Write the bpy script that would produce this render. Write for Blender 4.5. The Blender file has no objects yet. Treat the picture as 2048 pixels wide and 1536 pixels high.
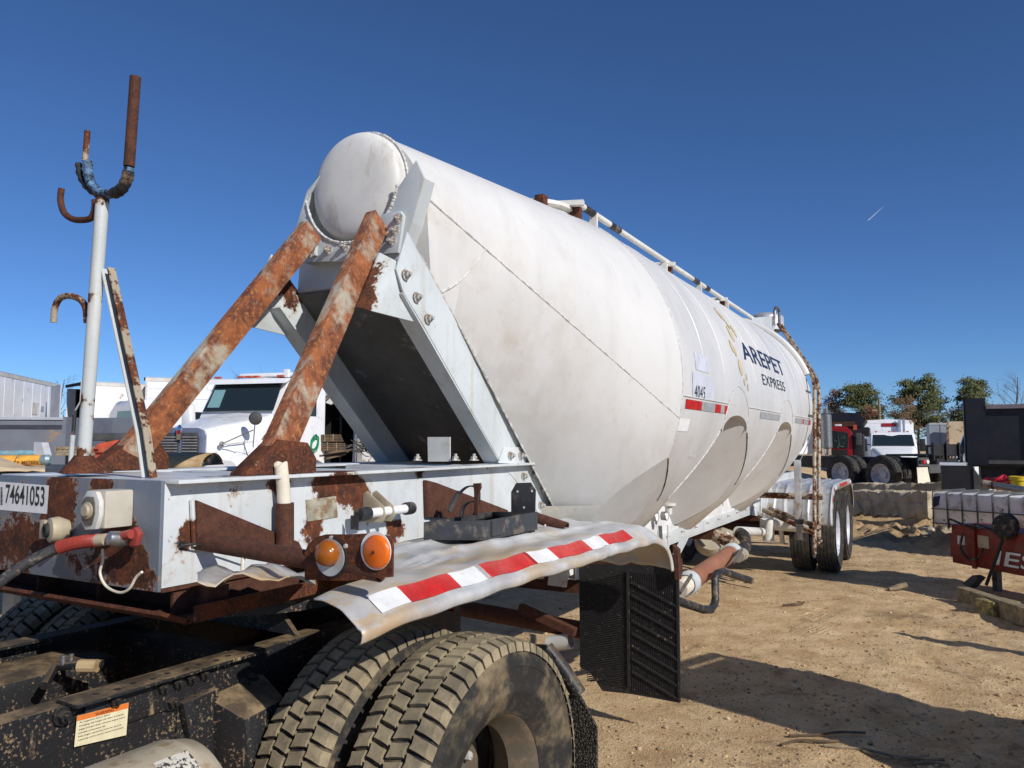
import bpy, bmesh, math, random
import numpy as np
from mathutils import Vector, Matrix, Euler
random.seed(7)
R = math.radians
scene = bpy.context.scene
col = scene.collection
# ---------------------------------------------------------------- camera
F, H = 1538.0, 1.7
YAW, PITCH = math.atan(860/1542.4), math.atan(117/1538)
cam = bpy.data.cameras.new('camera'); camo = bpy.data.objects.new('camera', cam); col.objects.link(camo)
cam.sensor_width = 36; cam.lens = 36*F/2048; cam.clip_start = .05; cam.clip_end = 3000
camo.location = (0, 0, H); camo.rotation_euler = (math.pi/2+PITCH, 0, YAW)
scene.camera = camo
# ---------------------------------------------------------------- light
ELEV, AZ = 31, 110          # sun: degrees above horizon, compass degrees from +Y towards +X
sund = Vector((math.sin(R(AZ))*math.cos(R(ELEV)), math.cos(R(AZ))*math.cos(R(ELEV)), math.sin(R(ELEV))))
w = bpy.data.worlds.new('World'); scene.world = w; w.use_nodes = True
nt = w.node_tree; nt.nodes.clear()
sky = nt.nodes.new('ShaderNodeTexSky'); sky.sky_type = 'NISHITA'; sky.sun_disc = False
sky.sun_elevation = R(ELEV); sky.sun_rotation = R(AZ)
sky.altitude = 0; sky.air_density = .7; sky.dust_density = 0.0; sky.ozone_density = 10.0
bg = nt.nodes.new('ShaderNodeBackground'); bg.inputs['Strength'].default_value = .104
wo = nt.nodes.new('ShaderNodeOutputWorld')
nt.links.new(sky.outputs[0], bg.inputs[0]); nt.links.new(bg.outputs[0], wo.inputs[0])
sl = bpy.data.lights.new('sun', 'SUN'); sl.energy = 4.4; sl.angle = R(.5); sl.color = (1, .955, .89)
so = bpy.data.objects.new('sun', sl); col.objects.link(so); so.rotation_euler = sund.to_track_quat('Z', 'Y').to_euler()
so.location = (30, -10, 30)
vs = scene.view_settings; vs.view_transform = 'Standard'; vs.look = 'None'; vs.gamma = 1; vs.use_curve_mapping = False
vs.exposure = 0.0
# ---------------------------------------------------------------- pixel -> point on a real plane
_fw = Vector((-math.sin(YAW)*math.cos(PITCH), math.cos(YAW)*math.cos(PITCH), math.sin(PITCH)))
_rt = Vector((math.cos(YAW), math.sin(YAW), 0)); _up = _rt.cross(_fw)
def W(x, y, X=None, Y=None, Z=None, D=None):
    d = _fw + _rt*((x-1024)/F) - _up*((y-768)/F)
    t = D if D is not None else X/d.x if X is not None else Y/d.y if Y is not None else (Z-H)/d.z
    return Vector((0, 0, H)) + d*t
# ---------------------------------------------------------------- mesh helpers
class MB:
    def __init__(s): s.v = []; s.f = []
    def add(s, vs, fs, M=None):
        o = len(s.v)
        s.v += [tuple(M @ Vector(p)) if M else tuple(p) for p in vs]
        s.f += [tuple(i+o for i in f) for f in fs]; return s
    def box(s, x0, x1, y0, y1, z0, z1, M=None):
        v = [(x, y, z) for z in (z0, z1) for y in (y0, y1) for x in (x0, x1)]
        return s.add(v, [(0,2,3,1),(4,5,7,6),(0,1,5,4),(2,6,7,3),(0,4,6,2),(1,3,7,5)], M)
    def beam(s, p, q, wd, ht, side=None):
        p, q = Vector(p), Vector(q); d = (q-p).normalized()
        a = Vector(side) if side else (Vector((0,0,1)).cross(d) if abs(d.z) < .95 else Vector((1,0,0)))
        a = (a - d*a.dot(d)).normalized(); b = d.cross(a)
        v = [e + a*(i*wd/2) + b*(j*ht/2) for e in (p, q) for j in (-1, 1) for i in (-1, 1)]
        return s.add(v, [(0,2,3,1),(4,5,7,6),(0,1,5,4),(2,6,7,3),(0,4,6,2),(1,3,7,5)])
    def prism(s, poly, vec):
        poly = [Vector(p) for p in poly]; vec = Vector(vec); n = len(poly)
        nrm = Vector((0,0,0))
        for i in range(n): nrm += (poly[i]-poly[0]).cross(poly[(i+1)%n]-poly[0])
        if nrm.dot(vec) > 0: poly.reverse()
        v = poly + [p+vec for p in poly]
        f = [tuple(range(n)), tuple(range(2*n-1, n-1, -1))] + [(i, i+n, (i+1)%n+n, (i+1)%n) for i in range(n)]
        return s.add(v, f)
    def tube(s, pts, r, seg=12, cap=True, closed=False):
        pts = [Vector(p) for p in pts]; n = len(pts); rr = r if isinstance(r, (list, tuple)) else [r]*n
        o = len(s.v); ref = None
        for i, p in enumerate(pts):
            d = (pts[min(i+1, n-1)]-pts[max(i-1, 0)])
            if closed: d = pts[(i+1)%n]-pts[i-1]
            d.normalize()
            if ref is None: ref = d.orthogonal().normalized()
            ref = (ref - d*ref.dot(d)).normalized(); b = d.cross(ref)
            for k in range(seg):
                a = 2*math.pi*k/seg
                s.v.append(tuple(p + (ref*math.cos(a)+b*math.sin(a))*rr[i]))
        m = n if closed else n-1
        for i in range(m):
            j = (i+1) % n
            for k in range(seg):
                l = (k+1) % seg
                s.f.append((o+i*seg+k, o+i*seg+l, o+j*seg+l, o+j*seg+k))
        if cap and not closed:
            s.f.append(tuple(o+k for k in range(seg-1, -1, -1))); s.f.append(tuple(o+(n-1)*seg+k for k in range(seg)))
        return s
    def pipe(s, pts, r, t=.004, seg=14):          # open ended pipe with a wall
        pts = [Vector(p) for p in pts]; o = len(s.v)
        s.tube(pts, r, seg, cap=False); o2 = len(s.v); k0 = len(s.f)
        s.tube(pts, r-t, seg, cap=False)
        for i in range(k0, len(s.f)): s.f[i] = tuple(reversed(s.f[i]))
        n = len(pts)
        for e, fl in ((0, 1), (n-1, 0)):
            for k in range(seg):
                l = (k+1) % seg
                q = (o+e*seg+k, o+e*seg+l, o2+e*seg+l, o2+e*seg+k)
                s.f.append(q[::-1] if fl else q)
        return s
    def lathe(s, prof, c=(0,0,0), axis=(0,0,1), seg=24, a0=0, a1=2*math.pi):
        c = Vector(c); ax = Vector(axis).normalized(); u = ax.orthogonal().normalized(); w_ = ax.cross(u); o = len(s.v)
        full = abs(a1-a0-2*math.pi) < 1e-6; ns = seg if full else seg+1
        for r, h in prof:
            for k in range(ns):
                a = a0+(a1-a0)*k/seg
                s.v.append(tuple(c + ax*h + (u*math.cos(a)+w_*math.sin(a))*r))
        for i in range(len(prof)-1):
            for k in range(seg):
                l = (k+1) % ns
                s.f.append((o+i*ns+k, o+i*ns+l, o+(i+1)*ns+l, o+(i+1)*ns+k))
        return s
    def cyl(s, p, q, r, seg=16):
        return s.tube([p, q], r, seg)
    def grid(s, rows, flip=False):               # list of equal length rows of points
        o = len(s.v); n = len(rows[0])
        for r in rows: s.v += [tuple(p) for p in r]
        for i in range(len(rows)-1):
            for j in range(n-1):
                q = (o+i*n+j, o+i*n+j+1, o+(i+1)*n+j+1, o+(i+1)*n+j)
                s.f.append(q[::-1] if flip else q)
        return s
    def mesh(s, name, off=(0,0,0), bevel=0, smooth=32, weld=0, recalc=True):
        me = bpy.data.meshes.new(name); off = Vector(off)
        me.from_pydata([tuple(Vector(p)-off) for p in s.v], [], s.f)
        bm = bmesh.new(); bm.from_mesh(me)
        if weld: bmesh.ops.remove_doubles(bm, verts=bm.verts, dist=weld)
        if recalc: bmesh.ops.recalc_face_normals(bm, faces=bm.faces)
        if bevel:
            es = [e for e in bm.edges if len(e.link_faces) == 2 and e.calc_face_angle(0) > R(40)]
            bmesh.ops.bevel(bm, geom=es, offset=bevel, segments=2, affect='EDGES', clamp_overlap=True, profile=.6)
        bm.to_mesh(me); bm.free()
        for p in me.polygons: p.use_smooth = True
        me.set_sharp_from_angle(angle=R(smooth))
        return me
OFF = {}
def tag(o, label=None, cat=None, group=None, kind=None):
    if label: o['label'] = label
    if cat: o['category'] = cat
    if group: o['group'] = group
    if kind: o['kind'] = kind
    return o
def thing(name, label, cat, loc=(0,0,0), rz=0, group=None, local=False):
    o = bpy.data.objects.new(name, None); col.objects.link(o); o.location = loc; o.rotation_euler = (0,0,rz)
    o.empty_display_size = .2
    OFF[o.name] = Vector((0,0,0)) if local else Vector(loc)
    return tag(o, label, cat, group)
def part(name, mb, m, parent=None, bevel=0, smooth=32, label=None, weld=0, recalc=True, kind=None):
    off = OFF[parent.name] if parent else Vector((0,0,0))
    me = mb if isinstance(mb, bpy.types.Mesh) else mb.mesh(name, off, bevel, smooth, weld, recalc)
    if m and not me.materials: me.materials.append(m)
    o = bpy.data.objects.new(name, me); col.objects.link(o)
    if parent: o.parent = parent
    OFF[o.name] = off
    if label: o['label'] = label
    if kind: o['kind'] = kind
    return o
def solo(name, mb, m, label, cat, group=None, loc=None, **k):    # a thing that is one mesh, origin at its base
    if loc is None:
        z0 = min(p[2] for p in mb.v); n = len(mb.v)
        loc = (sum(p[0] for p in mb.v)/n, sum(p[1] for p in mb.v)/n, z0)
    OFF['_t'] = Vector(loc)
    me = mb.mesh(name, loc, k.get('bevel', 0), k.get('smooth', 32), k.get('weld', 0), k.get('recalc', True))
    me.materials.append(m); o = bpy.data.objects.new(name, me); col.objects.link(o); o.location = loc
    return tag(o, label, cat, group, k.get('kind'))
def place(name, me, parent, M):                   # shared mesh as a part, at world matrix M
    o = bpy.data.objects.new(name, me); col.objects.link(o); o.parent = parent
    o.matrix_local = Matrix.Translation(-OFF[parent.name]) @ M; OFF[o.name] = OFF[parent.name]
    return o
def copy_tree(o, parent=None):
    c = o.copy(); col.objects.link(c); OFF[c.name] = OFF.get(o.name, Vector((0,0,0)))
    if parent: c.parent = parent
    for ch in list(o.children): copy_tree(ch, c)
    return c
def basis(nrm, p, up=(0,0,1)):
    z = Vector(nrm).normalized(); u = Vector(up)
    if abs(z.dot(u)) > .99: u = Vector((0,1,0))
    x = u.cross(z).normalized(); y = z.cross(x)
    M = Matrix((x, y, z)).transposed().to_4x4(); M.translation = Vector(p); return M
def arc(c, r, a0, a1, n, u=(1,0,0), v=(0,0,1)):
    c, u, v = Vector(c), Vector(u), Vector(v)
    return [c+(u*math.cos(a)+v*math.sin(a))*r for a in (R(a0+(a1-a0)*i/n) for i in range(n+1))]
def smooth_path(pts, n=6):                         # Catmull-Rom
    P = [Vector(p) for p in pts]; P = [2*P[0]-P[1]] + P + [2*P[-1]-P[-2]]; out = []
    for i in range(1, len(P)-2):
        for k in range(n):
            t = k/n; a, b, c, d = P[i-1], P[i], P[i+1], P[i+2]
            out.append(.5*((2*b)+(c-a)*t+(2*a-5*b+4*c-d)*t*t+(3*b-a-3*c+d)*t**3))
    out.append(P[-2]); return out
# ---------------------------------------------------------------- material helpers
def s2l(c):
    return tuple((x/12.92 if x <= .04045 else ((x+.055)/1.055)**2.4) for x in (v/255 for v in c))
class NT:
    def __init__(s, name):
        s.m = bpy.data.materials.new(name); s.m.use_nodes = True; s.t = s.m.node_tree
        s.b = s.t.nodes['Principled BSDF']; s.tc = s.t.nodes.new('ShaderNodeTexCoord'); s.co = s.tc.outputs['Object']
    def n(s, ty, **k):
        x = s.t.nodes.new(ty)
        for a, v in k.items():
            if a[0] == '_': x.inputs[int(a[1:])].default_value = v if not hasattr(v, 'is_linked') else 0
            else: setattr(x, a, v)
        return x
    def lk(s, a, b): s.t.links.new(a, b)
    def val(s, sock, v):
        if hasattr(v, 'is_linked'): s.lk(v, sock)
        else: sock.default_value = v
    def noise(s, scale, detail=4, rough=.55, stretch=None, off=(0,0,0), dist=0, co=None):
        x = s.n('ShaderNodeTexNoise'); x.inputs['Scale'].default_value = scale; x.inputs['Detail'].default_value = detail
        x.inputs['Roughness'].default_value = rough; x.inputs['Distortion'].default_value = dist
        mp = s.n('ShaderNodeMapping'); mp.inputs['Location'].default_value = off
        if stretch: mp.inputs['Scale'].default_value = stretch
        s.lk(co or s.co, mp.inputs[0]); s.lk(mp.outputs[0], x.inputs['Vector']); return x.outputs['Fac']
    def math(s, op, a, b=0, c=None, clamp=False):
        x = s.n('ShaderNodeMath', operation=op, use_clamp=clamp); s.val(x.inputs[0], a); s.val(x.inputs[1], b)
        if c is not None: s.val(x.inputs[2], c)
        return x.outputs[0]
    def ramp(s, v, lo, hi, a=0., b=1.):
        x = s.n('ShaderNodeMapRange', interpolation_type='SMOOTHSTEP'); s.val(x.inputs[0], v)
        x.inputs[1].default_value = lo; x.inputs[2].default_value = hi; x.inputs[3].default_value = a; x.inputs[4].default_value = b
        return x.outputs[0]
    def mix(s, f, a, b):
        x = s.n('ShaderNodeMix', data_type='RGBA'); s.val(x.inputs[0], f)
        for i, c in ((6, a), (7, b)):
            if hasattr(c, 'is_linked'): s.lk(c, x.inputs[i])
            else: x.inputs[i].default_value = (*c, 1)
        return x.outputs[2]
    def bump(s, h, strength=.3, dist=.01, prev=None):
        x = s.n('ShaderNodeBump'); x.inputs['Strength'].default_value = strength; x.inputs['Distance'].default_value = dist
        s.lk(h, x.inputs['Height'])
        if prev: s.lk(prev, x.inputs['Normal'])
        return x.outputs[0]
    def near(s, p, rad, soft=1.):                  # 1 at p, 0 at radius
        x = s.n('ShaderNodeVectorMath', operation='DISTANCE'); s.lk(s.co, x.inputs[0]); x.inputs[1].default_value = p
        return s.ramp(x.outputs['Value'], 0, rad, 1, 0)
    def out(s, color=None, rough=None, metal=None, normal=None, spec=None, coat=None):
        for nm, v in (('Base Color', color), ('Roughness', rough), ('Metallic', metal), ('Normal', normal), ('Specular IOR Level', spec), ('Coat Weight', coat)):
            if v is None: continue
            sk = s.b.inputs[nm]
            if isinstance(v, tuple): v = (*v[:3], 1)
            s.val(sk, v)
        return s.m
MATS = {}
def plain(name, c, rough=.5, metal=0, var=.12, scale=8, bump=.1, dirt=0, dirtc=(150,125,95), spec=.5, lin=False):
    if name in MATS: return MATS[name]
    t = NT(name); c = c if lin else s2l(c)
    n1 = t.noise(scale, 5); dark = tuple(x*(1-2*var) for x in c); lite = tuple(min(1, x*(1+var)) for x in c)
    cc = t.mix(t.ramp(n1, .3, .7), dark, lite)
    if dirt:
        n2 = t.noise(scale*1.7, 7, .65, off=(3,1,7)); cc = t.mix(t.ramp(n2, .62-dirt*.4, .75-dirt*.3), cc, s2l(dirtc))
    r = t.ramp(t.noise(scale*3, 3), .3, .7, max(0, rough-.08), min(1, rough+.1))
    MATS[name] = t.out(cc, r, metal, t.bump(t.noise(scale*6, 4), bump, .004), spec)
    return MATS[name]
RUST = [(96,52,30), (58,34,24), (140,78,40)]
def rusty(name, paint, amount=.3, scale=6, patches=(), pr=.4, off=(0,0,0), rust=RUST, streak=True, dirt=.15, root=(0,0,0), soft=.03, stretch=None):
    """paint with rust showing through where a noise passes a threshold, and round given spots"""
    t = NT(name); c = s2l(paint)
    n1 = t.noise(scale, 8, .62, off=off, stretch=stretch); n2 = t.noise(scale*5, 6, .7, off=(5,2,1), stretch=stretch)
    m = t.math('ADD', t.math('MULTIPLY', n1, .60), t.math('MULTIPLY', n2, .40))
    for p, r in patches:
        m = t.math('ADD', m, t.math('MULTIPLY', t.near(tuple(Vector(p)-Vector(root)), r), .27))
    th = .72-amount*.45
    mask = t.ramp(m, th-soft*.5, th+soft); edge = t.ramp(m, th-.05, th)
    rc = t.mix(t.ramp(t.noise(scale*2.5, 6, .6, off=(9,9,2)), .35, .65), s2l(rust[1]), s2l(rust[0]))
    rc = t.mix(t.ramp(t.noise(scale*9, 5, .7, off=(1,4,2)), .5, .72), rc, s2l(rust[2]))
    pc = t.mix(t.ramp(t.noise(scale*.8, 5), .35, .7), tuple(x*.86 for x in c), c)
    if streak:
        st = t.noise(14, 4, .6, stretch=(1,1,.06)); pc = t.mix(t.math('MULTIPLY', t.ramp(st, .52, .75), .35), pc, s2l((165,135,100)))
    if dirt:
        pc = t.mix(t.math('MULTIPLY', t.ramp(t.noise(scale*3, 7, .7, off=(7,7,7)), .52, .75), dirt*2), pc, s2l((150,130,105)))
    pc = t.mix(t.math('MULTIPLY', edge, .4), pc, s2l((178,150,118)))
    sk = t.math('MULTIPLY', t.ramp(t.noise(scale*9, 3, .6, off=(3,8,5)), .69, .73), t.ramp(t.noise(scale*.7, 3, off=(1,6,3)), .42, .6))
    pc = t.mix(sk, pc, s2l((92,62,46)))
    cc = t.mix(mask, pc, rc)
    h = t.math('ADD', t.math('MULTIPLY', mask, -.6), t.math('MULTIPLY', t.noise(scale*14, 4, .6), t.math('ADD', .12, t.math('MULTIPLY', mask, .7))))
    return t.out(cc, t.math('ADD', pr, t.math('MULTIPLY', mask, .45), clamp=True), 0, t.bump(h, .55, .006), .4)
# ---------------------------------------------------------------- ground
def vnoise(x, y, seed=0):
    xi = np.floor(x).astype(np.int64); yi = np.floor(y).astype(np.int64); fx = x-xi; fy = y-yi
    def h(a, b):
        n = (a*374761393 + b*668265263 + seed*974711) & 0x7fffffff
        n = (n ^ (n >> 13))*1274126177 & 0x7fffffff
        return ((n ^ (n >> 16)) & 0xffff)/65535.0
    u = fx*fx*(3-2*fx); v = fy*fy*(3-2*fy)
    return (h(xi,yi)*(1-u)+h(xi+1,yi)*u)*(1-v) + (h(xi,yi+1)*(1-u)+h(xi+1,yi+1)*u)*v - .5
def sstep(a, b, t):
    t = np.clip((t-a)/(b-a), 0, 1); return t*t*(3-2*t)
def gz(x, y):
    x = np.asarray(x, float); y = np.asarray(y, float)
    z = .10*vnoise(x*.35, y*.35, 1) + .05*vnoise(x*1.1, y*1.1, 2) + .022*vnoise(x*2.9+y*.6, y*2.9, 3) + .018*vnoise(x*7, y*7, 4)
    z += .012*vnoise(x*15, y*15, 5)*(.4+1.6*np.clip(.5+1.6*vnoise(x*.9, y*.9, 31), 0, 1))
    z += -.035*np.exp(-((x+.15+.12*np.sin(y*.6))/.22)**2)*sstep(2, 4, y)*(.6+.8*vnoise(y*.8, x*0, 8))     # old ruts
    z += -.03*np.exp(-((x-1.5-.1*y*.35+.5)/.25)**2)*sstep(2, 5, y)
    # churned mound in front of the concrete blocks
    m = np.exp(-((y-14.6+.35*x)/1.1)**2)*sstep(-4, -2, x)*(1-sstep(3.5, 5, x))
    z += m*(.24+.28*vnoise(x*1.6, y*1.6, 11)+.16*vnoise(x*4.2, y*4.2, 12)+.15*vnoise(x*9, y*9, 13)+.09*vnoise(x*19, y*19, 14))
    # higher yard beyond the blocks
    z += .34*sstep(16.6, 17.6, y+.42*x)*sstep(-9, -5, x) - 1.0*sstep(27, 33, y+.42*x)*sstep(-9, -5, x)
    near = np.exp(-((x+2.3)/1.7)**4)*np.exp(-((y-7)/8)**4)
    return z*(1-.6*near) - .01
def axis(lo, hi, d0, a, b, g=1.14, far=900):
    xs = list(np.arange(a, b+1e-6, d0)); s = d0
    while xs[-1] < far: s *= g; xs.append(xs[-1]+s)
    s = d0; pre = [a]
    while pre[-1] > -far: s *= g; pre.append(pre[-1]-s)
    return np.array(pre[:0:-1]+xs)
gx = axis(0, 0, .035, -2.6, 5.2); gy = axis(0, 0, .04, 2.6, 17.5)
GX, GY = np.meshgrid(gx, gy)
GZ = gz(GX, GY)
d2 = np.sqrt(GX**2+GY**2); GZ = np.where(d2 > 60, GZ*np.exp(-(d2-60)/40), GZ)
# tyre print pressed in the dirt
def pressed(cx, cy, ang, L, nrib):
    global GZ
    u = (GX-cx)*math.cos(ang)+(GY-cy)*math.sin(ang); v = -(GX-cx)*math.sin(ang)+(GY-cy)*math.cos(ang)
    m = sstep(-.13, -.11, u)*(1-sstep(.11, .13, u))*sstep(-L, -L*.6, v)*(1-sstep(L*.6, L, v))
    GZ = GZ + m*(-.012 + .014*np.maximum(0, np.cos(u*2*math.pi/.055))**3*(.5+.5*np.sign(np.sin(v*60))*.6))
_p = W(1640, 1225, Z=0); pressed(_p.x, _p.y, -.25, .9, 4)
ny, nx = GX.shape
gv = np.stack([GX.ravel(), GY.ravel(), GZ.ravel()], 1)
ii = (np.arange(ny-1)[:,None]*nx+np.arange(nx-1)[None,:]).ravel()
gf = np.stack([ii, ii+1, ii+nx+1, ii+nx], 1)
gm = bpy.data.meshes.new('ground'); gm.vertices.add(len(gv)); gm.vertices.foreach_set('co', gv.ravel().astype(np.float32))
gm.loops.add(gf.size); gm.loops.foreach_set('vertex_index', gf.ravel().astype(np.int32))
gm.polygons.add(len(gf)); gm.polygons.foreach_set('loop_start', np.arange(0, gf.size, 4, dtype=np.int32))
gm.polygons.foreach_set('loop_total', np.full(len(gf), 4, np.int32)); gm.update(); gm.validate()
for p in gm.polygons: p.use_smooth = True
def ground_mat():
    t = NT('sandy_dirt'); co = t.co
    a = t.noise(.5, 6, .6); b = t.noise(3.2, 8, .65, off=(4,1,0)); c = t.noise(26, 6, .7, off=(2,2,2)); e = t.noise(95, 3, .6)
    base = t.mix(t.ramp(b, .34, .66), s2l((192,160,118)), s2l((222,193,150)))
    base = t.mix(t.math('MULTIPLY', t.ramp(a, .46, .68), .55), base, s2l((214,186,144)))
    base = t.mix(t.math('MULTIPLY', t.ramp(t.noise(1.4, 8, .7, off=(8,3,0), dist=.8), .56, .68), .8), base, s2l((140,112,82)))
    base = t.mix(t.math('MULTIPLY', t.ramp(c, .58, .7), .55), base, s2l((98,74,52)))
    base = t.mix(t.math('MULTIPLY', t.ramp(e, .66, .72), .7), base, s2l((215,195,165)))
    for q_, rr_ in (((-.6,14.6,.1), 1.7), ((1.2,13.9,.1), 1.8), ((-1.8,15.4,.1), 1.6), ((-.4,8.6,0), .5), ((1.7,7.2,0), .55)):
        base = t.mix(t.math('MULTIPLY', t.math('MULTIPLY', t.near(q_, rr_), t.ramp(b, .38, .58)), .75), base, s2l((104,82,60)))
    h = t.math('ADD', t.math('MULTIPLY', c, .6), t.math('MULTIPLY', e, .4))
    n = t.bump(b, .5, .06); n = t.bump(h, 1.0, .035, n)
    wv = t.n('ShaderNodeTexWave', wave_type='BANDS', bands_direction='X'); wv.inputs['Scale'].default_value = 6.5; wv.inputs['Distortion'].default_value = .8; wv.inputs['Detail'].default_value = 2
    mp = t.n('ShaderNodeMapping'); mp.inputs['Rotation'].default_value = (0,0,.34); t.lk(t.co, mp.inputs[0]); t.lk(mp.outputs[0], wv.inputs['Vector'])
    pt = W(1640, 1228, Z=0); q2 = W(1600, 1300, Z=0)
    m = t.math('MAXIMUM', t.near(tuple(pt), .3), t.near(tuple(pt.lerp(q2, .45)), .26)); m = t.ramp(m, .1, .6)
    n = t.bump(t.math('MULTIPLY', wv.outputs['Fac'], m), .38, .02, n)
    return t.out(base, .95, 0, n, .15)
gm.materials.append(ground_mat())
go = bpy.data.objects.new('ground', gm); col.objects.link(go); go['kind'] = 'structure'
def gzs(x, y): return float(gz(x, y))

# ================================================================ the tank trailer
XC = -2.53; ZC, RT = 2.08, 1.19; XR, XL = -2.10, -2.96
T0 = Vector((XC, 7, 0))
trailer = thing('tank_trailer', 'long white dry bulk tank semi-trailer with three hoppers on a rusty gooseneck frame', 'tank trailer', T0)
rel = lambda p: tuple(Vector(p)-T0)
def tank_mat():
    t = NT('tank_white'); c = s2l((211,210,207))
    n = t.noise(.9, 6, .6); st = t.noise(7, 5, .65, stretch=(.8,1,.05)); fine = t.noise(24, 6, .65, stretch=(1,1,.35))
    cc = t.mix(t.ramp(n, .35, .7), tuple(x*.91 for x in c), c)
    cc = t.mix(t.math('MULTIPLY', t.ramp(st, .46, .74), .26), cc, s2l((178,174,167)))
    cc = t.mix(t.math('MULTIPLY', t.ramp(fine, .56, .76), .3), cc, s2l((175,168,158)))
    # grime lies towards the front cone's edges and welds
    for p, r, a in (((-1.75,3.35,2.3), .7, .55), ((-2.2,3.0,2.75), .35, .6), ((-1.9,3.6,1.9), .8, .25), ((-1.4,4.45,1.5), .6, .22)):
        cc = t.mix(t.math('MULTIPLY', t.math('MULTIPLY', t.near(rel(p), r), t.ramp(t.noise(5, 6, .65, off=p), .42, .68)), a), cc, s2l((172,158,136)))
    sp = t.noise(70, 2, .5); cc = t.mix(t.math('MULTIPLY', t.ramp(sp, .75, .79), .5), cc, s2l((120,112,105)))
    h = t.noise(2.2, 3, .5, stretch=(1,1.6,.8))
    nb = t.bump(h, .3, .05); nb = t.bump(t.noise(60, 3), .06, .002, nb)
    return t.out(cc, t.ramp(n, .3, .7, .33, .5), 0, nb, .4)
M_tank = tank_mat()
M_frame = rusty('frame_paint', (206,211,212), .03, 5, [(p, r) for p, r in (
    ((XR,2.28,1.50), .20), ((XR,2.20,1.37), .14), ((XR,2.52,1.42), .16), ((XR,2.44,1.52), .13), ((XR,1.62,1.33), .16), ((XR,1.66,1.42), .08), ((XR,2.05,1.56), .12),
    ((XR,2.3,1.56), .14), ((-2.15,1.85,1.585), .2), ((-2.9,1.85,1.585), .25), ((-2.6,1.65,1.585), .22), ((-2.13,2.35,1.585), .16), ((-2.1,2.9,1.59), .12), ((-2.1,3.5,1.59), .1), ((XR,2.4,1.30), .10), ((XR,2.72,1.32), .12))], root=T0)
M_leg = rusty('leg_paint', (203,210,211), .06, 5, [((-2.2,2.5,2.35), .16), ((-2.2,2.55,2.55), .2), ((-2.95,2.9,2.5), .3)], root=T0, dirt=.1)
M_gus = rusty('gusset_paint', (203,210,211), .12, 9, [((-2.21,2.5,2.30), .22), ((-2.21,2.52,2.42), .22), ((-2.2,2.6,2.52), .2), ((-2.86,2.5,2.4), .3), ((-2.86,2.6,2.55), .3)], root=T0)
M_plate = rusty('plate_paint', (108,116,128), .14, 6, [((-2.62,1.55,1.52), .16), ((-2.66,1.55,1.42), .18), ((-2.9,1.55,1.28), .34), ((-2.45,1.55,1.29), .22),
    ((-2.3,1.55,1.44), .13), ((-2.24,1.55,1.36), .14), ((-2.15,1.55,1.27), .12), ((-2.4,1.55,1.56), .1), ((-2.25,1.55,1.31), .12)], root=T0, off=(2,5,1))
M_rust = rusty('heavy_rust', (165,160,150), .78, 9, off=(3,3,3))
M_brown = rusty('brown_rust_steel', (150,130,110), .95, 12, off=(6,2,3), rust=[(86,52,38), (66,40,30), (108,64,42)])
M_strut = rusty('strut_rust', (180,176,160), .60, 6.0, off=(1,7,4), soft=.08, stretch=(1,.42,.42), rust=[(152,90,54), (98,58,42), (186,126,78)])
M_pipewhite = rusty('weathered_white', (214,214,208), .22, 7, off=(8,1,1))
M_hand = rusty('handrail_white', (226,224,216), .12, 7, off=(4,1,1))
M_ladder = rusty('ladder_rust', (168,158,138), .5, 9, off=(2,8,1))
M_black = plain('black_steel', (42,43,46), .55, 0, .2, 10, .15, .25, (120,105,85))
M_rubber = plain('black_rubber', (34,34,35), .75, 0, .15, 12, .2, .3, (120,100,75))
M_weld = plain('weld_bead', (205,203,198), .5, 0, .2, 40, .4)
M_bolt = plain('bolt_paint', (190,190,184), .45, 0, .25, 30, .2, .35, (120,80,50))
M_steel = plain('bare_steel', (150,150,150), .38, .8, .12, 20, .1, .2)
M_alu = plain('aluminium_sheet', (196,197,198), .42, .35, .12, 6, .12, .25, (165,145,115))
M_cream = plain('cream_plastic', (226,216,196), .5, 0, .06, 12, .06, .12, (150,120,90))
M_white = plain('white_paint', (228,229,228), .35, 0, .04, 4, .03, .06)
M_red = plain('red_tape', (196,34,26), .3, 0, .1, 14, .03)
M_wtape = plain('white_tape', (228,228,226), .3, 0, .05, 14, .03, .08)
M_gtape = plain('grey_tape', (165,168,170), .4, 0, .12, 20, .03, .15)
M_navy = plain('navy_letters', (34,42,74), .4, 0, .05)
M_ink = plain('black_letters', (24,24,28), .4, 0, .05)
M_gold = plain('gold_dots', (206,190,146), .4, 0, .05)
M_sticker = plain('pale_sticker', (205,208,216), .4, 0, .06, 12, .02)
M_paper = plain('white_label', (232,232,230), .5, 0, .04, 20, .02)

# --- tank body: eccentric front cone + barrel + rear cone, hopper valleys cut away
def ring_circle():
    a = [90-(90+11.4)*i/22 for i in range(23)] + [-11.4-(68.8-11.4)*i/16 for i in range(1, 17)] + [-68.8-(90-68.8)*i/5 for i in range(1, 6)]
    return [(RT*math.cos(R(x)), ZC+RT*math.sin(R(x))) for x in a]
def ring_front(zb, r=.285, zc=2.985):
    o = []
    for i in range(23):
        a = 90-96*i/22; k = i/22
        x, z = r*math.cos(R(a)), zc+r*math.sin(R(a)); o.append((x+.117*k*k, z-.075*k*k))
    x0, z0 = o[-1]
    for i in range(1, 17): k = i/16; o.append((x0+(.43-x0)*k, z0+(zb-z0)*k))
    for i in range(1, 6): o.append((.43*(1-i/5), zb))
    return o
def full(r):  # mirror to a closed ring
    return [(x, z) for x, z in r] + [(-x, z) for x, z in reversed(r[1:-1])]
circ = ring_circle(); ctrunc = [(x, max(z, 1.13)) if abs(x) < .44 else (x, z) for x, z in circ]
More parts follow.
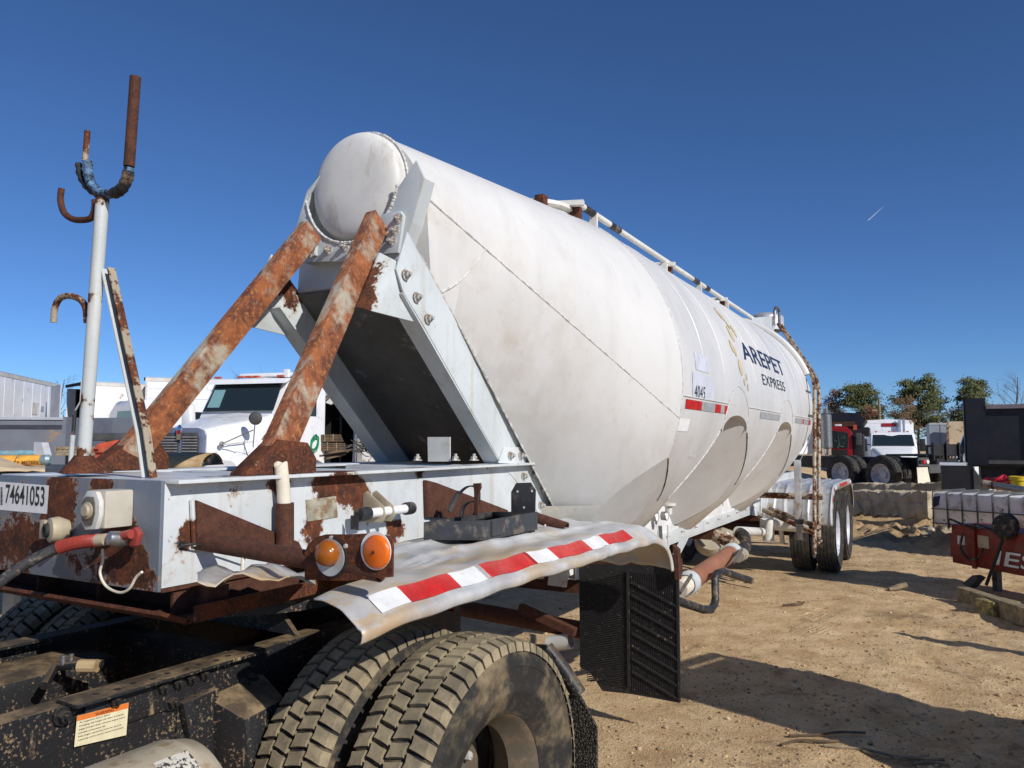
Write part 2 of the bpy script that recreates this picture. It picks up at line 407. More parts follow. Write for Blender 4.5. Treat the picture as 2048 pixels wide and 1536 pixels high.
def lerp(a, b, k): return [(p[0]+(q[0]-p[0])*k, p[1]+(q[1]-p[1])*k) for p, q in zip(a, b)]
YF, YB, YE, YT = 2.97, 4.5, 9.8, 11.3
A = ring_front(2.495)
rings = [(YF+(YB-.005-YF)*k/8, lerp(A, ctrunc, k/8)) for k in range(9)] + [(YB+(YE-YB)*k/40, circ) for k in range(41)]
rings += [(YE+.005+(YT-YE)*k/8, lerp(ctrunc, A, k/8)) for k in range(9)]
mb = MB(); rows = [[(XC+x, y, z) for x, z in full(r)] for y, r in rings]
n = len(rows[0])
for r in rows: mb.v += r
for i in range(len(rows)-1):
    for j in range(n): mb.f.append((i*n+j, i*n+(j+1)%n, (i+1)*n+(j+1)%n, (i+1)*n+j))
mb.f.append(tuple(range(n))); mb.f.append(tuple((len(rows)-1)*n+j for j in range(n)))
body_me = mb.mesh('tank_shell', T0)
HC = (4.9, 7.0, 9.1)
ZT = 1.80
def cone_r(z): return .915+.83*(z-1.31)
def tmp(me):
    o = bpy.data.objects.new('tmp', me); col.objects.link(o); return o
def boolean(me, cutters, op='DIFFERENCE'):
    o = tmp(me); cs = [tmp(c) for c in cutters]
    for c in cs:
        m = o.modifiers.new('b', 'BOOLEAN'); m.operation = op; m.object = c; m.solver = 'EXACT'
    dg = bpy.context.evaluated_depsgraph_get(); r = bpy.data.meshes.new_from_object(o.evaluated_get(dg))
    for x in [o]+cs: bpy.data.objects.remove(x)
    return r
def cone_me(yc):
    b = MB(); b.lathe([(.0001, .5), (cone_r(.60), .5), (cone_r(.60), .60), (cone_r(2.4), 2.4), (.0001, 2.4)], (XC, yc, 0), (0,0,1), 128); return b.mesh('c', T0, weld=.0005)
cut = MB().box(XC-2, XC+2, 3.6, 10.4, .2, ZT).mesh('c', T0)
cut = boolean(cut, [cone_me(y) for y in HC])
arches = []
for yv in ((HC[0]+HC[1])/2, (HC[1]+HC[2])/2):
    pr_ = [(XC-1.4, yv+.39*math.cos(R(a)), ZT-.02+(.122*math.sin(R(a)) if 0 <= a <= 180 else 0)) for a in range(0, 181, 6)]
    arches.append(boolean(MB().prism(pr_, (2.8,0,0)).mesh('arch', T0), [cone_me(y) for y in HC]))
body_me = boolean(body_me, [cut, *arches])
for p in body_me.polygons: p.use_smooth = True
body_me.set_sharp_from_angle(angle=R(12)); body_me.name = 'tank_shell'; body_me.materials.clear()
shell = part('tank_shell', body_me, M_tank, trailer)
OFF[shell.name] = T0
# hopper outlets under the cones
for y in HC:
    b = MB().lathe([(cone_r(1.325)-.003, 1.325), (cone_r(1.2)-.004, 1.2), (.52, .93), (.2, .80), (.2, .775), (.13, .77), (.12, .70)], (XC, y, 0), (0,0,1), 48)
    part('hopper_outlet', b, M_hand, trailer)
# weld seams
def on_tank(y, s, e=.002):
    a = s/RT; return Vector((XC+(RT+e)*math.cos(a), y, ZC+(RT+e)*math.sin(a)))
def cyl_hit(px, py):
    d = W(px, py, D=1)-Vector((0,0,H)); o = Vector((-XC, 0, H-ZC))
    a = d.x**2+d.z**2; bq = 2*(o.x*d.x+o.z*d.z); c = o.x**2+o.z**2-RT**2
    disc = max(0, bq*bq-4*a*c); t = (-bq-math.sqrt(disc))/(2*a); p = Vector((0,0,H))+d*t
    return p.y, RT*math.atan2(p.z-ZC, p.x-XC)
rngw = random.Random(3)
def weld(pts, r=.006, m=M_weld):
    P = smooth_path(pts, 5) if len(pts) > 2 else [Vector(pts[0]).lerp(Vector(pts[1]), i/60) for i in range(61)]
    return part('weld_seam', MB().tube(P, [r*(.75+.5*rngw.random()) for _ in P], 6), m, shell)
weld([on_tank(YB, RT*R(a), 0) for a in range(95, -24, -4)], .0045)
weld([on_tank(YE, RT*R(a), 0) for a in range(95, -40, -4)], .0045)
def fr(i, k): x, z = lerp(A, ctrunc, k)[i]; return Vector((XC+x, YF+(YB-YF)*k, z))
weld([fr(22, 0), fr(22, 1)], .005)
weld([fr(22, .20), fr(30, .13), fr(37, .06)], .005)
weld([fr(37, i/20) for i in range(3, 21)], .006)
M_seam = plain('seam_grey', (196,194,190), .5)
for y in (5.02, 5.55, 6.6, 7.15, 7.7, 8.8, 9.3):     # faint ring stiffener lines on the barrel
    part('ring_seam', MB().tube([on_tank(y, RT*R(a), -.001) for a in range(110, 4, -3)], .004, 6), M_tank, shell)
zl = RT*math.asin((1.982-ZC)/RT)
for y0, y1 in ((4.52, 5.86), (6.28, 8.06), (8.46, 9.78)):  # raised bead above the tape line
    part('side_bead', MB().tube([on_tank(y, zl, 0) for y in np.linspace(y0, y1, 30)], .006, 6), M_tank, shell)
# fairing bulge above each valley
for yv in ((HC[0]+HC[1])/2, (HC[1]+HC[2])/2):
    rows = []
    for i in range(33):
        a = -1+2*i/32; c_ = math.sqrt(max(0, 1-a*a)); z0_ = ZT-.02+.125*c_; z1_ = z0_+.22*c_**1.1
        rows.append([on_tank(yv+.39*a, RT*math.asin((z0_+(z1_-z0_)*k/6-ZC)/RT), .0035) for k in range(7)])
    part('valley_fairing', MB().grid(rows), M_tank, shell)
    weld([r_[-1] for r_ in rows], .004)
# welds where the hopper cones leave the barrel
M_dweld = plain('dark_weld', (120,116,110), .6, 0, .3, 40, .4)
for yc, sg in ((HC[0], -1), (HC[1], -1), (HC[2], -1), (HC[0], 1), (HC[1], 1)):
    P = []
    for i in range(40):
        z = 1.33+(ZT-.02-1.33)*i/39; x = math.sqrt(RT**2-(z-ZC)**2); q_ = cone_r(z)**2-x*x
        if q_ > 0:
            y = yc+sg*math.sqrt(q_)
            if y > YB+.0: P.append(Vector((XC+x+.001, y, z)))
    weld(P[::3], .0045, M_dweld if sg < 0 else M_weld)
# --- lettering and marks, wrapped on the barrel
def text_mesh(body, size=1., sx=1., shear=0, bold=0, spacing=1., align='LEFT'):
    cu = bpy.data.curves.new('t', 'FONT'); cu.body = body; cu.size = size; cu.offset = bold; cu.shear = shear; cu.space_character = spacing
    cu.fill_mode = 'FRONT'; cu.align_x = align; cu.resolution_u = 6
    o = bpy.data.objects.new('t', cu); col.objects.link(o)
    dg = bpy.context.evaluated_depsgraph_get(); me = bpy.data.meshes.new_from_object(o.evaluated_get(dg)); bpy.data.objects.remove(o)
    bm = bmesh.new(); bm.from_mesh(me); bmesh.ops.triangulate(bm, faces=bm.faces)
    v = np.array([x.co[:2] for x in bm.verts]); bm.verts.ensure_lookup_table(); f = [tuple(x.index for x in q.verts) for q in bm.faces]; bm.free()
    v[:,0] *= sx; return v, f
def fit_text(body, w_, h, bold=0, spacing=1.):
    v, f = text_mesh(body, 1, 1, 0, bold, spacing); mn = v.min(0); mx = v.max(0)
    return (v-mn)/(mx-mn)*np.array([w_, h]), f
def fine(v, f, ln):
    bm = bmesh.new(); vs_ = [bm.verts.new((a, b, 0)) for a, b in v]
    for q in f:
        try: bm.faces.new([vs_[i] for i in q])
        except ValueError: pass
    for _ in range(5):
        es = [e for e in bm.edges if e.calc_length() > ln]
        if not es: break
        bmesh.ops.subdivide_edges(bm, edges=es, cuts=1); bmesh.ops.triangulate(bm, faces=bm.faces)
    bm.verts.index_update(); r = [tuple(x.co[:2]) for x in bm.verts], [tuple(x.index for x in q.verts) for q in bm.faces]; bm.free(); return r
def decal(name, v, f, y0, s0, m, e=.003, label=None, ln=.06):
    v, f = fine(v, f, ln); b = MB(); b.add([on_tank(y0+a, s0+c, e) for a, c in v], f)
    return part(name, b, m, shell, label=label, recalc=False)
def rect(w_, h): return [(0,0),(w_,0),(w_,h),(0,h)], [(0,1,2,3)]
def patch(name, tl, br, m, e=.0025, label=None):
    (y0, s1), (y1, s0) = cyl_hit(*tl), cyl_hit(*br); v, f = rect(y1-y0, s1-s0); return decal(name, v, f, y0, s0, m, e, label)
(ya, sa), (yb, sb) = cyl_hit(1490, 719), cyl_hit(1560, 722)
(yt, st_) = cyl_hit(1484, 685)
hA = st_-sa
v, f = fit_text('AREPET', yb-ya-.02, hA, .010, 1.02); decal('lettering', v, f, ya-.03, sa, M_navy, .003, 'large navy capitals AREPET')
(ya, sa), (yb, sb) = cyl_hit(1526, 769), cyl_hit(1571, 785); st_ = cyl_hit(1523, 747)[1]
v, f = fit_text('EXPRESS', yb-ya, (st_-sa)*.97, .0, 1.08); decal('lettering', v, f, ya, sa, M_ink, .003, 'thin dark capitals EXPRESS')
patch('number_sticker', (1384, 743), (1427, 802), M_sticker, .0022, 'pale square sticker under the number 4045')
patch('faded_sticker', (1387, 703), (1418, 747), M_sticker, .002, 'faded pale sticker above the number')
(ya, sa), (yb, sb) = cyl_hit(1388, 796), cyl_hit(1409, 797); st_ = cyl_hit(1388, 772)[1]
v, f = fit_text('4045', yb-ya, (st_-sa)*1.12, .0, 1.12); decal('number', v, f, ya, sa, M_ink, .004, 'black number 4045')
patch('paper_label', (1359, 836), (1374, 863), M_paper, .003, 'small white paper label')
for (px, py), (rx, ry) in (((1437,627),(1.2,7)), ((1443,633),(1.2,6)), ((1455,649),(1.5,6)), ((1461,667),(4,12)), ((1467,662),(3.5,8)), ((1470,668),(1.5,5)), ((1463,692),(3,11)), ((1470,703),(2.6,9)), ((1481,735),(5,16)), ((1493,754),(1.2,5)), ((1489,764),(1,5)), ((1496,775),(1.2,5))):
    y, s = cyl_hit(px, py); y2, s2 = cyl_hit(px+rx, py); _, s3 = cyl_hit(px, py-ry)
    ra = max(.03, (s3-s)*.95); rb = ra*.85
    v = [(rb*math.cos(2*math.pi*i/20), ra*math.sin(2*math.pi*i/20)) for i in range(20)]
    decal('gold_dot', v, [tuple(range(20))], y, s, M_gold, .003)
def tape_run(px0, px1, segs, hgt, zc=1.935):
    y0 = cyl_hit(*px0)[0]; y1 = cyl_hit(*px1)[0]; s = RT*math.asin((zc-ZC)/RT)
    for a, b_, m in segs:
        v, f = rect((b_-a)*(y1-y0), hgt); decal('reflective_tape', v, f, y0+a*(y1-y0), s-hgt/2, m, .003)
tape_run((1370,815), (1464,824), [(0,.16,M_red),(.16,.3,M_red),(.3,.58,M_gtape),(.58,.71,M_red),(.71,.8,M_gtape),(.8,1,M_red)], .058)
tape_run((1520,833), (1559,838), [(0,.6,M_gtape),(.6,1,M_gtape)], .055)
tape_run((1590,841), (1621,846), [(0,.45,M_gtape),(.45,.53,M_red),(.53,.85,M_gtape),(.85,1,M_red)], .055)
for (px, py, tx, wpx) in ((1376,912,'IN4',20),(1510,914,'N3',11)):
    y, s = cyl_hit(px, py+5); y1, s1 = cyl_hit(px+wpx, py-5)
    v, f = fit_text(tx, (y1-y)*.8, abs(s1-s)*.75); decal('stencil', v, f, y, s, M_paper, .003)
# --- front head and its collar
b = MB(); prof = []
for i in range(11):
    a = R(90*i/10); prof.append((.278*math.sin(a)**.74 if i else .0001, -.07*(math.cos(a)**.74 if i < 10 else 0)))
b.lathe(prof, (XC, YF-.03, 2.985), (0,1,0), 48); b.lathe([(.278, 0), (.282, .06)], (XC, YF-.03, 2.985), (0,1,0), 48)
def head_mat():
    t = NT('head_white'); c = s2l((222,221,216))
    n = t.noise(4, 7, .65); cc = t.mix(t.ramp(n, .35, .65), tuple(x*.85 for x in c), c)
    cc = t.mix(t.math('MULTIPLY', t.ramp(t.noise(9, 6, .7, stretch=(1,1,.3)), .52, .72), .6), cc, s2l((160,150,130)))
    cc = t.mix(t.math('MULTIPLY', t.ramp(t.noise(60, 3, .6), .68, .74), .5), cc, s2l((110,105,98)))
    sp = t.near(rel((XC+.0, YF-.2, 2.95)), .05); cc = t.mix(t.math('MULTIPLY', sp, .8), cc, s2l((90,88,86)))
    for p in ((XC-.2,YF-.1,2.62), (XC+.02,YF-.1,2.6), (XC+.2,YF-.1,2.65)):
        cc = t.mix(t.math('MULTIPLY', t.near(rel(p), .2), .55), cc, s2l((176,164,140)))
    return t.out(cc, .5, 0, t.bump(n, .12, .02), .35)
part('front_head', b, head_mat(), trailer, weld=.0006)
weld([(XC+.288*math.cos(R(a)), YF, 2.985+.288*math.sin(R(a))) for a in range(-5, 186, 6)], .007)
YC = 2.885
cpx = [(832,320),(848,356),(824,445),(796,520),(603,524),(592,455),(614,382),(640,350)]
outer = [W(x, y, Y=YC) for x, y in cpx]
inner = [Vector((XC+.305*math.cos(R(a)), YC, 2.985+.305*math.sin(R(a)))) for a in range(186, 356, 9)]

b = MB(); b.prism([*outer, *inner], (0, .014, 0))
collar = part('head_collar', b, M_leg, trailer, bevel=.002)
# return flanges behind the collar's sides
for s in (0, 1):
    b = MB(); e = [outer[1], outer[2], outer[3]] if s == 0 else [outer[6], outer[5], outer[4]]; e = [p+Vector((.0015*(1 if s == 0 else -1)+(.01 if s else 0), .001, 0)) for p in e]
    for p, q in zip(e, e[1:]):
        b.add([p, q, q+Vector((0,.085,0)), p+Vector((0,.085,0)), p+Vector((-.01,0,0)), q+Vector((-.01,0,0)), q+Vector((-.01,.085,0)), p+Vector((-.01,.085,0))],
              [(0,1,2,3),(7,6,5,4),(0,4,5,1),(1,5,6,2),(2,6,7,3),(3,7,4,0)])
    part('flange', b, M_leg, collar)
b = MB().beam(outer[4].lerp(outer[3], .02)+Vector((0,.05,.02)), outer[3]+Vector((-.02,.05,.02)), .09, .012)
part('lower_lip', b, M_leg, collar)
weld([Vector((XC+.296*math.cos(R(a)), YC-.001, 2.985+.296*math.sin(R(a)))) for a in range(190, 352, 5)], .008)
# hex bolt, shared
def bolt_mesh(r=.017):
    b = MB(); b.lathe([(.0001,0),(r*1.5,0),(r*1.5,.004),(.0001,.004)], (0,0,0), (0,0,1), 16)
    b.lathe([(.0001,.004),(r,.004),(r,.018),(r*.9,.021),(.0001,.021)], (0,0,0), (0,0,1), 6)
    b.lathe([(.0001,.02),(r*.5,.02),(r*.5,.034),(.0001,.034)], (0,0,0), (0,0,1), 8)
    me = b.mesh('bolt', smooth=20); me.materials.append(M_bolt); return me
BOLT = bolt_mesh()
def bolt(p, nrm, parent=trailer, me=None): return place('bolt', me or BOLT, parent, basis(nrm, p))
for x, y in ((657,500),(690,493)): bolt(W(x, y, Y=YC), (0,-1,0))
# --- struts with feet and bolt plates
def strut(base, top, side):
    b = MB(); d = (top-base).normalized()
    b.beam(base, top, .056, .118, (1,0,0))
    o = part('strut', b, M_strut, trailer, bevel=.0025, smooth=18)
    return o
def q(px, py, y): return W(px, py, Y=y)
b0, t0 = Vector((-2.115, 2.0, 1.60)), Vector((-2.315, 2.83, 2.755))
b1, t1 = Vector((-2.965, 2.0, 1.60)), Vector((-2.735, 2.83, 2.765))
for s, (p, q_) in enumerate(((b0, t0), (b1, t1))):
    strut(p, q_, s)
    sg = 1 if s == 0 else -1
    # flared foot
    fb = MB(); Y0 = p.y
    fb.add([(p.x-.045, Y0-.14, 1.586), (p.x+.04, Y0-.14, 1.586), (p.x+.04, Y0+.2, 1.586), (p.x-.045, Y0+.2, 1.586),
            (p.x-.045, Y0-.13, 1.60), (p.x+.04, Y0-.13, 1.605), (p.x+.04, Y0+.2, 1.64), (p.x-.045, Y0+.2, 1.64),
            (p.x-.05, Y0+.02, 1.71), (p.x+.034, Y0+.02, 1.71), (p.x+.034, Y0+.16, 1.70), (p.x-.05, Y0+.16, 1.70)],
           [(3,2,1,0),(0,1,5,4),(1,2,6,5),(2,3,7,6),(3,0,4,7),(4,5,9,8),(5,6,10,9),(6,7,11,10),(7,4,8,11),(8,9,10,11)])
    part('strut_foot', fb, M_rust, trailer, bevel=.006)
# bolt plates at strut tops
bp = [W(x, y, Y=YC-.002) for x, y in ((768,430),(806,424),(812,434),(801,507),(763,510))]
part('bolt_plate', MB().prism(bp, (0,-.02,0)), M_leg, trailer, bevel=.002)
for x, y in ((797,437),(790,461),(784,482)): bolt(W(x, y, Y=YC-.022), (0,-1,0))
bp = [W(x, y, Y=YC-.002) for x, y in ((600,470),(636,470),(636,512),(600,516))]
part('bolt_plate', MB().prism(bp, (0,-.02,0)), M_leg, trailer, bevel=.002)
for x, y in ((629,484),(622,505)): bolt(W(x, y, Y=YC-.022), (0,-1,0))
# --- support legs (channel section) and gussets
def leg(X, sg):
    P2 = lambda x, y: (lambda p: Vector((X, p.y, p.z)))(W(x, y, X=XR))
    o_ = [P2(820,470), P2(840,512), P2(1120,1025)]; o_[0] = Vector((X, 2.78, 2.66))
    i_ = [P2(1003,929), P2(848,655), P2(806,585)]; i_.append(Vector((X, 2.70, 2.47)))
    b = MB(); b.prism([*o_, P2(1075,1025), P2(1030,960), *i_], (-.010*sg, 0, 0)); b.v = [(x+.004*sg, y, z) for x, y, z in b.v]
    L = part('support_leg', b, M_leg, trailer, bevel=.002)
    fl = MB(); fl.beam(i_[0], i_[2], .10, .010, (1,0,0)); v = Vector((-.05*sg, 0, 0)); fl.v = [tuple(Vector(p)+v) for p in fl.v]
    part('leg_flange', fl, M_leg, L)
    wl = MB(); P = [o_[1].lerp(o_[2], i/50) for i in range(51)]; wl.tube([p+Vector((.001*sg,.003,.003)) for p in P], [.006*(.7+.6*rngw.random()) for _ in P], 6); part('weld_seam', wl, M_weld, L)
    return L
M_under = plain('dark_underside', (88,88,86), .7, 0, .1, 5, .1, .08, (150,150,145))  # dark grey for the separate sheet below the sloped tank bottom
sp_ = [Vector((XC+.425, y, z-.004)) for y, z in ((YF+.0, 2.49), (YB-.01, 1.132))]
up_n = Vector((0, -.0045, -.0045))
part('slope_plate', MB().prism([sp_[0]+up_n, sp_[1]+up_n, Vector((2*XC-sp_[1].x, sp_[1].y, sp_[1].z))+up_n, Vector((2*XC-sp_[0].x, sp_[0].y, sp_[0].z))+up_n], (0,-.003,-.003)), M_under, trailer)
leg(XR, 1); leg(XL, -1)
g = [W(714,614,X=-2.19), W(873,655,X=-2.093), W(836,590,X=-2.093), W(800,526,X=-2.095), W(760,505,X=-2.22)]
part('gusset', MB().prism(g, (-.01,0,0)), M_gus, trailer, bevel=.001)
for x, y in ((811,549),(833,594),(856,637)): bolt(W(x, y, X=-2.09), (1,0,0))
g2 = [Vector((2*XC-p.x, p.y, p.z)) for p in g]; g2[0] = Vector((2*XC-g[0].x, 2.42, 2.26))
part('gusset', MB().prism(g2, (.01,0,0)), M_gus, trailer, bevel=.001)
# foot bracket of the right leg and bolts round its lower end
fbk = [W(x, y, X=XR+.006) for x, y in ((995,926),(1006,894),(1042,894),(1062,928))]
part('foot_bracket', MB().prism(fbk, (.008,0,0)), M_frame, trailer, bevel=.001)
for x, y in ((1020,911),(1041,911)): bolt(W(x, y, X=XR+.014), (1,0,0))
for x, y in ((1046,952),(1067,949),(1084,980),(1080,1010),(1099,1008)): bolt(W(x, y, X=XR+.003), (1,0,0))
# plate standing on the deck in the shade of the tank
part('deck_plate', MB().prism([W(x, y, Y=3.3) for x, y in ((855,874),(900,874),(900,923),(856,923))], (0,.006,0)), M_pipewhite, trailer)
for x, y in ((835,921),(911,921),(948,921)): bolt(W(x, y, Y=3.3), (0,0,1))
# --- gooseneck frame
ZB, ZTOP = 1.255, 1.572
def rail(X, sg):
    b = MB(); pl = [Vector((X, 1.566, ZB)), Vector((X, 4.36, ZB)), Vector((X, 4.03, ZTOP)), Vector((X, 1.566, ZTOP))]
    b.prism(pl, (-.012*sg, 0, 0))
    r = part('frame_rail', b, M_frame, trailer)
    x0, x1 = sorted((X-.10*sg, X+.062*sg))
    part('top_flange', MB().box(x0, x1, 1.568, 4.02, ZTOP+.001, ZTOP+.013), M_frame, r, bevel=.002)
    part('bottom_flange', MB().box(x0, X+.0*sg if sg > 0 else x1, 1.568, 4.3, ZB-.014, ZB-.002), M_brown, r)
    return r
rr = rail(XR, 1); rail(XL, -1)
part('front_plate', MB().box(-3.35, XR+.002, 1.552, 1.565, ZB-.01, ZTOP+.01), M_plate, trailer, bevel=.003)
part('deck', MB().box(-3.0, XR-.10, 1.57, 2.02, ZTOP+.002, ZTOP+.011), M_frame, trailer)
for y in (2.16, 2.62, 3.25, 3.55): part('cross_beam', MB().box(XL+.105, XR-.105, y, y+.10, ZTOP-.08, ZTOP+.008), M_frame, trailer, bevel=.003)
# lower coupler: rusty pan below the rails
b = MB(); b.box(-3.38, -2.02, 1.60, 3.5, 1.150, 1.162)
c = part('coupler_plate', b, M_brown, trailer)
part('lip', MB().prism([(-3.38,1.61,1.162),(-3.38,1.52,1.20),(-3.38,1.515,1.19),(-3.38,1.60,1.150)], (1.36,0,0)), M_rust, c)
part('side_angle', MB().prism([(-2.02,1.62,1.15),(-2.02,3.5,1.15),(-2.02,3.5,1.2),(-2.02,1.62,1.2)], (.008,0,0)), M_rust, c)
for x in (-3.2, -2.85, -2.5, -2.12): part('rib', MB().box(x-.006, x+.006, 1.62, 2.4, 1.163, ZB-.015), M_brown, c)
part('cross_channel', MB().box(-3.3, -2.05, 1.70, 1.78, 1.164, 1.24), M_brown, c)
# rusty stiffeners on the web
for pts in ([(386,1000),(430,1018),(590,1083),(602,1108),(520,1108),(386,1092)], [(846,960),(866,965),(1010,1020),(1010,1040),(848,1034)]):
    part('stiffener', MB().prism([W(x, y, X=XR+.004) for x, y in pts], (.02,0,0)), M_brown, trailer, bevel=.002)
b = MB().tube([W(384, 1000, X=XR+.01), W(388, 1092, X=XR+.01)], .008, 8); part('weld_seam', b, M_frame, trailer)
# cover plate on the web
dp = [W(x, y, X=XR+.0015) for x, y in ((611,1000),(671,992),(675,1034),(614,1043))]
M_dplate = plain('data_plate', (176,170,150), .5, .2, .18, 14, .1, .4, (140,115,85))
part('data_plate', MB().prism(dp, (.003,0,0)), M_dplate, trailer)
# rusty socket and pvc pipe
part('socket', MB().tube([W(569,1105,X=XR+.045), W(569,1006,X=XR+.045)], .033, 10), M_brown, trailer, smooth=50)
p0 = W(569,1012,X=XR+.045); p1 = W(563,933,X=XR+.045)
b = MB(); b.pipe([p0, p0.lerp(p1,.5)+Vector((.001,0,0)), p1+Vector((0,-.004,0))], .0235, .004, 20); o = part('plastic_pipe', b, M_cream, trailer, smooth=50)
for v_ in o.data.vertices:
    if v_.co.z+T0.z > p1.z-.01: v_.co.z += .018*math.sin((v_.co.y)*60)
# double cleat with capped tube
cl = thing_part = MB()
for dx in (0, .05):
    cc = W(722, 985, X=XR+.0); y0 = 2.50+dx*1.2
    pr = [Vector((XR+.001, y0, 1.49)), Vector((XR+.02, y0, 1.50)), Vector((XR+.11, y0, 1.44)), Vector((XR+.12, y0, 1.40)), Vector((XR+.10, y0, 1.375)), Vector((XR+.001, y0, 1.375))]
    cl.prism(pr, (0,.005,0))
M_beige = plain('beige_bracket', (176,164,140), .5, 0, .08, 12, .06, .1)
cleat = part('tube_bracket', cl, M_beige, trailer, bevel=.001)
part('capped_tube', MB().cyl((XR+.088,2.40,1.418), (XR+.088,2.70,1.418), .019, 18), M_white, cleat)
for y0, y1 in ((2.37,2.43),(2.67,2.72)): part('end_cap', MB().lathe([(.0001,y0),(.026,y0),(.027,y0+.01),(.027,y1-.01),(.026,y1),(.0001,y1)], (XR+.088,0,1.418), (0,1,0), 20), M_black, cleat)
part('cap_flap', MB().box(XR+.06, XR+.10, 2.355, 2.36, 1.36, 1.415), M_black, cleat, bevel=.004)
# lateral support tubes of the fender
part('support_tube', MB().pipe([(XR-.05,1.70,1.385), (-1.36,1.70,1.345)], .028, .005, 18), M_brown, trailer, smooth=50)
part('support_tube', MB().pipe([(-2.0,3.62,1.335), W(1133,1056,Y=3.62)], .03, .006, 18), M_brown, trailer, smooth=50)
# --- lamp bracket with two amber lamps
YL = 1.675
def wl(x, y): return W(x, y, Y=YL)
br = [wl(609,1160), wl(609,1105), wl(616,1088), wl(630,1075), wl(650,1069), wl(700,1069), wl(750,1066), wl(775,1072), wl(785,1082), wl(784,1154), wl(740,1157), wl(696,1162)]
lb = part('lamp_bracket', MB().prism(br, (0,.008,0)), M_rust, trailer, bevel=.001)
def amber(dark):
    t = NT('amber_lens'); n = t.n('ShaderNodeTexWave', wave_type='RINGS', rings_direction='SPHERICAL'); n.inputs['Scale'].default_value = 60
    c = t.mix(t.noise(30, 3), s2l((214,92,14)), s2l((240,120,26))) if not dark else t.mix(t.noise(20, 4), s2l((120,62,8)), s2l((170,96,18)))
    return t.out(c, .15 if dark else .3, 0, t.bump(n.outputs['Fac'], .12, .003), .5, .3)
lc = wl(663,1105); k = .037
part('lamp_ring', MB().lathe([(.026,-.004),(.052,-.006),(.050,0),(.026,0)], lc+Vector((.004,-.006,-.012)), (0,1,0), 28), M_alu, lb)
part('lamp_hole', MB().lathe([(.0001,-.002),(.056,-.002)], lc+Vector((.006,-.0015,-.012)), (0,1,0), 28), M_black, lb)
part('amber_lamp', MB().lathe([(.0001,-.04),(.018,-.038),(.031,-.030),(k,-.014),(k,.0)], lc+Vector((0,-.006,0)), (0,1,0), 32), amber(True), lb, smooth=60, label='domed dark amber lamp set in an oversized hole')
rc = wl(755,1103); part('reflector_rim', MB().lathe([(.0001,-.003),(.052,-.003),(.052,0)], rc+Vector((-.004,-.001,.002)), (0,1,0), 28), M_wtape, lb)
part('amber_reflector', MB().lathe([(.0001,-.013),(.036,-.012),(.0455,-.006),(.0455,0)], rc+Vector((.002,-.004,0)), (0,1,0), 36), amber(False), lb, smooth=60, label='flat bright orange round reflector')
part('rivet', MB().lathe([(.0001,-.018),(.0045,-.017),(.005,-.012)], rc+Vector((0,-.004,0)), (0,1,0), 10), M_brown, lb)
for x, y in ((663,1076),(692,1092)): part('screw', MB().lathe([(.0001,-.006),(.006,-.005),(.007,0)], wl(x, y), (0,1,0), 10), M_bolt, lb)
# ---------------------------------------------------------------- front right fender of the trailer
rngf = random.Random(5)
def fender_z(x, y):        # crumpled top sheet
    u = (x+2.1)/.7
    z = 1.264+.006*math.sin(u*17+1.2*math.sin(y*1.7))*(.4+u*.6)+.003*math.sin(y*2.3+u*3)+.002*math.sin(y*7+u*9)+.0025*math.sin(y*23+u*31)
    z += .020*math.exp(-abs(u-.30-.05*math.sin(y*2)-.02*math.sin(y*9))/.035)+.018*math.exp(-abs(u-.62-.06*math.sin(y*1.6+1))/.03)*sstep(1.6,2.2,y)+.010*math.exp(-abs(u-.47-.25*(y-2.4))/.025)*(1-sstep(2.6,3,y))+.008*math.exp(-abs(y-3.05-.3*u)/.03)
    z += .012*math.exp(-((u-.75)/.3)**2)*math.exp(-((y-1.9)/.5)**2)
    return z
YR0, YR1 = 3.92, 4.36
def fprof(t):              # t along the fender: 0 front .. 1 end of the rear quarter round
    if t < .78: return 1.615+(YR0-1.615)*t/.78, 0.
    a = (t-.78)/.22*R(86); return YR0+(YR1-YR0)*math.sin(a), -.30*(1-math.cos(a))
rows = []; NT_, NX = 110, 44
for i in range(NT_+1):
    t = i/NT_; y, dz = fprof(t); row = []
    fr_ = 1-sstep(1.6, 1.75, y)
    for j in range(NX+1):
        u = j/NX; x = -2.08+u*.635
        row.append(Vector((x, y+.46*float((1-sstep(.66,.86,u))*(1-sstep(1.615,2.7,y)))+(.05*math.sin(u*9)+.03*math.sin(u*23))*fr_*(1-u), fender_z(x, y)+dz-.008*fr_*u)))
    xe, ze = row[-1].x, row[-1].z
    wob = .002*math.sin(y*3.1)+.001*math.sin(y*17)
    drop = 1+.0*(1-float(sstep(1.6, 2.3, y)))
    n_in = Vector((0, math.sin((t-.78)/.22*R(86)), math.cos((t-.78)/.22*R(86)))) if t > .78 else Vector((0,0,1))
    for k, (ox, oz) in enumerate(((.014,-.003),(.026,-.009),(.072,-.042),(.080,-.050),(.090,-.053),(.096,-.066),(.093,-.086),(.086,-.092))):
        row.append(Vector((xe+ox+wob*.6, y-n_in.y*(-oz)*.9*drop, ze+oz*drop*n_in.z+wob)))
    rows.append(row)
b = MB().grid(rows)
M_fend = NT('fender_paint'); t = M_fend; c = s2l((190,192,194))
n1 = t.noise(5, 7, .62); cc = t.mix(t.ramp(n1, .35, .68), tuple(x*.82 for x in c), s2l((206,206,204)))
cc = t.mix(t.math('MULTIPLY', t.ramp(t.noise(3, 7, .7, stretch=(1,.35,1), off=(4,4,4)), .48, .62), .8), cc, s2l((190,172,142)))
cc = t.mix(t.math('MULTIPLY', t.ramp(t.noise(22, 6, .7, off=(4,9,4)), .58, .7), .5), cc, s2l((150,138,118)))
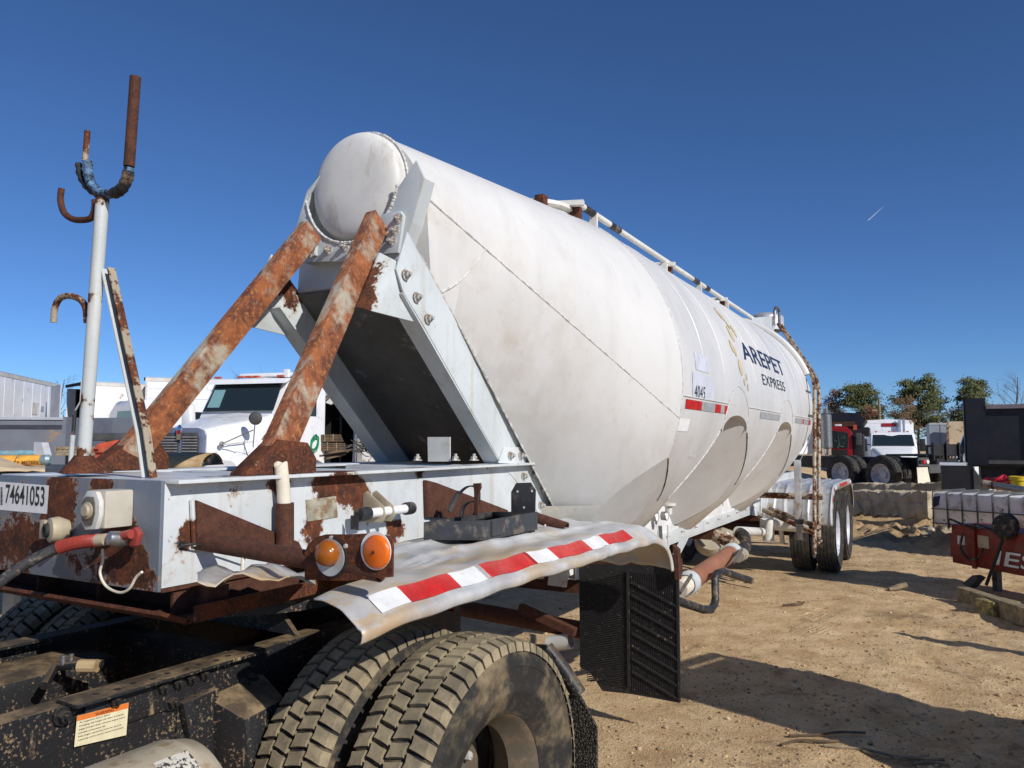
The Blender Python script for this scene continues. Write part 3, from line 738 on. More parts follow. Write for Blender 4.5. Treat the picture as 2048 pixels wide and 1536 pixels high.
for p in ((-1.62,1.9,1.26), (-1.5,2.6,1.26), (-1.4,1.7,1.2), (-1.7,1.7,1.25)):
    cc = t.mix(t.math('MULTIPLY', t.math('MULTIPLY', t.near(rel(p), .4), t.ramp(t.noise(12, 6, .7, stretch=(1,.4,1), off=p), .42, .6)), .9), cc, s2l((186,158,118)))
M_fend = t.out(cc, t.ramp(n1, .3, .7, .42, .6), .15, t.bump(t.noise(30, 5), .2, .004), .4)
fend = part('front_fender', b, M_fend, trailer, smooth=60)
sol = fend.modifiers.new('thickness', 'SOLIDIFY'); sol.thickness = .004; sol.offset = -1
# reflective strips follow the outer skirt
def edge_strip(ya, yb, m):
    rr_ = []
    idx = [i for i in range(NT_+1) if ya-.02 <= rows[i][NX+1].y <= yb+.02 and i/NT_ < .84]
    for i in idx:
        a, b_, c_ = rows[i][NX+1], rows[i][NX+2], rows[i][NX+3]
        o = Vector((.0032, 0, .0026)); rr_.append([a+o, b_+o, b_.lerp(c_, .5)+o, c_+o])
    if len(rr_) > 1: part('reflective_strip', MB().grid(rr_), m, fend, smooth=60)
ys = [1.83, 1.96, 2.20, 2.36, 2.60+.06, 2.83, 3.06, 3.27, 3.42+.07]
def ypx(x, y): return W(x, y, X=-1.385).y
cuts = [ypx(762,1195), ypx(815,1178), ypx(917,1145), ypx(973,1130), ypx(1066,1105), ypx(1113,1090), ypx(1180,1075), ypx(1213,1065), ypx(1261,1055)]
for i in range(8): edge_strip(cuts[i], cuts[i+1]-.0, M_wtape if i % 2 == 0 else M_red)
# torn scrap of sheet under the front corner
rows2 = []
for i in range(14):
    r_ = []
    for j in range(9):
        u, v = i/13, j/8; p = W(395+u*235, 1150+v*22-14*math.sin(u*3.1)+(rngf.random()-.5)*9*(v in (0,1)), X=-1.98+.25*v+.05*u)
        r_.append(p+Vector((0, 0, .012*math.sin(u*13+v*3)+.006*rngf.random())))
    rows2.append(r_)
tb = part('torn_sheet', MB().grid(rows2), M_fend, trailer, smooth=60); tb.modifiers.new('t', 'SOLIDIFY').thickness = .003
b = MB().tube(smooth_path([W(505,1098,X=-1.95), W(492,1105,X=-1.9), W(486,1120,X=-1.88), W(485,1140,X=-1.88)], 5), .006, 8); part('cable', b, M_cream, trailer)
b = MB().tube(smooth_path([W(362,1091,X=XR+.02), W(390,1088,X=XR+.04), W(440,1096,X=XR+.05), W(505,1102,X=XR+.09)], 6), .0035, 6); part('wire', b, M_black, trailer)
part('hole', MB().lathe([(.0001,0),(.014,0)], W(364,1091,X=XR+.0015), (1,0,0), 14), M_black, trailer)
# fender brackets and the black tray lying on it
fz = lambda x, y: fender_z(x, y)
M_tray = plain('tray_black', (58,60,63), .5, 0, .12, 9, .1, .25, (110,100,88))
y0, y1 = 2.72, 3.30; zt = 1.285
tray = part('step_tray', MB().add([(-1.95,y0,zt),(-1.70,y0+.12,zt),(-1.70,y1,zt),(-1.95,y1,zt),(-1.95,y0,zt+.075),(-1.70,y0+.12,zt+.085),(-1.70,y1,zt+.085),(-1.95,y1,zt+.075)],
      [(3,2,1,0),(0,1,5,4),(1,2,6,5),(2,3,7,6),(3,0,4,7)]), M_tray, trailer, bevel=.002)
tray.modifiers.new('t', 'SOLIDIFY').thickness = .005
pl = [W(x, y, Y=3.31) for x, y in ((1022,1066),(1022,984),(1032,966),(1061,965),(1071,980),(1069,1064))]
up_ = part('end_plate', MB().prism(pl, (0,.006,0)), M_tray, tray, bevel=.001)
for x, y in ((1035,983),(1064,982),(1048,1015),(1031,1048),(1061,1045)):
    part('bolt_hole', MB().lathe([(.0001,0),(.006,0)], W(x, y, Y=3.308), (0,-1,0), 10), M_wtape if y < 1030 else M_black, tray)
for k, pts in enumerate(([(898,1022),(915,990),(935,972),(955,975),(958,1000),(950,1030)], [(921,1035),(925,1015),(938,1003),(955,1002)], [(840,1040),(832,1052),(825,1060)])):
    P = smooth_path([W(x, y, Y=2.95) for x, y in pts], 6); rr_ = [[p+Vector((0,-.012,.0)), p+Vector((0,.012,0))] for p in P]
    o = part('strap', MB().grid(rr_), M_tray, tray, smooth=60); o.modifiers.new('t', 'SOLIDIFY').thickness = .006
part('latch', MB().prism([W(x, y, Y=2.93) for x, y in ((946,967),(960,966),(961,975),(955,990),(955,1030),(948,1030),(948,985))], (0,.012,0)), M_brown, tray)
part('bar', MB().beam(W(898,1022,Y=2.9), W(918,983,Y=2.95), .012, .018), M_tray, tray)
part('side_lug', MB().box(-1.72,-1.69,2.86,2.97,1.30,1.365), M_tray, tray, bevel=.003)
part('tie', MB().lathe([(.0315,-.006),(.034,0),(.0315,.006)], W(1095,1054,Y=3.62), (1,0,-.03), 16), M_cream, trailer)
# ---------------------------------------------------------------- mud flap behind the tractor's wheels
YM = 4.47
fl = [W(1158,1128,Y=YM), W(1358,1128,Y=YM), W(1360,1406,Y=YM), W(1262,1388,Y=YM), W(1205,1382,Y=YM), W(1180,1345,Y=YM), W(1160,1335,Y=YM)]
M_flap = plain('flap_rubber', (38,38,39), .6, 0, .15, 30, .2, .06, (150,130,95))
flap = part('mud_flap', MB().prism(fl, (0,.008,0)), M_flap, trailer)
xl, xm, xr = fl[0].x, W(1257,1200,Y=YM).x, fl[1].x; zt_, zb_ = fl[0].z-.02, fl[2].z+.02
for k in range(9):
    zz = zt_-.10-k*.075
    if zz-.10 > zb_-.03: part('rib', MB().beam((xm+.02, YM-.006, zz+.04), (xr-.02, YM-.006, zz-.075), .014, .012, (0,1,0)), M_flap, flap)
b = MB(); b.beam((xm, YM-.007, zt_), (xm, YM-.007, zb_+.03), .016, .014, (1,0,0)); part('centre_rib', b, M_flap, flap)
part('edge_rib', MB().beam((xr-.008, YM-.006, zt_), (xr-.008, YM-.006, zb_-.01), .014, .014, (1,0,0)), M_flap, flap)
b = MB()
for k in range(58):                                   # fine ribs: left half rising to the right, right half close upright lines
    zz = zt_-.01-k*.0135
    xa, xb = xl+.006, xm-.012; za, zb2 = zz-.085, zz
    lim = zb_+.02 if True else 0
    if zb2 < lim: continue
    if za < lim: xa += (xb-xa)*(lim-za)/(zb2-za); za = lim
    if za < W(1180,1345,Y=YM).z: xa = max(xa, xl+.05)
    b.beam((xa, YM-.003, za), (xb, YM-.003, zb2), .0055, .006, (0,1,0))
for k in range(26):
    xx = xm+.02+k*(xr-xm-.04)/25
    b.beam((xx, YM-.002, zt_), (xx, YM-.002, zb_), .0045, .004, (1,0,0))
part('fine_ribs', b, M_flap, flap, kind='stuff')
part('flap_hanger', MB().box(-2.05, -1.36, YM+.01, YM+.03, .93, 1.02), M_brown, trailer)
part('flap_post', MB().prism([W(1345,1090,Y=4.42), W(1356,1100,Y=4.42), W(1358,1160,Y=4.42), W(1350,1160,Y=4.42)], (0,.05,0)), M_brown, trailer)
# ---------------------------------------------------------------- skirt, lower rail and what hangs below it
XS = -2.06
M_skirt = rusty('skirt_white', (228,229,228), .02, 5, [((XS,8.3,1.05), .08)], root=T0)
for s in (1, -1):
    xs = XS if s > 0 else 2*XC-XS
    part('side_skirt', MB().box(*sorted((xs, xs-.008*s)), 4.3, 9.95, .87, 1.36), M_skirt, trailer)
    lr = part('lower_rail', MB().box(*sorted((xs+.004*s, xs+.016*s)), 4.5, 9.75, .845, .945), M_frame, trailer, bevel=.002)
    part('rail_lip', MB().box(*sorted((xs+.016*s, xs-.08*s)), 4.5, 9.75, .835, .844), M_frame, lr)
SMALL = bolt_mesh(.007)
for y in np.arange(5.9, 9.7, .42): bolt((XS+.016, float(y), .915), (1,0,0), me=SMALL)
# front bulkhead of the lower bay, cross members in the dark
for y in (4.75, 5.9, 8.0, 10.2): part('cross_member', MB().box(-2.96, -2.08, y, y+.08, .70, .86), M_brown, trailer)
part('lower_beam', MB().box(-2.6, -1.95, 4.9, 4.98, .85, 1.1), M_brown, trailer)
part('drop_tube', MB().cyl((-3.0, 4.6, .55), (-1.95, 4.6, .50), .055, 16), M_brown, trailer)
part('white_stub', MB().pipe([W(1098,1288,Y=4.55), W(1142,1281,Y=4.55)], .05, .008, 16), M_pipewhite, trailer)
part('angle_brace', MB().beam(W(1040,1215,Y=4.3), W(1150,1265,Y=4.3), .05, .05), M_brown, trailer)
part('bracket_plate', MB().prism([W(x, y, Y=4.2) for x, y in ((1100,1125),(1140,1125),(1132,1175),(1095,1170))], (0,.01,0)), M_pipewhite, trailer)
# gauges
for k, (x, y, m) in enumerate(((1311,1034,M_black),(1331,1032,M_steel))):
    c = W(x, y, X=XS+.12)
    g_ = part('gauge', MB().lathe([(.0001,-.03),(.034,-.03),(.036,.012),(.031,.016),(.031,.010),(.0001,.010)], c, (1,-.12,0), 24), M_steel, trailer)
    part('dial', MB().lathe([(.0001,.0115),(.030,.0115)], c, (1,-.12,0), 24), M_paper, g_)
part('relief_valve', MB().lathe([(.0001,0),(.06,0),(.06,-.02),(.03,-.03),(.028,-.09)], W(1337,1006,X=XS+.12), (0,0,1), 18), M_pipewhite, trailer)
part('valve_stem', MB().cyl(W(1320,1052,X=XS+.1), W(1322,1090,X=XS+.1), .016, 10), M_steel, trailer)
part('drain_cord', MB().tube([W(1336,1050,X=XS+.1), W(1337,1094,X=XS+.1)], .008, 8), M_pipewhite, trailer)
M_cast = rusty('dirty_casting', (168,160,142), .3, 10, off=(5,1,8))
# discharge pipe along the side with clamps and a hose
dp0, dp1 = W(1376,1166,X=-1.55), W(1463,1106,X=-1.55)
M_dpipe = rusty('primer_pipe', (150,100,76), .12, 8, off=(3,1,1), rust=[(110,66,48),(86,52,38),(140,90,66)], pr=.6)
pp = part('discharge_pipe', MB().tube([dp0, dp1], .066, 24), M_dpipe, trailer)
ddir = (dp1-dp0).normalized()
for p in (dp0, dp1): part('pipe_clamp', MB().lathe([(.067,-.055),(.078,-.05),(.080,.0),(.078,.05),(.067,.055)], p, ddir, 24), M_leg, pp)
part('pipe_end', MB().tube([dp0-ddir*.02, dp0-ddir*.22], .06, 20), M_cream, pp)
part('elbow', MB().tube(smooth_path([dp1+ddir*.05, dp1+ddir*.16, dp1+ddir*.22+Vector((-.05,0,.05)), dp1+ddir*.24+Vector((-.2,0,.1))], 5), .055, 20), M_ladder, pp)
hb = MB(); P = smooth_path([W(1478,1108,X=-1.5), W(1489,1092,X=-1.5), W(1487,1073,X=-1.55), W(1478,1066,X=-1.6)], 8)
hb.tube(P, [.050+.006*(i % 2) for i in range(len(P))], 18); part('hose', hb, M_rubber, pp)
part('hose_cap', MB().cyl(W(1486,1108,X=-1.45), W(1476,1113,X=-1.45), .048, 18), M_cast, pp)
for (a, b_) in (((1484,1098),(1466,1126)), ((1383,1150),(1360,1186))): part('clamp_lever', MB().beam(W(*a, X=-1.42), W(*b_, X=-1.42), .014, .02), M_steel, pp)
part('pipe_strut', MB().beam(W(1370,1075,X=-1.7), W(1352,1110,X=-1.7), .05, .012), M_frame, trailer)
# black bent hose rest
P = [W(1350,1200,X=-1.42), W(1406,1219,X=-1.42)] + [W(x, y, X=-1.42) for x, y in ((1422,1219),(1429,1208),(1431,1196))] + [W(x, y, X=-1.42) for x, y in ((1430,1158),(1434,1147),(1446,1143))] + [W(1501,1161,X=-1.36)]
part('hose_rest', MB().tube(P, .027, 14), M_black, trailer, smooth=60)
# odd pipework in the shade under the rail
for a, b_, r_ in (((1537,1040),(1537,1082),.07), ((1560,1045),(1565,1085),.03), ((1586,1045),(1585,1088),.03)):
    part('drop_pipe', MB().cyl(W(*a, X=-1.9), W(*b_, X=-1.9), r_, 14), M_pipewhite, trailer)
part('rear_pipe', MB().cyl(W(1476,1062,X=-1.95), W(1530,1064,X=-1.95), .05, 14), M_pipewhite, trailer)
part('hopper_valve', MB().lathe([(.0001,-.06),(.14,-.06),(.15,-.02),(.15,.02),(.14,.06),(.0001,.06)], W(1418,1084,X=-2.2), (.3,-.6,.6), 22), M_cast, trailer)
part('valve_body', MB().lathe([(.0001,-.1),(.10,-.1),(.13,0),(.10,.1),(.0001,.1)], W(1446,1079,X=-2.1), (1,0,0), 18), M_cast, trailer)
part('valve_handle', MB().beam(W(1452,1066,X=-2.0), W(1470,1082,X=-1.9), .02, .03), M_wtape, trailer)
# ---------------------------------------------------------------- rear end: subframe, landing leg, ladder
part('rear_plate', MB().prism([W(x, y, X=XS+.02) for x, y in ((1507,1000),(1515,988),(1528,984),(1534,995),(1530,1018),(1512,1032),(1503,1030))], (.02,0,0)), M_frame, trailer, bevel=.002)
part('rear_rail', MB().box(-2.12, -2.06, 9.6, 13.4, 1.02, 1.24), M_frame, trailer, bevel=.003)
part('rear_rail', MB().box(-3.0, -2.94, 9.6, 13.4, 1.02, 1.24), M_frame, trailer, bevel=.003)
for a, w_ in (((1541,975),14), ((1552,968),18)):
    part('upright', MB().prism([W(a[0], a[1], X=-2.0), W(a[0]+w_, a[1]-4, X=-2.0), W(a[0]+w_, 1042, X=-2.0), W(a[0], 1044, X=-2.0)], (-.03,0,0)), M_pipewhite, trailer)
LL = W(1595,930,X=-1.46); lz = lambda y: W(1595,y,X=-1.46).z
ll = part('landing_leg', MB().box(LL.x-.036, LL.x+.036, LL.y-.036, LL.y+.036, lz(1052), 1.5), M_alu, trailer, bevel=.008)
part('clamp_band', MB().box(LL.x-.046, LL.x+.046, LL.y-.046, LL.y+.046, lz(1050), lz(1040)), M_black, ll)
part('inner_leg', MB().box(LL.x-.027, LL.x+.027, LL.y-.027, LL.y+.027, lz(1082), lz(1052)-.001), M_steel, ll)
lad = part('ladder', MB().tube(smooth_path([W(1556,648,X=-1.95), W(1585,690,X=-1.7), W(1612,730,X=-1.45), W(1624,752,X=-1.33), W(1629,778,X=-1.28)], 5)+[W(1629,1108,X=-1.28)], .021, 10), M_ladder, trailer, smooth=60)
yA = W(1629,900,X=-1.28).y; yBk = W(1638,900,X=-1.28).y
P2 = smooth_path([W(1563,650,X=-1.95), W(1592,694,X=-1.7), W(1620,736,X=-1.45), W(1632,756,X=-1.33), W(1638,782,X=-1.28)], 5)+[W(1638,1078,X=-1.28)]
part('side_rail', MB().tube(P2, .021, 10), M_ladder, lad, smooth=60)
for py in (660, 690, 722): 
    a = W(1556+(py-648)*.72, py, X=-1.95+(py-648)*.0063); b_ = W(1563+(py-648)*.72, py+3, X=-1.95+(py-648)*.0063); part('rung', MB().cyl(a, b_, .014, 8), M_ladder, lad)
for z in np.arange(.55, 2.5, .3): part('rung', MB().cyl((-1.28, yA, z), (-1.28, yBk, z), .014, 8), M_ladder, lad)
part('ladder_arm', MB().cyl((-2.05, yA+.1, 1.075), (-1.22, yA+.1, 1.075), .036, 12), M_ladder, lad)
for dz in (.66, .74): part('ladder_arm', MB().cyl(W(1527+ (dz>.7)*14, 1020-(dz>.7)*2, X=-1.95), (-1.28, yA+.05*(dz>.7), dz), .03, 12), M_ladder, lad)
part('axle_tube', MB().cyl((-2.0, 9.9, .70), (-1.45, 9.95, .68), .07, 14), M_pipewhite, trailer)
# platform, hoop, rear dome vent
plat = part('platform', MB().prism([W(1503,636,X=-2.05), W(1549,632,X=-2.05), W(1552,652,X=-2.05), W(1540,680,X=-2.05), W(1510,655,X=-2.05)], (-.5,0,0)), M_frame, trailer, bevel=.003)
part('hoop', MB().tube([W(1549,650,X=-2.02), W(1549,622,X=-2.02), W(1551,615,X=-2.02), W(1555,615,X=-2.02), W(1558,623,X=-2.02), W(1559,650,X=-2.02)], .02, 10), M_steel, plat)
part('vent_lid', MB().lathe([(.0001,.09),(.18,.08),(.26,.03),(.27,0),(.27,-.2)], W(1532,638,X=-2.4), (0,0,1), 28), M_alu, plat)
part('rear_rib', MB().tube([Vector((XC+(RT+.02)*math.cos(R(a)), YE+.02, ZC+(RT+.02)*math.sin(R(a)))) for a in range(75, 20, -3)], .045, 10), M_tank, trailer)
# top walkway handrail and manholes
HX = -2.22
hy0, hy1 = W(1160,410,X=HX), W(1509,636,X=HX); hz = hy0.z
hr = part('handrail', MB().tube([(HX, hy0.y, hz), (HX, hy1.y, hz)], .024, 12), M_hand, trailer, smooth=60)
for a, b_ in (((1168,415),(1187,427)), ((1219,449),(1238,461)), ((1385,557),(1396,563)), ((1409,572),(1417,578))):
    ya, yb_ = W(*a, X=HX).y, W(*b_, X=HX).y; part('black_band', MB().cyl((HX, ya, hz), (HX, yb_, hz), .0275, 14), M_black, hr)
for x, y in ((1187,435),(1328,525),(1398,575),(1452,600)):
    yy = W(x, y, X=HX).y; part('post', MB().box(HX-.03, HX+.03, yy-.012, yy+.012, hz-.19, hz-.01), M_hand, hr)
def manhole(y, s=1):
    zt = ZC+RT; x = XC+.12
    zt -= .02; m = part('manhole', MB().lathe([(.27,-.05),(.27,.07),(.25,.075),(.25,.09),(.29,.10),(.29,.125),(.2,.15),(.0001,.165)], (XC, y, zt), (0,0,1), 32), M_hand, trailer)
    for k in range(5):
        a = R(20+k*72); c = Vector((XC+.31*math.cos(a), y+.31*math.sin(a), zt+.09))
        part('clamp', MB().box(c.x-.035, c.x+.035, c.y-.035, c.y+.035, c.z-.05, c.z+.05), M_rust, m, bevel=.006)
    part('hinge_arm', MB().beam((XC-.2, y-.1, zt+.16), (XC+.38, y+.05, zt+.14), .05, .035), M_hand, m)
    return m
for y in (4.85, 7.0, 9.05): manhole(y)
# ---------------------------------------------------------------- hose fork on the front of the deck
YP = 1.63
def fp(x, y, d=0): return W(x, y, Y=YP+d)
M_pole = rusty('pole_paint', (200,205,204), .15, 6, [(fp(165,932), .10), (fp(168,900), .05), (fp(205,400), .07), (fp(176,640), .06), (fp(190,440), .05), (fp(186,600), .05), (fp(172,800), .05)], root=T0)
pole = part('fork_pole', MB().tube([fp(166,935), fp(205,397)], .0225, 20), M_pole, trailer, smooth=60)
part('weld_mound', MB().lathe([(.075,0),(.062,.02),(.04,.045),(.031,.06)], fp(166,946), (0,0,1), 24), M_rust, pole)
part('upper_hook', MB().tube(smooth_path([fp(123,377), fp(121,400), fp(128,425), fp(145,438), fp(165,440), fp(182,436), fp(189,420), fp(190,400)], 5), .0115, 12), M_brown, pole, smooth=60)
part('lower_hook', MB().tube(smooth_path([fp(107,645), fp(110,615), fp(121,596), fp(140,592), fp(160,599), fp(171,615), fp(174,645)], 5), .0115, 12), M_pole if False else M_ladder, pole, smooth=60)
fork = part('fork', MB().tube(smooth_path([fp(176,323), fp(176,345), fp(184,370), fp(202,385), fp(222,388), fp(242,378), fp(254,358), fp(258,335)], 6), .0165, 16), plain('torn_blue_cover', (96,132,168), .6, 0, .3, 30, .5, .5, (20,22,26)), pole, smooth=60)
part('black_sleeve', MB().tube(smooth_path([fp(228,387), fp(243,378), fp(254,358), fp(257,343)], 6), [.0195+.0015*math.sin(i*2.1) for i in range(19)], 14), M_rubber, fork, smooth=60)
part('split_sleeve', MB().tube(smooth_path([fp(157,327), fp(160,350), fp(172,372), fp(190,387), fp(208,392)], 6), [.011+.002*math.sin(i*1.7) for i in range(25)], 12), M_rubber, fork, smooth=60)
part('fork_tine', MB().pipe([fp(258,333), fp(271,154)], .0185, .003, 18), M_brown, fork, smooth=60)
part('fork_tine', MB().tube([fp(170,322), fp(175,262)], .0105, 14), M_ladder, fork, smooth=60)
# angle iron brace
bp_, bq, br_ = fp(208,535), fp(278,862), fp(291,955)
def sect(p, q_, x0, x1, y0, y1):
    v = [e+Vector((x, y, 0)) for e in (p, q_) for y in (y0, y1) for x in (x0, x1)]
    return v, [(0,2,3,1),(4,5,7,6),(0,1,5,4),(2,6,7,3),(0,4,6,2),(1,3,7,5)]
bl, brr, bk = MB(), MB(), MB()
for p, q_ in ((bp_, bq), (bq, br_)):
    bl.add(*sect(p, q_, -.022, -.017, .0, .028)); brr.add(*sect(p, q_, .017, .022, .0, .028)); bk.add(*sect(p, q_, -.0168, .0168, .022, .027))
brace = part('brace', bl, M_pole, pole, smooth=20); part('brace_lip', brr, M_ladder, brace, smooth=20); part('brace_shade_web', bk, M_black, brace, smooth=20)  # web coloured black for the shade inside the channel
part('chain_post', MB().tube([W(140,938,Y=2.0), W(146,870,Y=2.0)], .010, 10), M_pole, trailer)
part('chain', MB().tube([W(146,872,Y=2.0), W(150,820,Y=2.0)], [.008,.008], 8), M_black, trailer)
part('chain_hook', MB().tube([W(150,822,Y=2.0), W(161,803,Y=2.0), W(164,760,Y=2.0)], .004, 8), M_pole, trailer)
# things fixed to the front plate
YQ = 1.552
c = W(222,1022,Y=YQ); c = Vector((W(214,1020,Y=YQ).x, YQ, W(214,1020,Y=YQ).z))
fx = W(181,1021,Y=YQ-.11)
bx = part('socket_box', MB().box(fx.x-.045, fx.x+.048, YQ-.095, YQ, fx.z-.055, fx.z+.06), rusty('socket_paint', (196,190,174), .12, 12, off=(2,2,9)), trailer, bevel=.008)
hexa = [(fx.x+a, YQ-.096, fx.z+b_) for a, b_ in ((-.048,.0),(-.040,.035),(-.02,.058),(.026,.058),(.044,.03),(.046,-.012),(.03,-.055),(-.022,-.06),(-.042,-.04))]
part('socket_lid', MB().prism(hexa, (0,-.016,0)), M_pipewhite, bx, bevel=.003)
hexb = [(fx.x+a*.8, YQ-.113, fx.z+.002+b_*.8) for a, b_ in ((-.048,.0),(-.040,.035),(-.02,.05),(.026,.05),(.034,.03),(.036,-.012),(.02,-.055),(-.022,-.06),(-.042,-.04))]
part('lid_recess', MB().prism(hexb, (0,-.003,0)), plain('worn_metal', (120,114,104), .5, .3, .2, 20, .2), bx, bevel=.001)
part('lid_boss', MB().lathe([(.0001,-.012),(.016,-.012),(.02,-.006),(.026,-.004),(.026,0)], (fx.x-.005, YQ-.116, fx.z-.0), (0,1,0), 22), M_beige, bx)
g0 = W(103,1060,Y=YQ-.05)
gl = part('glad_hand', MB().lathe([(.0001,-.012),(.022,-.012),(.040,-.006),(.043,.02),(.03,.05)], g0, (.25,1,0), 26), M_beige, trailer)
part('rubber_seal', MB().lathe([(.010,-.018),(.014,-.024),(.022,-.022),(.024,-.012),(.010,-.012)], g0, (.25,1,0), 24), M_rubber, gl)
part('lug', MB().box(g0.x-.05, g0.x-.022, g0.y-.012, g0.y+.006, g0.z-.03, g0.z+.032), M_beige, gl, bevel=.004)
g1 = W(236,1078,Y=YQ-.07); M_redp = rusty('faded_red', (158,66,58), .2, 14, off=(5,5,5), rust=[(120,90,80),(90,66,56),(150,120,104)])
rg = part('red_coupling', MB().tube([W(205,1080,Y=YQ-.075), W(262,1068,Y=YQ-.06)], .014, 14), M_redp, trailer)
part('coupling_head', MB().lathe([(.0001,-.03),(.02,-.028),(.024,0),(.018,.03)], g1, (.2,1,-.2), 20), M_steel, rg)
part('coupling_flange', MB().prism([W(x, y, Y=YQ-.05) for x, y in ((252,1066),(268,1054),(277,1068),(270,1092),(258,1094),(256,1080))], (0,.018,0)), M_redp, rg, bevel=.004)
part('white_wire', MB().tube(smooth_path([W(x, y, Y=YQ-.045) for x, y in ((205,1098),(206,1120),(200,1146),(212,1172),(238,1185),(258,1178),(272,1155),(284,1144))], 6), .0042, 8), M_cream, trailer)
# label on the plate
lp = [W(x, y, Y=YQ-.0015) for x, y in ((-16,962),(98,971),(94,1028),(-18,1018))]
lab = part('lot_label', MB().add(lp, [(3,2,1,0)]), M_paper, trailer)
def on_quad(name, text, x0, y0, x1, y1, h, m, parent, Y, bold=0, slope=None):
    a, b_ = W(x0, y0, Y=Y), W(x1, y1, Y=Y); hz_ = (a-W(x0, y0-h, Y=Y)).length
    v, f = fit_text(text, (b_-a).length, hz_, bold); d = (b_-a).normalized()
    return part(name, MB().add([a+d*p[0]+Vector((0,0,1))*p[1] for p in v], f), m, parent, recalc=False)
on_quad('digits', '74641053', 10, 1006, 88, 1013, 38, M_ink, lab, YQ-.003, .012)
bb = MB()
for k in range(14):
    p = W(1, 975+k*2.6, Y=YQ-.003); q_ = W(5, 975.3+k*2.6, Y=YQ-.003); hh = Vector((0,0,.0008+.0010*rngf.random())); bb.add([p-hh, q_-hh, q_+hh, p+hh], [(0,1,2,3)])
part('barcode', bb, M_ink, lab, recalc=False, kind='stuff')
# tan half-round cover lying across the deck
cp = W(380,938,X=-3.05); rows_ = []
M_tan = plain('tan_cover', (176,152,112), .7, 0, .1, 7, .15, .3, (150,120,84))
ux = Vector((.92, .38, 0)); vy = Vector((-.38, .92, 0)); c0 = W(318,930,Y=3.1); c1 = W(425,930,Y=3.1+.12)
ax_ = (c1-c0); pr = []
for i in range(13):
    a = R(200-i*15.5); o = vy*math.cos(a)*.13+Vector((0,0,1))*math.sin(a)*.075; pr.append([c0+o, c1+o])
hc = part('half_cover', MB().grid(pr), M_tan, trailer, smooth=60); hc.modifiers.new('t', 'SOLIDIFY').thickness = .01
part('end_panel', MB().prism([c1+vy*.13, c1+vy*-.13+Vector((0,0,.0)), c1+Vector((0,0,.07))], ax_.normalized()*.01), M_black, hc)
# ---------------------------------------------------------------- wheels
def tyre_prof(Ro, Ri, wd):
    h = wd/2; return [(Ri+.005,-h*.72),(Ri+.03,-h*.86),(Ri+.075,-h*.97),(Ri+.08,-h*1.0),(Ri+.09,-h*1.0),(Ri+.095,-h*.985),((Ri+Ro)/2+.01,-h*1.015),((Ri+Ro)/2+.035,-h*1.02),((Ri+Ro)/2+.038,-h*1.04),((Ri+Ro)/2+.05,-h*1.04),((Ri+Ro)/2+.053,-h*1.015),(Ro-.06,-h*.97),(Ro-.022,-h*.90),(Ro-.016,-h*.8),(Ro-.014,0),
                     (Ro-.016,h*.8),(Ro-.022,h*.90),(Ro-.06,h*.97),((Ri+Ro)/2+.053,h*1.015),((Ri+Ro)/2+.05,h*1.04),((Ri+Ro)/2+.038,h*1.04),((Ri+Ro)/2+.035,h*1.02),((Ri+Ro)/2+.01,h*1.015),(Ri+.095,h*.985),(Ri+.09,h*1.0),(Ri+.08,h*1.0),(Ri+.075,h*.97),(Ri+.03,h*.86),(Ri+.005,h*.72)]
def mud_tyre(name, tread=False):
    t = NT(name); n = t.noise(6, 7, .65); m = t.ramp(n, .36, .66) if tread else t.ramp(n, .45, .72)
    a = s2l((44,43,42)); d = s2l((158,144,116)) if tread else s2l((134,118,92))
    cc = t.mix(m, a if not tread else s2l((112,102,84)), d); cc = t.mix(t.math('MULTIPLY', t.ramp(t.noise(45, 5, .7), .5, .7), .35), cc, s2l((84,76,62)))
    return t.out(cc, .85, 0, t.bump(t.noise(60, 5), .3, .004), .25)
M_tyre = mud_tyre('muddy_tyre'); M_tread = mud_tyre('dusty_tread', True)
M_tyre2 = plain('dark_tyre', (40,40,41), .8, 0, .2, 9, .2, .3, (92,82,66))
M_tread2 = plain('grey_tread', (66,64,60), .85, 0, .2, 9, .25, .3, (105,94,74))
M_rim = rusty('wheel_rim', (104,96,84), .22, 9, off=(4,4,0), dirt=.3)
M_rimw = plain('white_rim', (196,198,206), .45, 0, .1, 8, .05, .2, (120,105,85))
def tyre_mesh(Ro=.53, Ri=.286, wd=.27, seg=72):
    return MB().lathe(tyre_prof(Ro, Ri, wd), (0,0,0), (1,0,0), seg)
def block_tread(Ro=.53, wd=.27, nb=64):
    b = MB(); lanes = [(-.47,-.25),(-.23,-.012),(.012,.23),(.25,.47)]; r0, r1 = Ro-.024, Ro+.002
    def P(x, a, r): return (x*wd, r*math.cos(a), r*math.sin(a))
    for li, (a0, a1) in enumerate(lanes):
        for k in range(nb):
            da = 2*math.pi/nb; c = da*(k+.5*(li % 2)+(.12 if li > 1 else 0)); h = da*.41; xm_ = (a0+a1)/2; s_ = da*.12*(1 if li % 2 else -1)
            w_ = (a1-a0)/2*.94; pts = [(xm_-w_, c-h-s_), (xm_, c-h+da*.03), (xm_+w_, c-h+s_), (xm_+w_*.86, c), (xm_+w_, c+h+s_), (xm_, c+h-da*.03), (xm_-w_, c+h-s_), (xm_-w_*.86, c)]
            shd = lambda x: (abs(x)/.46)**3*.012
            j = .001*rngf.random()
            v = [P(x, a, r0-shd(x)) for x, a in pts]+[P(x*.985+xm_*.015, c+(a-c)*.94, r1-shd(x)+j) for x, a in pts]
            if li in (0, 3):      # shoulder blocks run down the side
                sx = -1 if li == 0 else 1
                for q_ in ((0,7,6) if li == 0 else (2,3,4)):
                    v[q_] = P(.495*sx, pts[q_][1], Ro-.038)
            b.add(v, [tuple(range(15, 7, -1))]+[(i, (i+1) % 8, (i+1) % 8+8, i+8) for i in range(8)])
    return b
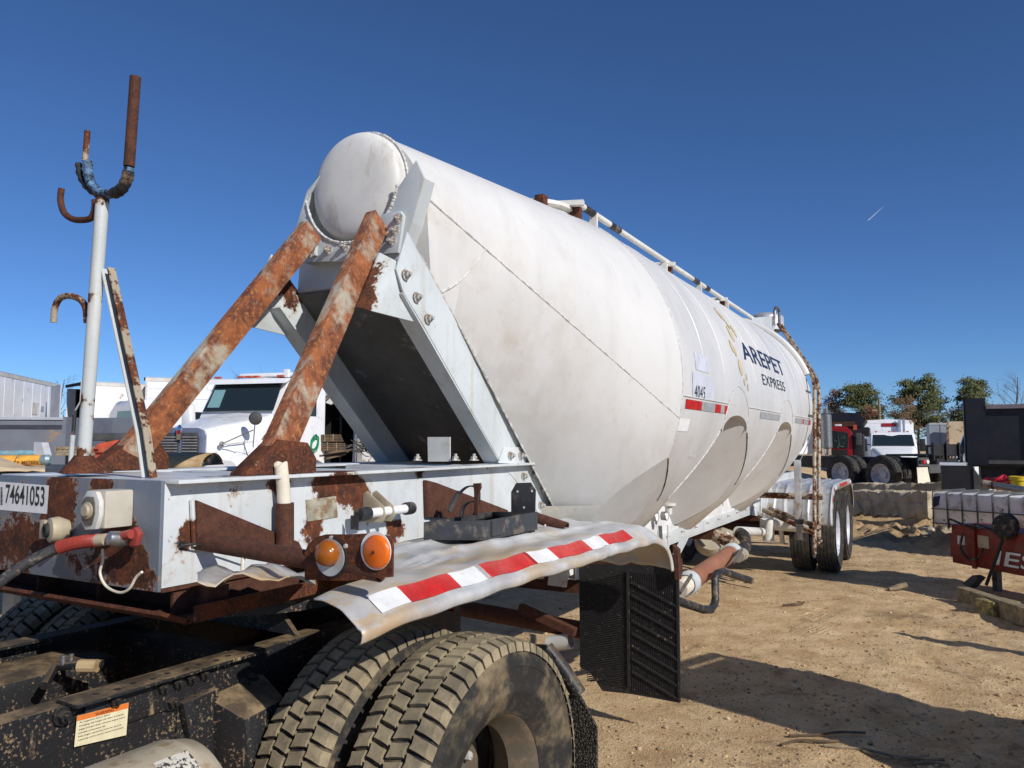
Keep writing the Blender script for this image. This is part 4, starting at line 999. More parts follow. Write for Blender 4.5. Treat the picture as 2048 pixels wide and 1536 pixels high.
def zigzag_tread(Ro=.5, wd=.25, n=80):
    b = MB(); lanes = [(-.47,-.29),(-.26,-.10),(-.07,.07),(.10,.26),(.29,.47)]; r0, r1 = Ro-.02, Ro
    for li, (a0, a1) in enumerate(lanes):
        o = len(b.v)
        for k in range(2*n):
            a = math.pi*k/n; zl = .022*(1 if k % 2 else -1); e0 = 0 if li == 0 else zl; e1 = 0 if li == 4 else zl
            for x, r in ((a0+e0, r0), (a0+e0, r1), (a1+e1, r1), (a1+e1, r0)): b.v.append((x*wd, r*math.cos(a), r*math.sin(a)))
        m = 2*n
        for k in range(m):
            for j in range(3): b.f.append((o+k*4+j, o+k*4+j+1, o+((k+1) % m)*4+j+1, o+((k+1) % m)*4+j))
    return b
def rim_mesh(Ri=.286, wd=.2, out=1):
    h = wd/2; return MB().lathe([(Ri+.012,-h),(Ri,-h+.012),(Ri-.015,-h+.03),(Ri-.03,-.02),(Ri-.045,.0),(Ri-.03,.03),(Ri-.01,h-.03),(Ri,h-.012),(Ri+.012,h)], (0,0,0), (1,0,0), 48)
def disc_mesh(Ri=.286, dish=.09, s=1):   # dish > 0: disc set inwards
    return MB().lathe([(.0001,s*(-dish+.10)),(.07,s*(-dish+.10)),(.085,s*(-dish+.02)),(.12,s*(-dish+.01)),(.17,s*(-dish)),(.2,s*(-dish-.015)),(Ri-.03,s*(-dish-.03)),(Ri-.03,s*(-dish-.04)),(.0001,s*(-dish-.04))], (0,0,0), (1,0,0), 40)
TY = tyre_mesh().mesh('tyre', smooth=40); TY.materials.append(M_tyre)
TR = block_tread().mesh('tread', smooth=25); TR.materials.append(M_tread)
RM = rim_mesh().mesh('rim', smooth=40); RM.materials.append(M_rim)
DO = disc_mesh(dish=.11).mesh('wheel_disc', smooth=40); DO.materials.append(M_rim)
TY2 = tyre_mesh(.5, .286, .25).mesh('tyre', smooth=40); TY2.materials.append(M_tyre2)
TZ2 = zigzag_tread().mesh('tread', smooth=25); TZ2.materials.append(M_tread2)
RM2 = rim_mesh().mesh('rim', smooth=40); RM2.materials.append(M_rimw)
DI2 = disc_mesh(dish=.10).mesh('wheel_disc', smooth=40); DI2.materials.append(M_rimw)
NUT = MB().lathe([(.0001,.03),(.012,.03),(.016,.024),(.016,0)], (0,0,0), (1,0,0), 8).mesh('wheel_nut'); NUT.materials.append(M_bolt)
def wheel(parent, x, y, z, tyre, tread, rim, disc, side, nuts=True):
    t = place('wheel', tyre, parent, Matrix.Translation((x, y, z)) @ Matrix.Rotation(rngf.random()*6, 4, 'X'))
    def sub(nm, me, M=Matrix()):
        o = bpy.data.objects.new(nm, me); col.objects.link(o); o.parent = t; o.matrix_local = M; return o
    S = Matrix.Rotation(math.pi, 4, 'Z') if side < 0 else Matrix()
    sub('tread', tread); sub('rim', rim)
    if disc:
        sub('wheel_disc', disc, S)
        if nuts:
            for k in range(10):
                a = 2*math.pi*k/10; sub('wheel_nut', NUT, S @ Matrix.Translation((-.10, .145*math.cos(a), .145*math.sin(a))))
    return t
for ya in (11.2, 12.45):
    for s in (1, -1):
        wheel(trailer, XC+s*1.165, ya, .49, TY2, TZ2, RM2, DI2, s); wheel(trailer, XC+s*.85, ya, .49, TY2, TZ2, RM2, None, s)
    part('axle', MB().cyl((XC-1.0, ya, .49), (XC+1.0, ya, .49), .065, 16), M_brown, trailer)
# rear fenders: corrugated sheet with a lip and tape on the outer edge
def rear_fender(x0, x1):
    prof = [(10.42,.66),(10.44,.80),(10.50,.94),(10.60,1.05),(10.74,1.115),(11.0,1.14),(12.6,1.14),(12.85,1.11),(13.02,1.02),(13.12,.88),(13.15,.70)]
    P = smooth_path([(0,y,z) for y, z in prof], 4); rws = []
    for i, p in enumerate(P):
        d = (P[min(i+1,len(P)-1)]-P[max(i-1,0)]).normalized(); nr = Vector((0,-d.z,d.y)); r_ = []
        for j in range(41):
            u = j/40; k = .018*max(0, math.cos(u*2*math.pi*6))**4; r_.append(Vector((x0+(x1-x0)*u, 0, 0))+Vector((0,p.y,p.z))+nr*k)
        s_ = 1 if x1 > x0 else -1
        r_ += [r_[-1]+Vector((.014*s_,0,0))-nr*.012, r_[-1]+Vector((.018*s_,0,0))-nr*.085]; rws.append(r_)
    o = part('rear_fender', MB().grid(rws), M_alu, trailer, smooth=50); o.modifiers.new('t', 'SOLIDIFY').thickness = .005
    if x1 > x0:
        for k in range(6, len(P)-10, 3):
            part('reflective_tape', MB().grid([[q_+Vector((.003,0,.002)) for q_ in (rws[i][-2].lerp(rws[i][-1], .15), rws[i][-2].lerp(rws[i][-1], .75))] for i in (k, k+1, k+2)]), M_red if (k//3) % 2 else M_wtape, o)
rear_fender(-2.08, -1.25); rear_fender(2*XC+2.08, 2*XC+1.25)
# ================================================================ the tractor under the trailer's nose
TO = Vector((-2.47, 2.28, 0)); TR_ = R(-1.5)
tractor = thing('semi_tractor', 'muddy black tractor chassis with dual rear wheels parked under the trailer nose', 'truck', TO, TR_, local=True)
_Ti = (Matrix.Translation(TO) @ Matrix.Rotation(TR_, 4, 'Z')).inverted()
def TL(px, py, x=None, y=None, z=None):           # pixel -> point on a plane of the tractor's own frame
    o = _Ti @ Vector((0,0,H)); d = (_Ti @ W(px, py, D=1)) - o
    t = (x-o.x)/d.x if x is not None else (y-o.y)/d.y if y is not None else (z-o.z)/d.z
    return o+d*t
def chassis_mat():
    t = NT('muddy_chassis'); n = t.noise(9, 8, .68); sp = t.noise(95, 4, .65); st = t.noise(30, 5, .6, stretch=(1,1,.14))
    c = s2l((34,34,36)); mud = s2l((148,126,94))
    nrm = t.n('ShaderNodeNewGeometry'); sx = t.n('ShaderNodeSeparateXYZ'); t.lk(nrm.outputs['Normal'], sx.inputs[0])
    up = t.ramp(sx.outputs['Z'], .3, .9)            # dust settles on what faces up
    m = t.ramp(t.math('ADD', t.math('MULTIPLY', n, .34), t.math('MULTIPLY', sp, .70)),   .58, .645)
    m = t.math('MAXIMUM', t.math('MULTIPLY', m, .75), t.math('MULTIPLY', t.ramp(st, .58, .66), t.ramp(n, .5, .62)))
    m = t.math('MAXIMUM', m, t.math('MULTIPLY', up, t.ramp(n, .4, .66, .22, .9)))
    return t.out(t.mix(m, c, mud), t.math('ADD', .45, t.math('MULTIPLY', m, .4)), 0, t.bump(t.noise(70, 5, .65), .35, .006), .4)
M_ch = chassis_mat()
FX = .43
for s in (1, -1):
    b = MB()
    b.box(*sorted((s*FX, s*(FX-.009))), -3.2, .85, .735, 1.0); b.box(*sorted((s*(FX-.0095), s*(FX-.08))), -3.2, .85, .990, .9995); b.box(*sorted((s*(FX-.0095), s*(FX-.08))), -3.2, .85, .7355, .745)
    fr_ = part('frame_rail', b, M_ch, tractor)
    if s > 0:
        ya_, yb_ = TL(106,1402,z=1.004).y, TL(512,1308,z=1.004).y
        an = part('mounting_angle', MB().box(FX-.04, FX+.055, ya_, yb_, 1.001, 1.011), M_ch, fr_, bevel=.002)
        part('angle_leg', MB().box(FX+.001, FX+.012, ya_+.05, yb_, .905, 1.0008), M_ch, fr_, bevel=.002)
        for k in range(11):
            part('slot', MB().lathe([(.0001,0),(.010,0)], (FX+.008+.012*(k % 2), ya_+.08+k*.055, 1.0115), (0,0,1), 12), M_rubber, an)
        part('fish_plate', MB().box(FX+.001, FX+.010, TL(350,1440,x=FX).y, TL(520,1340,x=FX).y, .74, .90), M_ch, fr_, bevel=.002)
        BIG = bolt_mesh(.016); BIG.materials.clear(); BIG.materials.append(M_ch)
        for x, y in ((124,1432),(226,1400),(322,1375),(351,1365),(377,1356),(403,1347),(342,1404),(380,1398),(404,1388),(376,1438),(374,1480),(484,1364),(500,1354)):
            p = TL(x, y, x=FX+.011); o = place('bolt', BIG, tractor, basis((1,0,0), p)); o.matrix_local = basis((1,0,0), p)
        # warning label
        lp = [TL(x, y, x=FX+.0135) for x, y in ((154,1432),(257,1405),(252,1470),(148,1494))]
        wlb = part('warning_label', MB().prism(lp, (.001,0,0)), plain('cream_label', (222,212,176), .5, 0, .05, 20), tractor)
        hd = [p+Vector((.0016,0,0)) for p in (lp[0], lp[1], lp[1].lerp(lp[2], .17), lp[0].lerp(lp[3], .17))]
        part('orange_band', MB().add(hd, [(3,2,1,0)]), plain('orange_band', (222,120,48), .5, 0, .06), wlb, recalc=False)
        ux_, vy_ = (lp[1]-lp[0]), (lp[3]-lp[0])
        def lt(text, u0, v0, wd_, h_, m=M_ink):
            v, f = fit_text(text, wd_, h_); b = MB(); b.add([lp[0]+Vector((.0026,0,0))+ux_*(u0+p[0])+vy_*(v0-p[1]) for p in v], f); part('label_text', b, m, wlb, recalc=False)
        lt('WARNING', .34, .15, .36, .10)
        for k, tx in enumerate(('Air suspension loss or failure', 'Changing ride height will affect driveshaft', 'angles and give faster driveline fatigue and/or', 'possible component fail', 'Ride height adjustment must be done by', 'measuring and by service manual instructions')):
            lt(tx, .05, .27+k*.115, (.58,.86,.9,.5,.84,.88)[k], .062)
# hanger bracket with its spring end
hb = MB()
pr = [TL(x, y, x=FX+.012) for x, y in ((398,1362),(470,1346),(520,1372),(524,1420))]
Hh = Vector((0,0,0))
y0 = TL(405,1380,x=FX).y; y1 = TL(520,1350,x=FX).y; zt = .93
hb.add([(FX+.011,y0,zt-.02),(FX+.011,y1,zt),(FX+.15,y1-.02,zt-.06),(FX+.15,y0+.04,zt-.08),
        (FX+.011,y0+.02,.5),(FX+.011,y1-.02,.5),(FX+.20,y1-.05,.46),(FX+.20,y0+.06,.46)], [(3,2,1,0),(4,5,6,7),(0,1,5,4),(1,2,6,5),(2,3,7,6),(3,0,4,7)])
hgr = part('spring_hanger', hb, M_ch, tractor, bevel=.02)
part('hanger_web', MB().prism([(FX+.012,y0-.10,.92),(FX+.012,y0+.03,.93),(FX+.012,y0+.03,.60),(FX+.012,y0-.02,.62)], (.03,0,0)), M_ch, hgr, bevel=.004)
part('pin', MB().tube([(FX+.20,(y0+y1)/2+.01,.66), (FX+.235,(y0+y1)/2+.01,.66)], .028, 12), M_steel, hgr)
part('spring', MB().box(FX+.03, FX+.11, y0+.1, 1.1, .50, .58), M_ch, tractor, bevel=.004)
# air tank at the front edge of the picture
def airtank_mat():
    t = NT('dusty_tank'); n = t.noise(5, 7, .65); cc = t.mix(t.ramp(n, .35, .65), s2l((168,156,132)), s2l((196,184,160)))
    cc = t.mix(t.math('MULTIPLY', t.ramp(t.noise(14, 6, .7), .52, .68), .7), cc, s2l((146,118,78)))
    return t.out(cc, .5, .1, t.bump(t.noise(30, 4), .15, .004), .4)
M_at = airtank_mat()
AX, AZ_, AR = .80, .775, .185
ye = TL(300,1466,z=AZ_+AR).y
ye = min(max(ye, -1.3), -.8)
at = part('air_tank', MB().lathe([(.0001,-2.2),(AR,-2.0),(AR,0),(AR-.004,.01),(AR*.93,.05),(AR*.7,.085),(AR*.35,.102),(.0001,.107)], (AX, ye, AZ_), (0,1,0), 48), M_at, tractor, smooth=50)
stk = MB(); rws = []
for i in range(9):
    a = R(18+i*5.5); rws.append([(AX+(AR+.0012)*math.sin(a-R(0)), ye-.10+j*.09, AZ_+(AR+.0012)*math.cos(a)) for j in (0, 1)])
def tornsticker():
    t = NT('torn_sticker'); n = t.noise(35, 5, .7); return t.out(t.mix(t.ramp(n, .48, .54), s2l((206,200,184)), s2l((60,60,62))), .5)
part('torn_sticker', stk.grid(rws), tornsticker(), at)
part('strap_band', MB().lathe([(AR+.002,0),(AR+.004,.0),(AR+.004,.04),(AR+.002,.04)], (AX, ye-.75, AZ_), (0,1,0), 40), M_ch, at)
# wheels, axle, fifth wheel and cross members
for s in (1, -1):
    for k, x in enumerate((1.085, .735)):
        wheel(tractor, s*x, -.04, .525, TY, TR, RM, DO if k == 0 else None, s)
part('axle', MB().lathe([(.09,-1.0),(.09,-.35),(.24,-.2),(.27,0),(.24,.2),(.09,.35),(.09,1.0)], (0,0,.505), (1,0,0), 24), M_ch, tractor)
part('fifth_wheel', MB().lathe([(.0001,.02),(.44,.02),(.46,0),(.46,-.03),(.0001,-.03)], (-.02,.0,1.12), (0,0,1), 40), M_ch, tractor)
for y in (-.16, .16): part('fifth_wheel_bracket', MB().prism([(-.40,y,1.0),(.40,y,1.0),(.30,y,1.09),(-.30,y,1.09)], (0,.02,0)), M_ch, tractor)
for y in (-2.4, -1.25, -.35, .45, .8): part('cross_member', MB().box(-FX+.012, FX-.012, y, y+.07, .75, .97), M_ch, tractor)
for s in (1, -1): part('air_spring', MB().lathe([(.0001,.70),(.12,.70),(.15,.66),(.155,.6),(.15,.54),(.11,.50),(.0001,.50)], (s*.5,.5,.05), (0,0,1), 24), M_rubber, tractor)
part('drive_shaft', MB().cyl((0,-3.2,.62), (0,-.25,.55), .06, 14), M_ch, tractor)
part('drive_yoke', MB().box(-.32, -.05, -1.15, -.55, .80, .96), M_ch, tractor, bevel=.02)
# air fittings standing between the rails
fb_ = MB(); fb_.tube([TL(88,1372,z=.96), TL(110,1335,z=.99), TL(150,1330,z=1.0), TL(205,1328,z=1.0)], .014, 10)
fit = part('air_fitting', fb_, M_ch, tractor)
for x, y in ((126,1318),(142,1315)): part('fitting_cap', MB().cyl(TL(x, y+12, z=1.0), TL(x, y+12, z=1.0)+Vector((0,0,.03)), .008, 8), M_steel, fit)
part('brass_fitting', MB().cyl(TL(158,1332,z=1.0), TL(195,1332,z=1.0), .02, 10), M_tan, fit)
# rear splash guard arm and its stub flap behind the outer wheel
ga = part('guard_arm', MB().prism([TL(x, y, y=.58) for x, y in ((1060,1288),(1092,1290),(1112,1318),(1080,1318))], (0,.012,0)), M_ch, tractor)
ga2 = part('guard_tube', MB().tube([TL(1092,1296,y=.60), TL(1128,1342,y=.62), TL(1158,1388,y=.64)], .032, 14), M_ch, tractor, smooth=60)
def gravelly():
    t = NT('gravelly_rubber'); v = t.n('ShaderNodeTexVoronoi'); v.inputs['Scale'].default_value = 120; t.lk(t.co, v.inputs['Vector'])
    c = t.mix(t.ramp(v.outputs['Distance'], .1, .5), s2l((120,108,88)), s2l((34,32,30))); return t.out(c, .8, 0, t.bump(v.outputs['Distance'], .8, .01))
part('stub_flap', MB().prism([TL(x, y, y=.66) for x, y in ((1110,1390),(1160,1392),(1193,1455),(1194,1600),(1110,1600))], (0,.012,0)), gravelly(), tractor)
part('red_placard', MB().box(.62, .72, .38, .384, 1.02, 1.075), plain('dull_red', (120,34,30), .5, 0, .1), tractor)
# air hose from the tractor up to the trailer's red coupling
hp = smooth_path([W(212,1079,Y=1.47), W(170,1083,Y=1.45), W(128,1092,Y=1.42), W(80,1112,Y=1.38), W(30,1142,Y=1.33), W(-40,1195,Y=1.27), W(-160,1290,Y=1.2), W(-330,1380,Y=1.2)], 8)
b = MB(); b.tube(hp[14:], .0165, 14)
h0 = W(100,1105,Y=1.4)
hose = thing('air_hose', 'grimy black air hose with faded red coil guard on the trailer nose', 'hose', h0)
part('rubber_hose', b, plain('grey_hose', (58,58,60), .7, 0, .25, 30, .2, .3, (110,100,90)), hose)
cl_ = MB(); n_ = 15
for i in range(0, 17): pass
coil = [hp[0].lerp(hp[1], 0)]
cpts = hp[3:19]; cr = []
cb = MB(); L_ = len(cpts); dense = smooth_path(cpts, 4); cb.tube(dense, [.017+.004*(i % 2) for i in range(len(dense))], 12); part('coil_guard', cb, M_redp, hose)
part('swivel', MB().tube(hp[0:5], .019, 12), M_beige, hose)
# ================================================================ the yard behind
GR = lambda p: Vector((p.x, p.y, gzs(p.x, p.y)))
def frame_at(px, py, D, alpha):                    # ground point and a heading turned alpha from "facing the camera" to the left
    p = W(px, py, D=D); v = Vector((p.x, p.y, 0)).normalized(); lft = Vector((-v.y, v.x, 0))
    h = (-v*math.cos(R(alpha)) + lft*math.sin(R(alpha))); return Vector((p.x, p.y, 0)), math.atan2(h.y, h.x)-math.pi/2
M_glass = NT('dark_glass'); M_glass = M_glass.out(s2l((34,44,48)), .06, 0, None, .6)
M_teal = NT('teal_glass'); M_teal = M_teal.out(s2l((120,160,162)), .1, 0, None, .6)
M_blk = plain('matte_black', (27,27,30), .55, 0, .15, 3, .1)
M_chrome = plain('chrome', (190,194,204), .12, 1, .06, 8, .02)
M_bluechrome = plain('blue_chrome', (138,146,166), .35, .5, .1, 8, .02)
M_twhite = plain('truck_white', (232,233,234), .25, 0, .03, 2, .02, .05)
M_boxw = plain('trailer_white', (236,238,242), .4, 0, .04, 1.2, .03, .06)
M_boxg = plain('trailer_grey', (170,176,186), .45, 0, .06, 1.5, .03, .08)
M_cream2 = plain('trailer_trim', (206,202,194), .5, 0, .08, 3)
M_dark = plain('dark_interior', (18,18,20), .9, 0, .2, 3)
M_grey = plain('slate_body', (112,116,126), .5, 0, .06, 2, .04, .1)
M_stripe = plain('dark_stripe', (58,60,70), .5)
M_truckred = plain('truck_red', (150,22,30), .3, 0, .08, 4)
M_orange = plain('orange_steel', (196,84,58), .5, 0, .15, 5, .1, .2)
M_wood = plain('weathered_wood', (146,130,104), .8, 0, .2, 12, .3, .3, (100,82,60))
M_darkwood = plain('brown_wood', (104,84,62), .8, 0, .25, 10, .3)
M_conc = NT('rough_concrete'); t = M_conc
n1 = t.noise(3, 8, .7); n2 = t.noise(12, 7, .75); cc = t.mix(t.ramp(n1, .35, .65), s2l((168,154,130)), s2l((214,200,172)))
cc = t.mix(t.math('MULTIPLY', t.ramp(n2, .52, .68), .6), cc, s2l((120,106,88)))
M_conc = t.out(cc, .95, 0, t.bump(n2, 1, .05), .15)
M_navyb = plain('navy_black_body', (17,19,30), .5, 0, .12, 1.5, .05)
M_dgrey = plain('dark_grey_steel', (78,78,78), .6, 0, .15, 5, .1)
def bxp(name, parent, m, x0, x1, y0, y1, z0, z1, bevel=0, **k): return part(name, MB().box(x0, x1, y0, y1, z0, z1), m, parent, bevel=bevel, **k)
# ---- semi-trailers of the left background (local: x along the side, y depth, z up)
def box_trailer(label, px0, px1, ytop0, D0, D1, ztop, depth, zbot=1.1, group='parked box trailers', m=M_boxw, rear=None, ribs=0, cat='box trailer', length=None):
    """side wall runs from px0 (distance D0) to px1 (distance D1); depth goes away from the camera"""
    a, b_ = W(px0, 885, D=D0), W(px1, 885, D=D1); a.z = b_.z = 0
    d = b_-a; L = d.length; d.normalize(); rz = math.atan2(d.y, d.x)
    t = thing('box_trailer', label, cat, a, rz, group, local=True)
    th = .04
    bxp('side_wall', t, m, 0, L, 0, th, zbot, ztop-.16); bxp('far_wall', t, m, 0, L, depth-th, depth, zbot, ztop-.16)
    bxp('roof', t, M_boxg, 0, L, 0, depth, ztop-.04, ztop); bxp('floor', t, M_dgrey, 0.02, L-.02, .05, depth-.05, zbot-.12, zbot-.01)
    bxp('top_rail', t, M_cream2, -.01, L+.01, -.015, th-.0, ztop-.159, ztop-.041); bxp('bottom_rail', t, M_cream2, 0, L, -.012, .03, zbot-.14, zbot-.001)
    if ribs:
        for k in range(ribs): bxp('panel_rib', t, m, (k+1)*L/(ribs+1)-.015, (k+1)*L/(ribs+1)+.015, -.006, -.0005, zbot+.002, ztop-.162)
    for e in rear or ():
        x = 0 if e == 'L' else L
        bxp('end_post', t, M_cream2, x-.07 if e == 'R' else x-.0, x if e == 'R' else x+.07, -.02, -.0155, zbot-.1, ztop-.01)
        bxp('header', t, M_dark, *sorted((x, x+.06*(1 if e == 'R' else -1))), .0, depth, ztop-.13, ztop-.02)
    if not rear: bxp('end_wall', t, m, 0.001, .04, .045, depth-.045, zbot, ztop-.05)
    else:
        e = rear[0]; x = L-.05 if e == 'L' else .01
        bxp('end_wall', t, m, x, x+.04, .045, depth-.045, zbot, ztop-.05)
        bxp('inner_lining', t, M_dark, .3 if e == 'L' else .1, L-.1 if e == 'L' else L-.3, .045, .06, zbot, ztop-.17); bxp('inner_lining', t, M_dark, .3 if e == 'L' else .1, L-.1 if e == 'L' else L-.3, depth-.06, depth-.045, zbot, ztop-.17)
    for xx in (.8, 1.95): 
        for yy in (.2, depth-.2): part('wheel', MB().lathe([(.0001,-.13),(.3,-.13),(.48,-.12),(.5,0),(.48,.12),(.3,.13),(.0001,.13)], (xx if rear == ('L',) else L-xx, yy, .5), (0,1,0), 20), M_tyre2, t)
    return t, L
t1, L1 = box_trailer('long white box trailer at the far left with ribbed side panels', -260, 108, 742, 18.5, 31.2, 4.1, 2.5, 1.2, ribs=14)
bxp('rear_door', t1, M_brown, L1+.002, L1+.045, .05, 2.45, 1.2, 3.95, label='brown rear door')
bxp('vent_plate', t1, M_cream2, L1-2.6, L1-2.1, -.02, -.015, 2.75, 3.2); bxp('vent_plate', t1, M_boxg, L1-1.7, L1-1.4, -.02, -.015, 2.9, 3.1)
t2, L2 = box_trailer('white box trailer with dark open rear behind the hose fork pole', 168, 300, 765, 28, 29.6, 3.95, 2.5, 1.2, rear=('L',), ribs=4)
dd = part('open_door', MB().box(-.0, .05, 1.2, 2.6, 1.2, 3.85), M_boxg, t2, label='grey rear door swung open')
dd2 = part('side_door', MB().box(-.55, -.5, 1.2, 2.5, 1.2, 3.85), M_boxg, t2, label='grey rear door swung open')
bpy.data.objects.remove(dd)
t3, L3 = box_trailer('white box trailer with horizontal side seams behind the white tractor', 287, 660, 749, 28, 30.2, 4.1, 2.5, 1.2, rear=('L',))
for k in range(7): bxp('seam', t3, M_boxg, .1, L3, -.008, -.0005, 1.5+k*.36, 1.515+k*.36)

# burned trailer with its front torn open
a = W(642, 885, D=20); a.z = 0; b_ = W(716, 885, D=19.5); d = (b_-a); d.z = 0; LB = d.length; rz = math.atan2(d.y, d.x)
M_char = rusty('charred_white', (205,205,204), .35, 3.2, off=(4,6,2), rust=[(58,54,52),(30,28,28),(110,104,100)])
tb_ = thing('burned_trailer', 'fire-damaged white box trailer with charred open end and hanging scraps', 'box trailer', a, rz, local=True)
zt = 3.05
bxp('left_post', tb_, M_boxg, -.12, 0, 0, .12, .6, zt); bxp('right_post', tb_, M_cream2, LB-.02, LB+.10, 0, .1, .6, zt); bxp('inner_post', tb_, M_boxg, LB-.10, LB-.03, .02, .1, .6, zt)
bxp('header', tb_, M_dgrey, -.10, LB+.09, .005, .11, zt+.001, zt+.22); bxp('roof', tb_, M_boxw, -.12, LB+.12, 0, 8, zt+.221, zt+.27)
bxp('right_wall', tb_, M_char, LB+.101, LB+.14, .0, 8, .6, zt+.2); bxp('left_wall', tb_, M_dark, -.16, -.121, .0, 8, .6, zt+.2); bxp('back_wall', tb_, M_dark, -.1, LB+.1, 7.9, 8, .6, zt)
bxp('floor', tb_, M_dgrey, -.1, LB+.1, .12, 7.9, .9, 1.0)
rr5 = random.Random(9)
for k in range(6):
    x0 = -.05+k*LB/6.2; part('scrap_strip', MB().prism([(x0, .0, zt-.02), (x0+LB/6.6, .0, zt-.02), (x0+LB/6.6+.03, -.5, zt-.30-rr5.random()*.12), (x0+.02, -.52, zt-.34-rr5.random()*.1)], (0,.01,.012)), M_pipewhite if k % 2 else M_wood, tb_)
for k in range(4): x0 = .2+k*.22; bxp('stud', tb_, M_boxg if k % 2 else M_dgrey, x0, x0+.05, .5+k*.3, .55+k*.3, 1.0, zt-.2)
part('torn_lining', MB().prism([(LB-.32,.2,1.2),(LB-.18,.2,1.25),(LB-.14,.2,1.9),(LB-.2,.2,2.6),(LB-.28,.2,1.8)], (0,.01,0)), M_boxw, tb_)
# stacked shingle bundles and broken pallets before it
def at(px, py, D): p = W(px, py, D=D); return p
for k, (px0, px1, py0, py1, lb) in enumerate(((636,678,868,883,'topmost bundle of brown slats in the stack by the burned trailer'),(640,686,885,901,'lower bundle of brown slats in the stack by the burned trailer'))):
    p, q_ = W(px0, py1, D=18), W(px1, py0, D=18); ct = thing('slat_bundle', lb, 'wood bundle', (p.x, p.y, p.z), YAW, 'slat bundles', local=True); w_ = (q_-p); wx = Vector((w_.x, w_.y, 0)).length; hz_ = q_.z-p.z
    for j in range(4): bxp('slat', ct, M_darkwood, 0, wx-.02*j, .0, .5, j*hz_/4, (j+1)*hz_/4-.012)
    bxp('strap', ct, M_wood, wx*.3, wx*.3+.02, -.006, -.001, 0, hz_); bxp('strap', ct, M_wood, wx*.7, wx*.7+.02, -.006, -.001, 0, hz_)
for k, (x0, y0, x1, y1) in enumerate(((640,912,695,903),(650,917,690,908),(655,905,700,900))):
    solo('broken_board', MB().beam(W(x0, y0, D=17.6-k*.1), W(x1, y1, D=17.9-k*.1), .16, .04), M_darkwood, 'brown board in the heap by the burned trailer, '+('lowest and flattest','leaning from the left','upper short one')[k], 'board', 'loose boards')
b = MB(); pts = [W(628,905,D=17)]
c = W(629,888,D=16.8)
b.tube([c+Vector((.10*math.cos(i*.7)+.02*math.sin(i), .05*math.sin(i*.7), .16*math.sin(i*.7*1.0)+(i/60-.5)*.12)) for i in range(60)], .012, 6)
solo('green_hose', b, plain('green_hose', (24,140,92), .4), 'coiled bright green air hose beside the white tractor', 'hose')
def scrub(name, px, py, D, n, sp, m, label, cat, seed):
    r = random.Random(seed); b = MB(); c = W(px, py, D=D)
    for i in range(n):
        p = c+Vector((r.gauss(0, sp), r.gauss(0, sp), abs(r.gauss(0, sp*.6)))); q_ = p+Vector((r.uniform(-.3,.3), r.uniform(-.3,.3), r.uniform(-.1,.25)))
        b.tube([p, p.lerp(q_, .5)+Vector((0,0,r.uniform(-.05,.05))), q_], .010, 3, cap=False)
    return solo(name, b, m, label, cat, kind='stuff')
M_brush = plain('grey_brush', (96,92,84), .9, 0, .3, 8)
scrub('brush_heap', 742, 905, 15.5, 150, .16, M_brush, 'heap of dry grey brush under the tank', 'brush', 4)
# ---- generic pieces for trucks
def quad(name, pts, m, parent, th=.012):
    P = [Vector(p) for p in pts]; n = (P[1]-P[0]).cross(P[2]-P[0]).normalized(); return part(name, MB().prism(P, n*th), m, parent)
def truck_wheel(parent, x, y, r=.5, w_=.28, m=None, face=1):
    t = part('wheel', MB().lathe([(.30,-w_/2),(r*.9,-w_/2),(r,-w_*.38),(r,w_*.38),(r*.9,w_/2),(.30,w_/2)], (x, y, r), (1,0,0), 28), M_tyre2, parent)
    part('rim', MB().lathe([(.0001,.02*face),(.09,.02*face),(.1,-.03*face),(.22,-.04*face),(.28,w_*.42*face),(.305,w_*.45*face),(.305,-w_*.4*face)], (x, y, r), (1,0,0), 28), m or M_rimw, t)
    return t
# ---- big white conventional tractor behind the struts (local: y forward, x to its left ... front at y=0)
o_, rz = frame_at(366, 885, 15.0, 39)
wt = thing('white_tractor', 'white conventional semi tractor with mesh grille parked facing the camera left', 'truck', o_, rz, local=True)
def loft(name, secs, m, parent, smooth=40, caps=True):
    b = MB(); n = len(secs[0]); b.v = [tuple(p) for s_ in secs for p in s_]
    for i in range(len(secs)-1):
        for j in range(n): b.f.append((i*n+j, i*n+(j+1)%n, (i+1)*n+(j+1)%n, (i+1)*n+j))
    if caps: b.f += [tuple(range(n)), tuple((len(secs)-1)*n+j for j in range(n))]
    return part(name, b, m, parent, smooth=smooth)
def hsec(y, hw, zt_, zb, r=.18, crown=.05):
    o = []
    for k in range(7): a = R(k*15); o.append((hw-r+r*math.cos(a), y, zt_-r+r*math.sin(a)))
    o.append((0, y, zt_+crown))
    for k in range(7): a = R(90+k*15); o.append((-hw+r+r*math.cos(a), y, zt_-r+r*math.sin(a)))
    return o+[(-hw, y, zb), (hw, y, zb)]
loft('hood', [hsec(-.06,.50,1.96,1.35,.12,.03), hsec(-.5,.68,2.06,1.25,.2), hsec(-1.1,.82,2.16,1.25,.22), hsec(-1.75,.95,2.30,1.25,.2)], M_twhite, wt)
loft('front_wing', [hsec(-.2,1.1,1.35,.8,.2,0), hsec(-.7,1.2,1.52,.8,.2,0), hsec(-1.3,1.18,1.50,.8,.2,0), hsec(-1.75,1.12,1.40,.8,.2,0)], M_twhite, wt)
cabs = [hsec(-1.76,1.0,2.34,1.0,.1,.04), hsec(-2.2,1.02,3.06,1.0,.16,.05), hsec(-2.6,1.04,3.14,1.0,.18,.05), hsec(-3.6,1.04,3.16,1.0,.18,.05)]
cab = loft('cab', cabs, M_twhite, wt)
quad('windshield', [(.88,-1.71,2.38),(-.88,-1.71,2.38),(-.84,-2.09,3.0),(.84,-2.09,3.0)], M_glass, wt, .014)
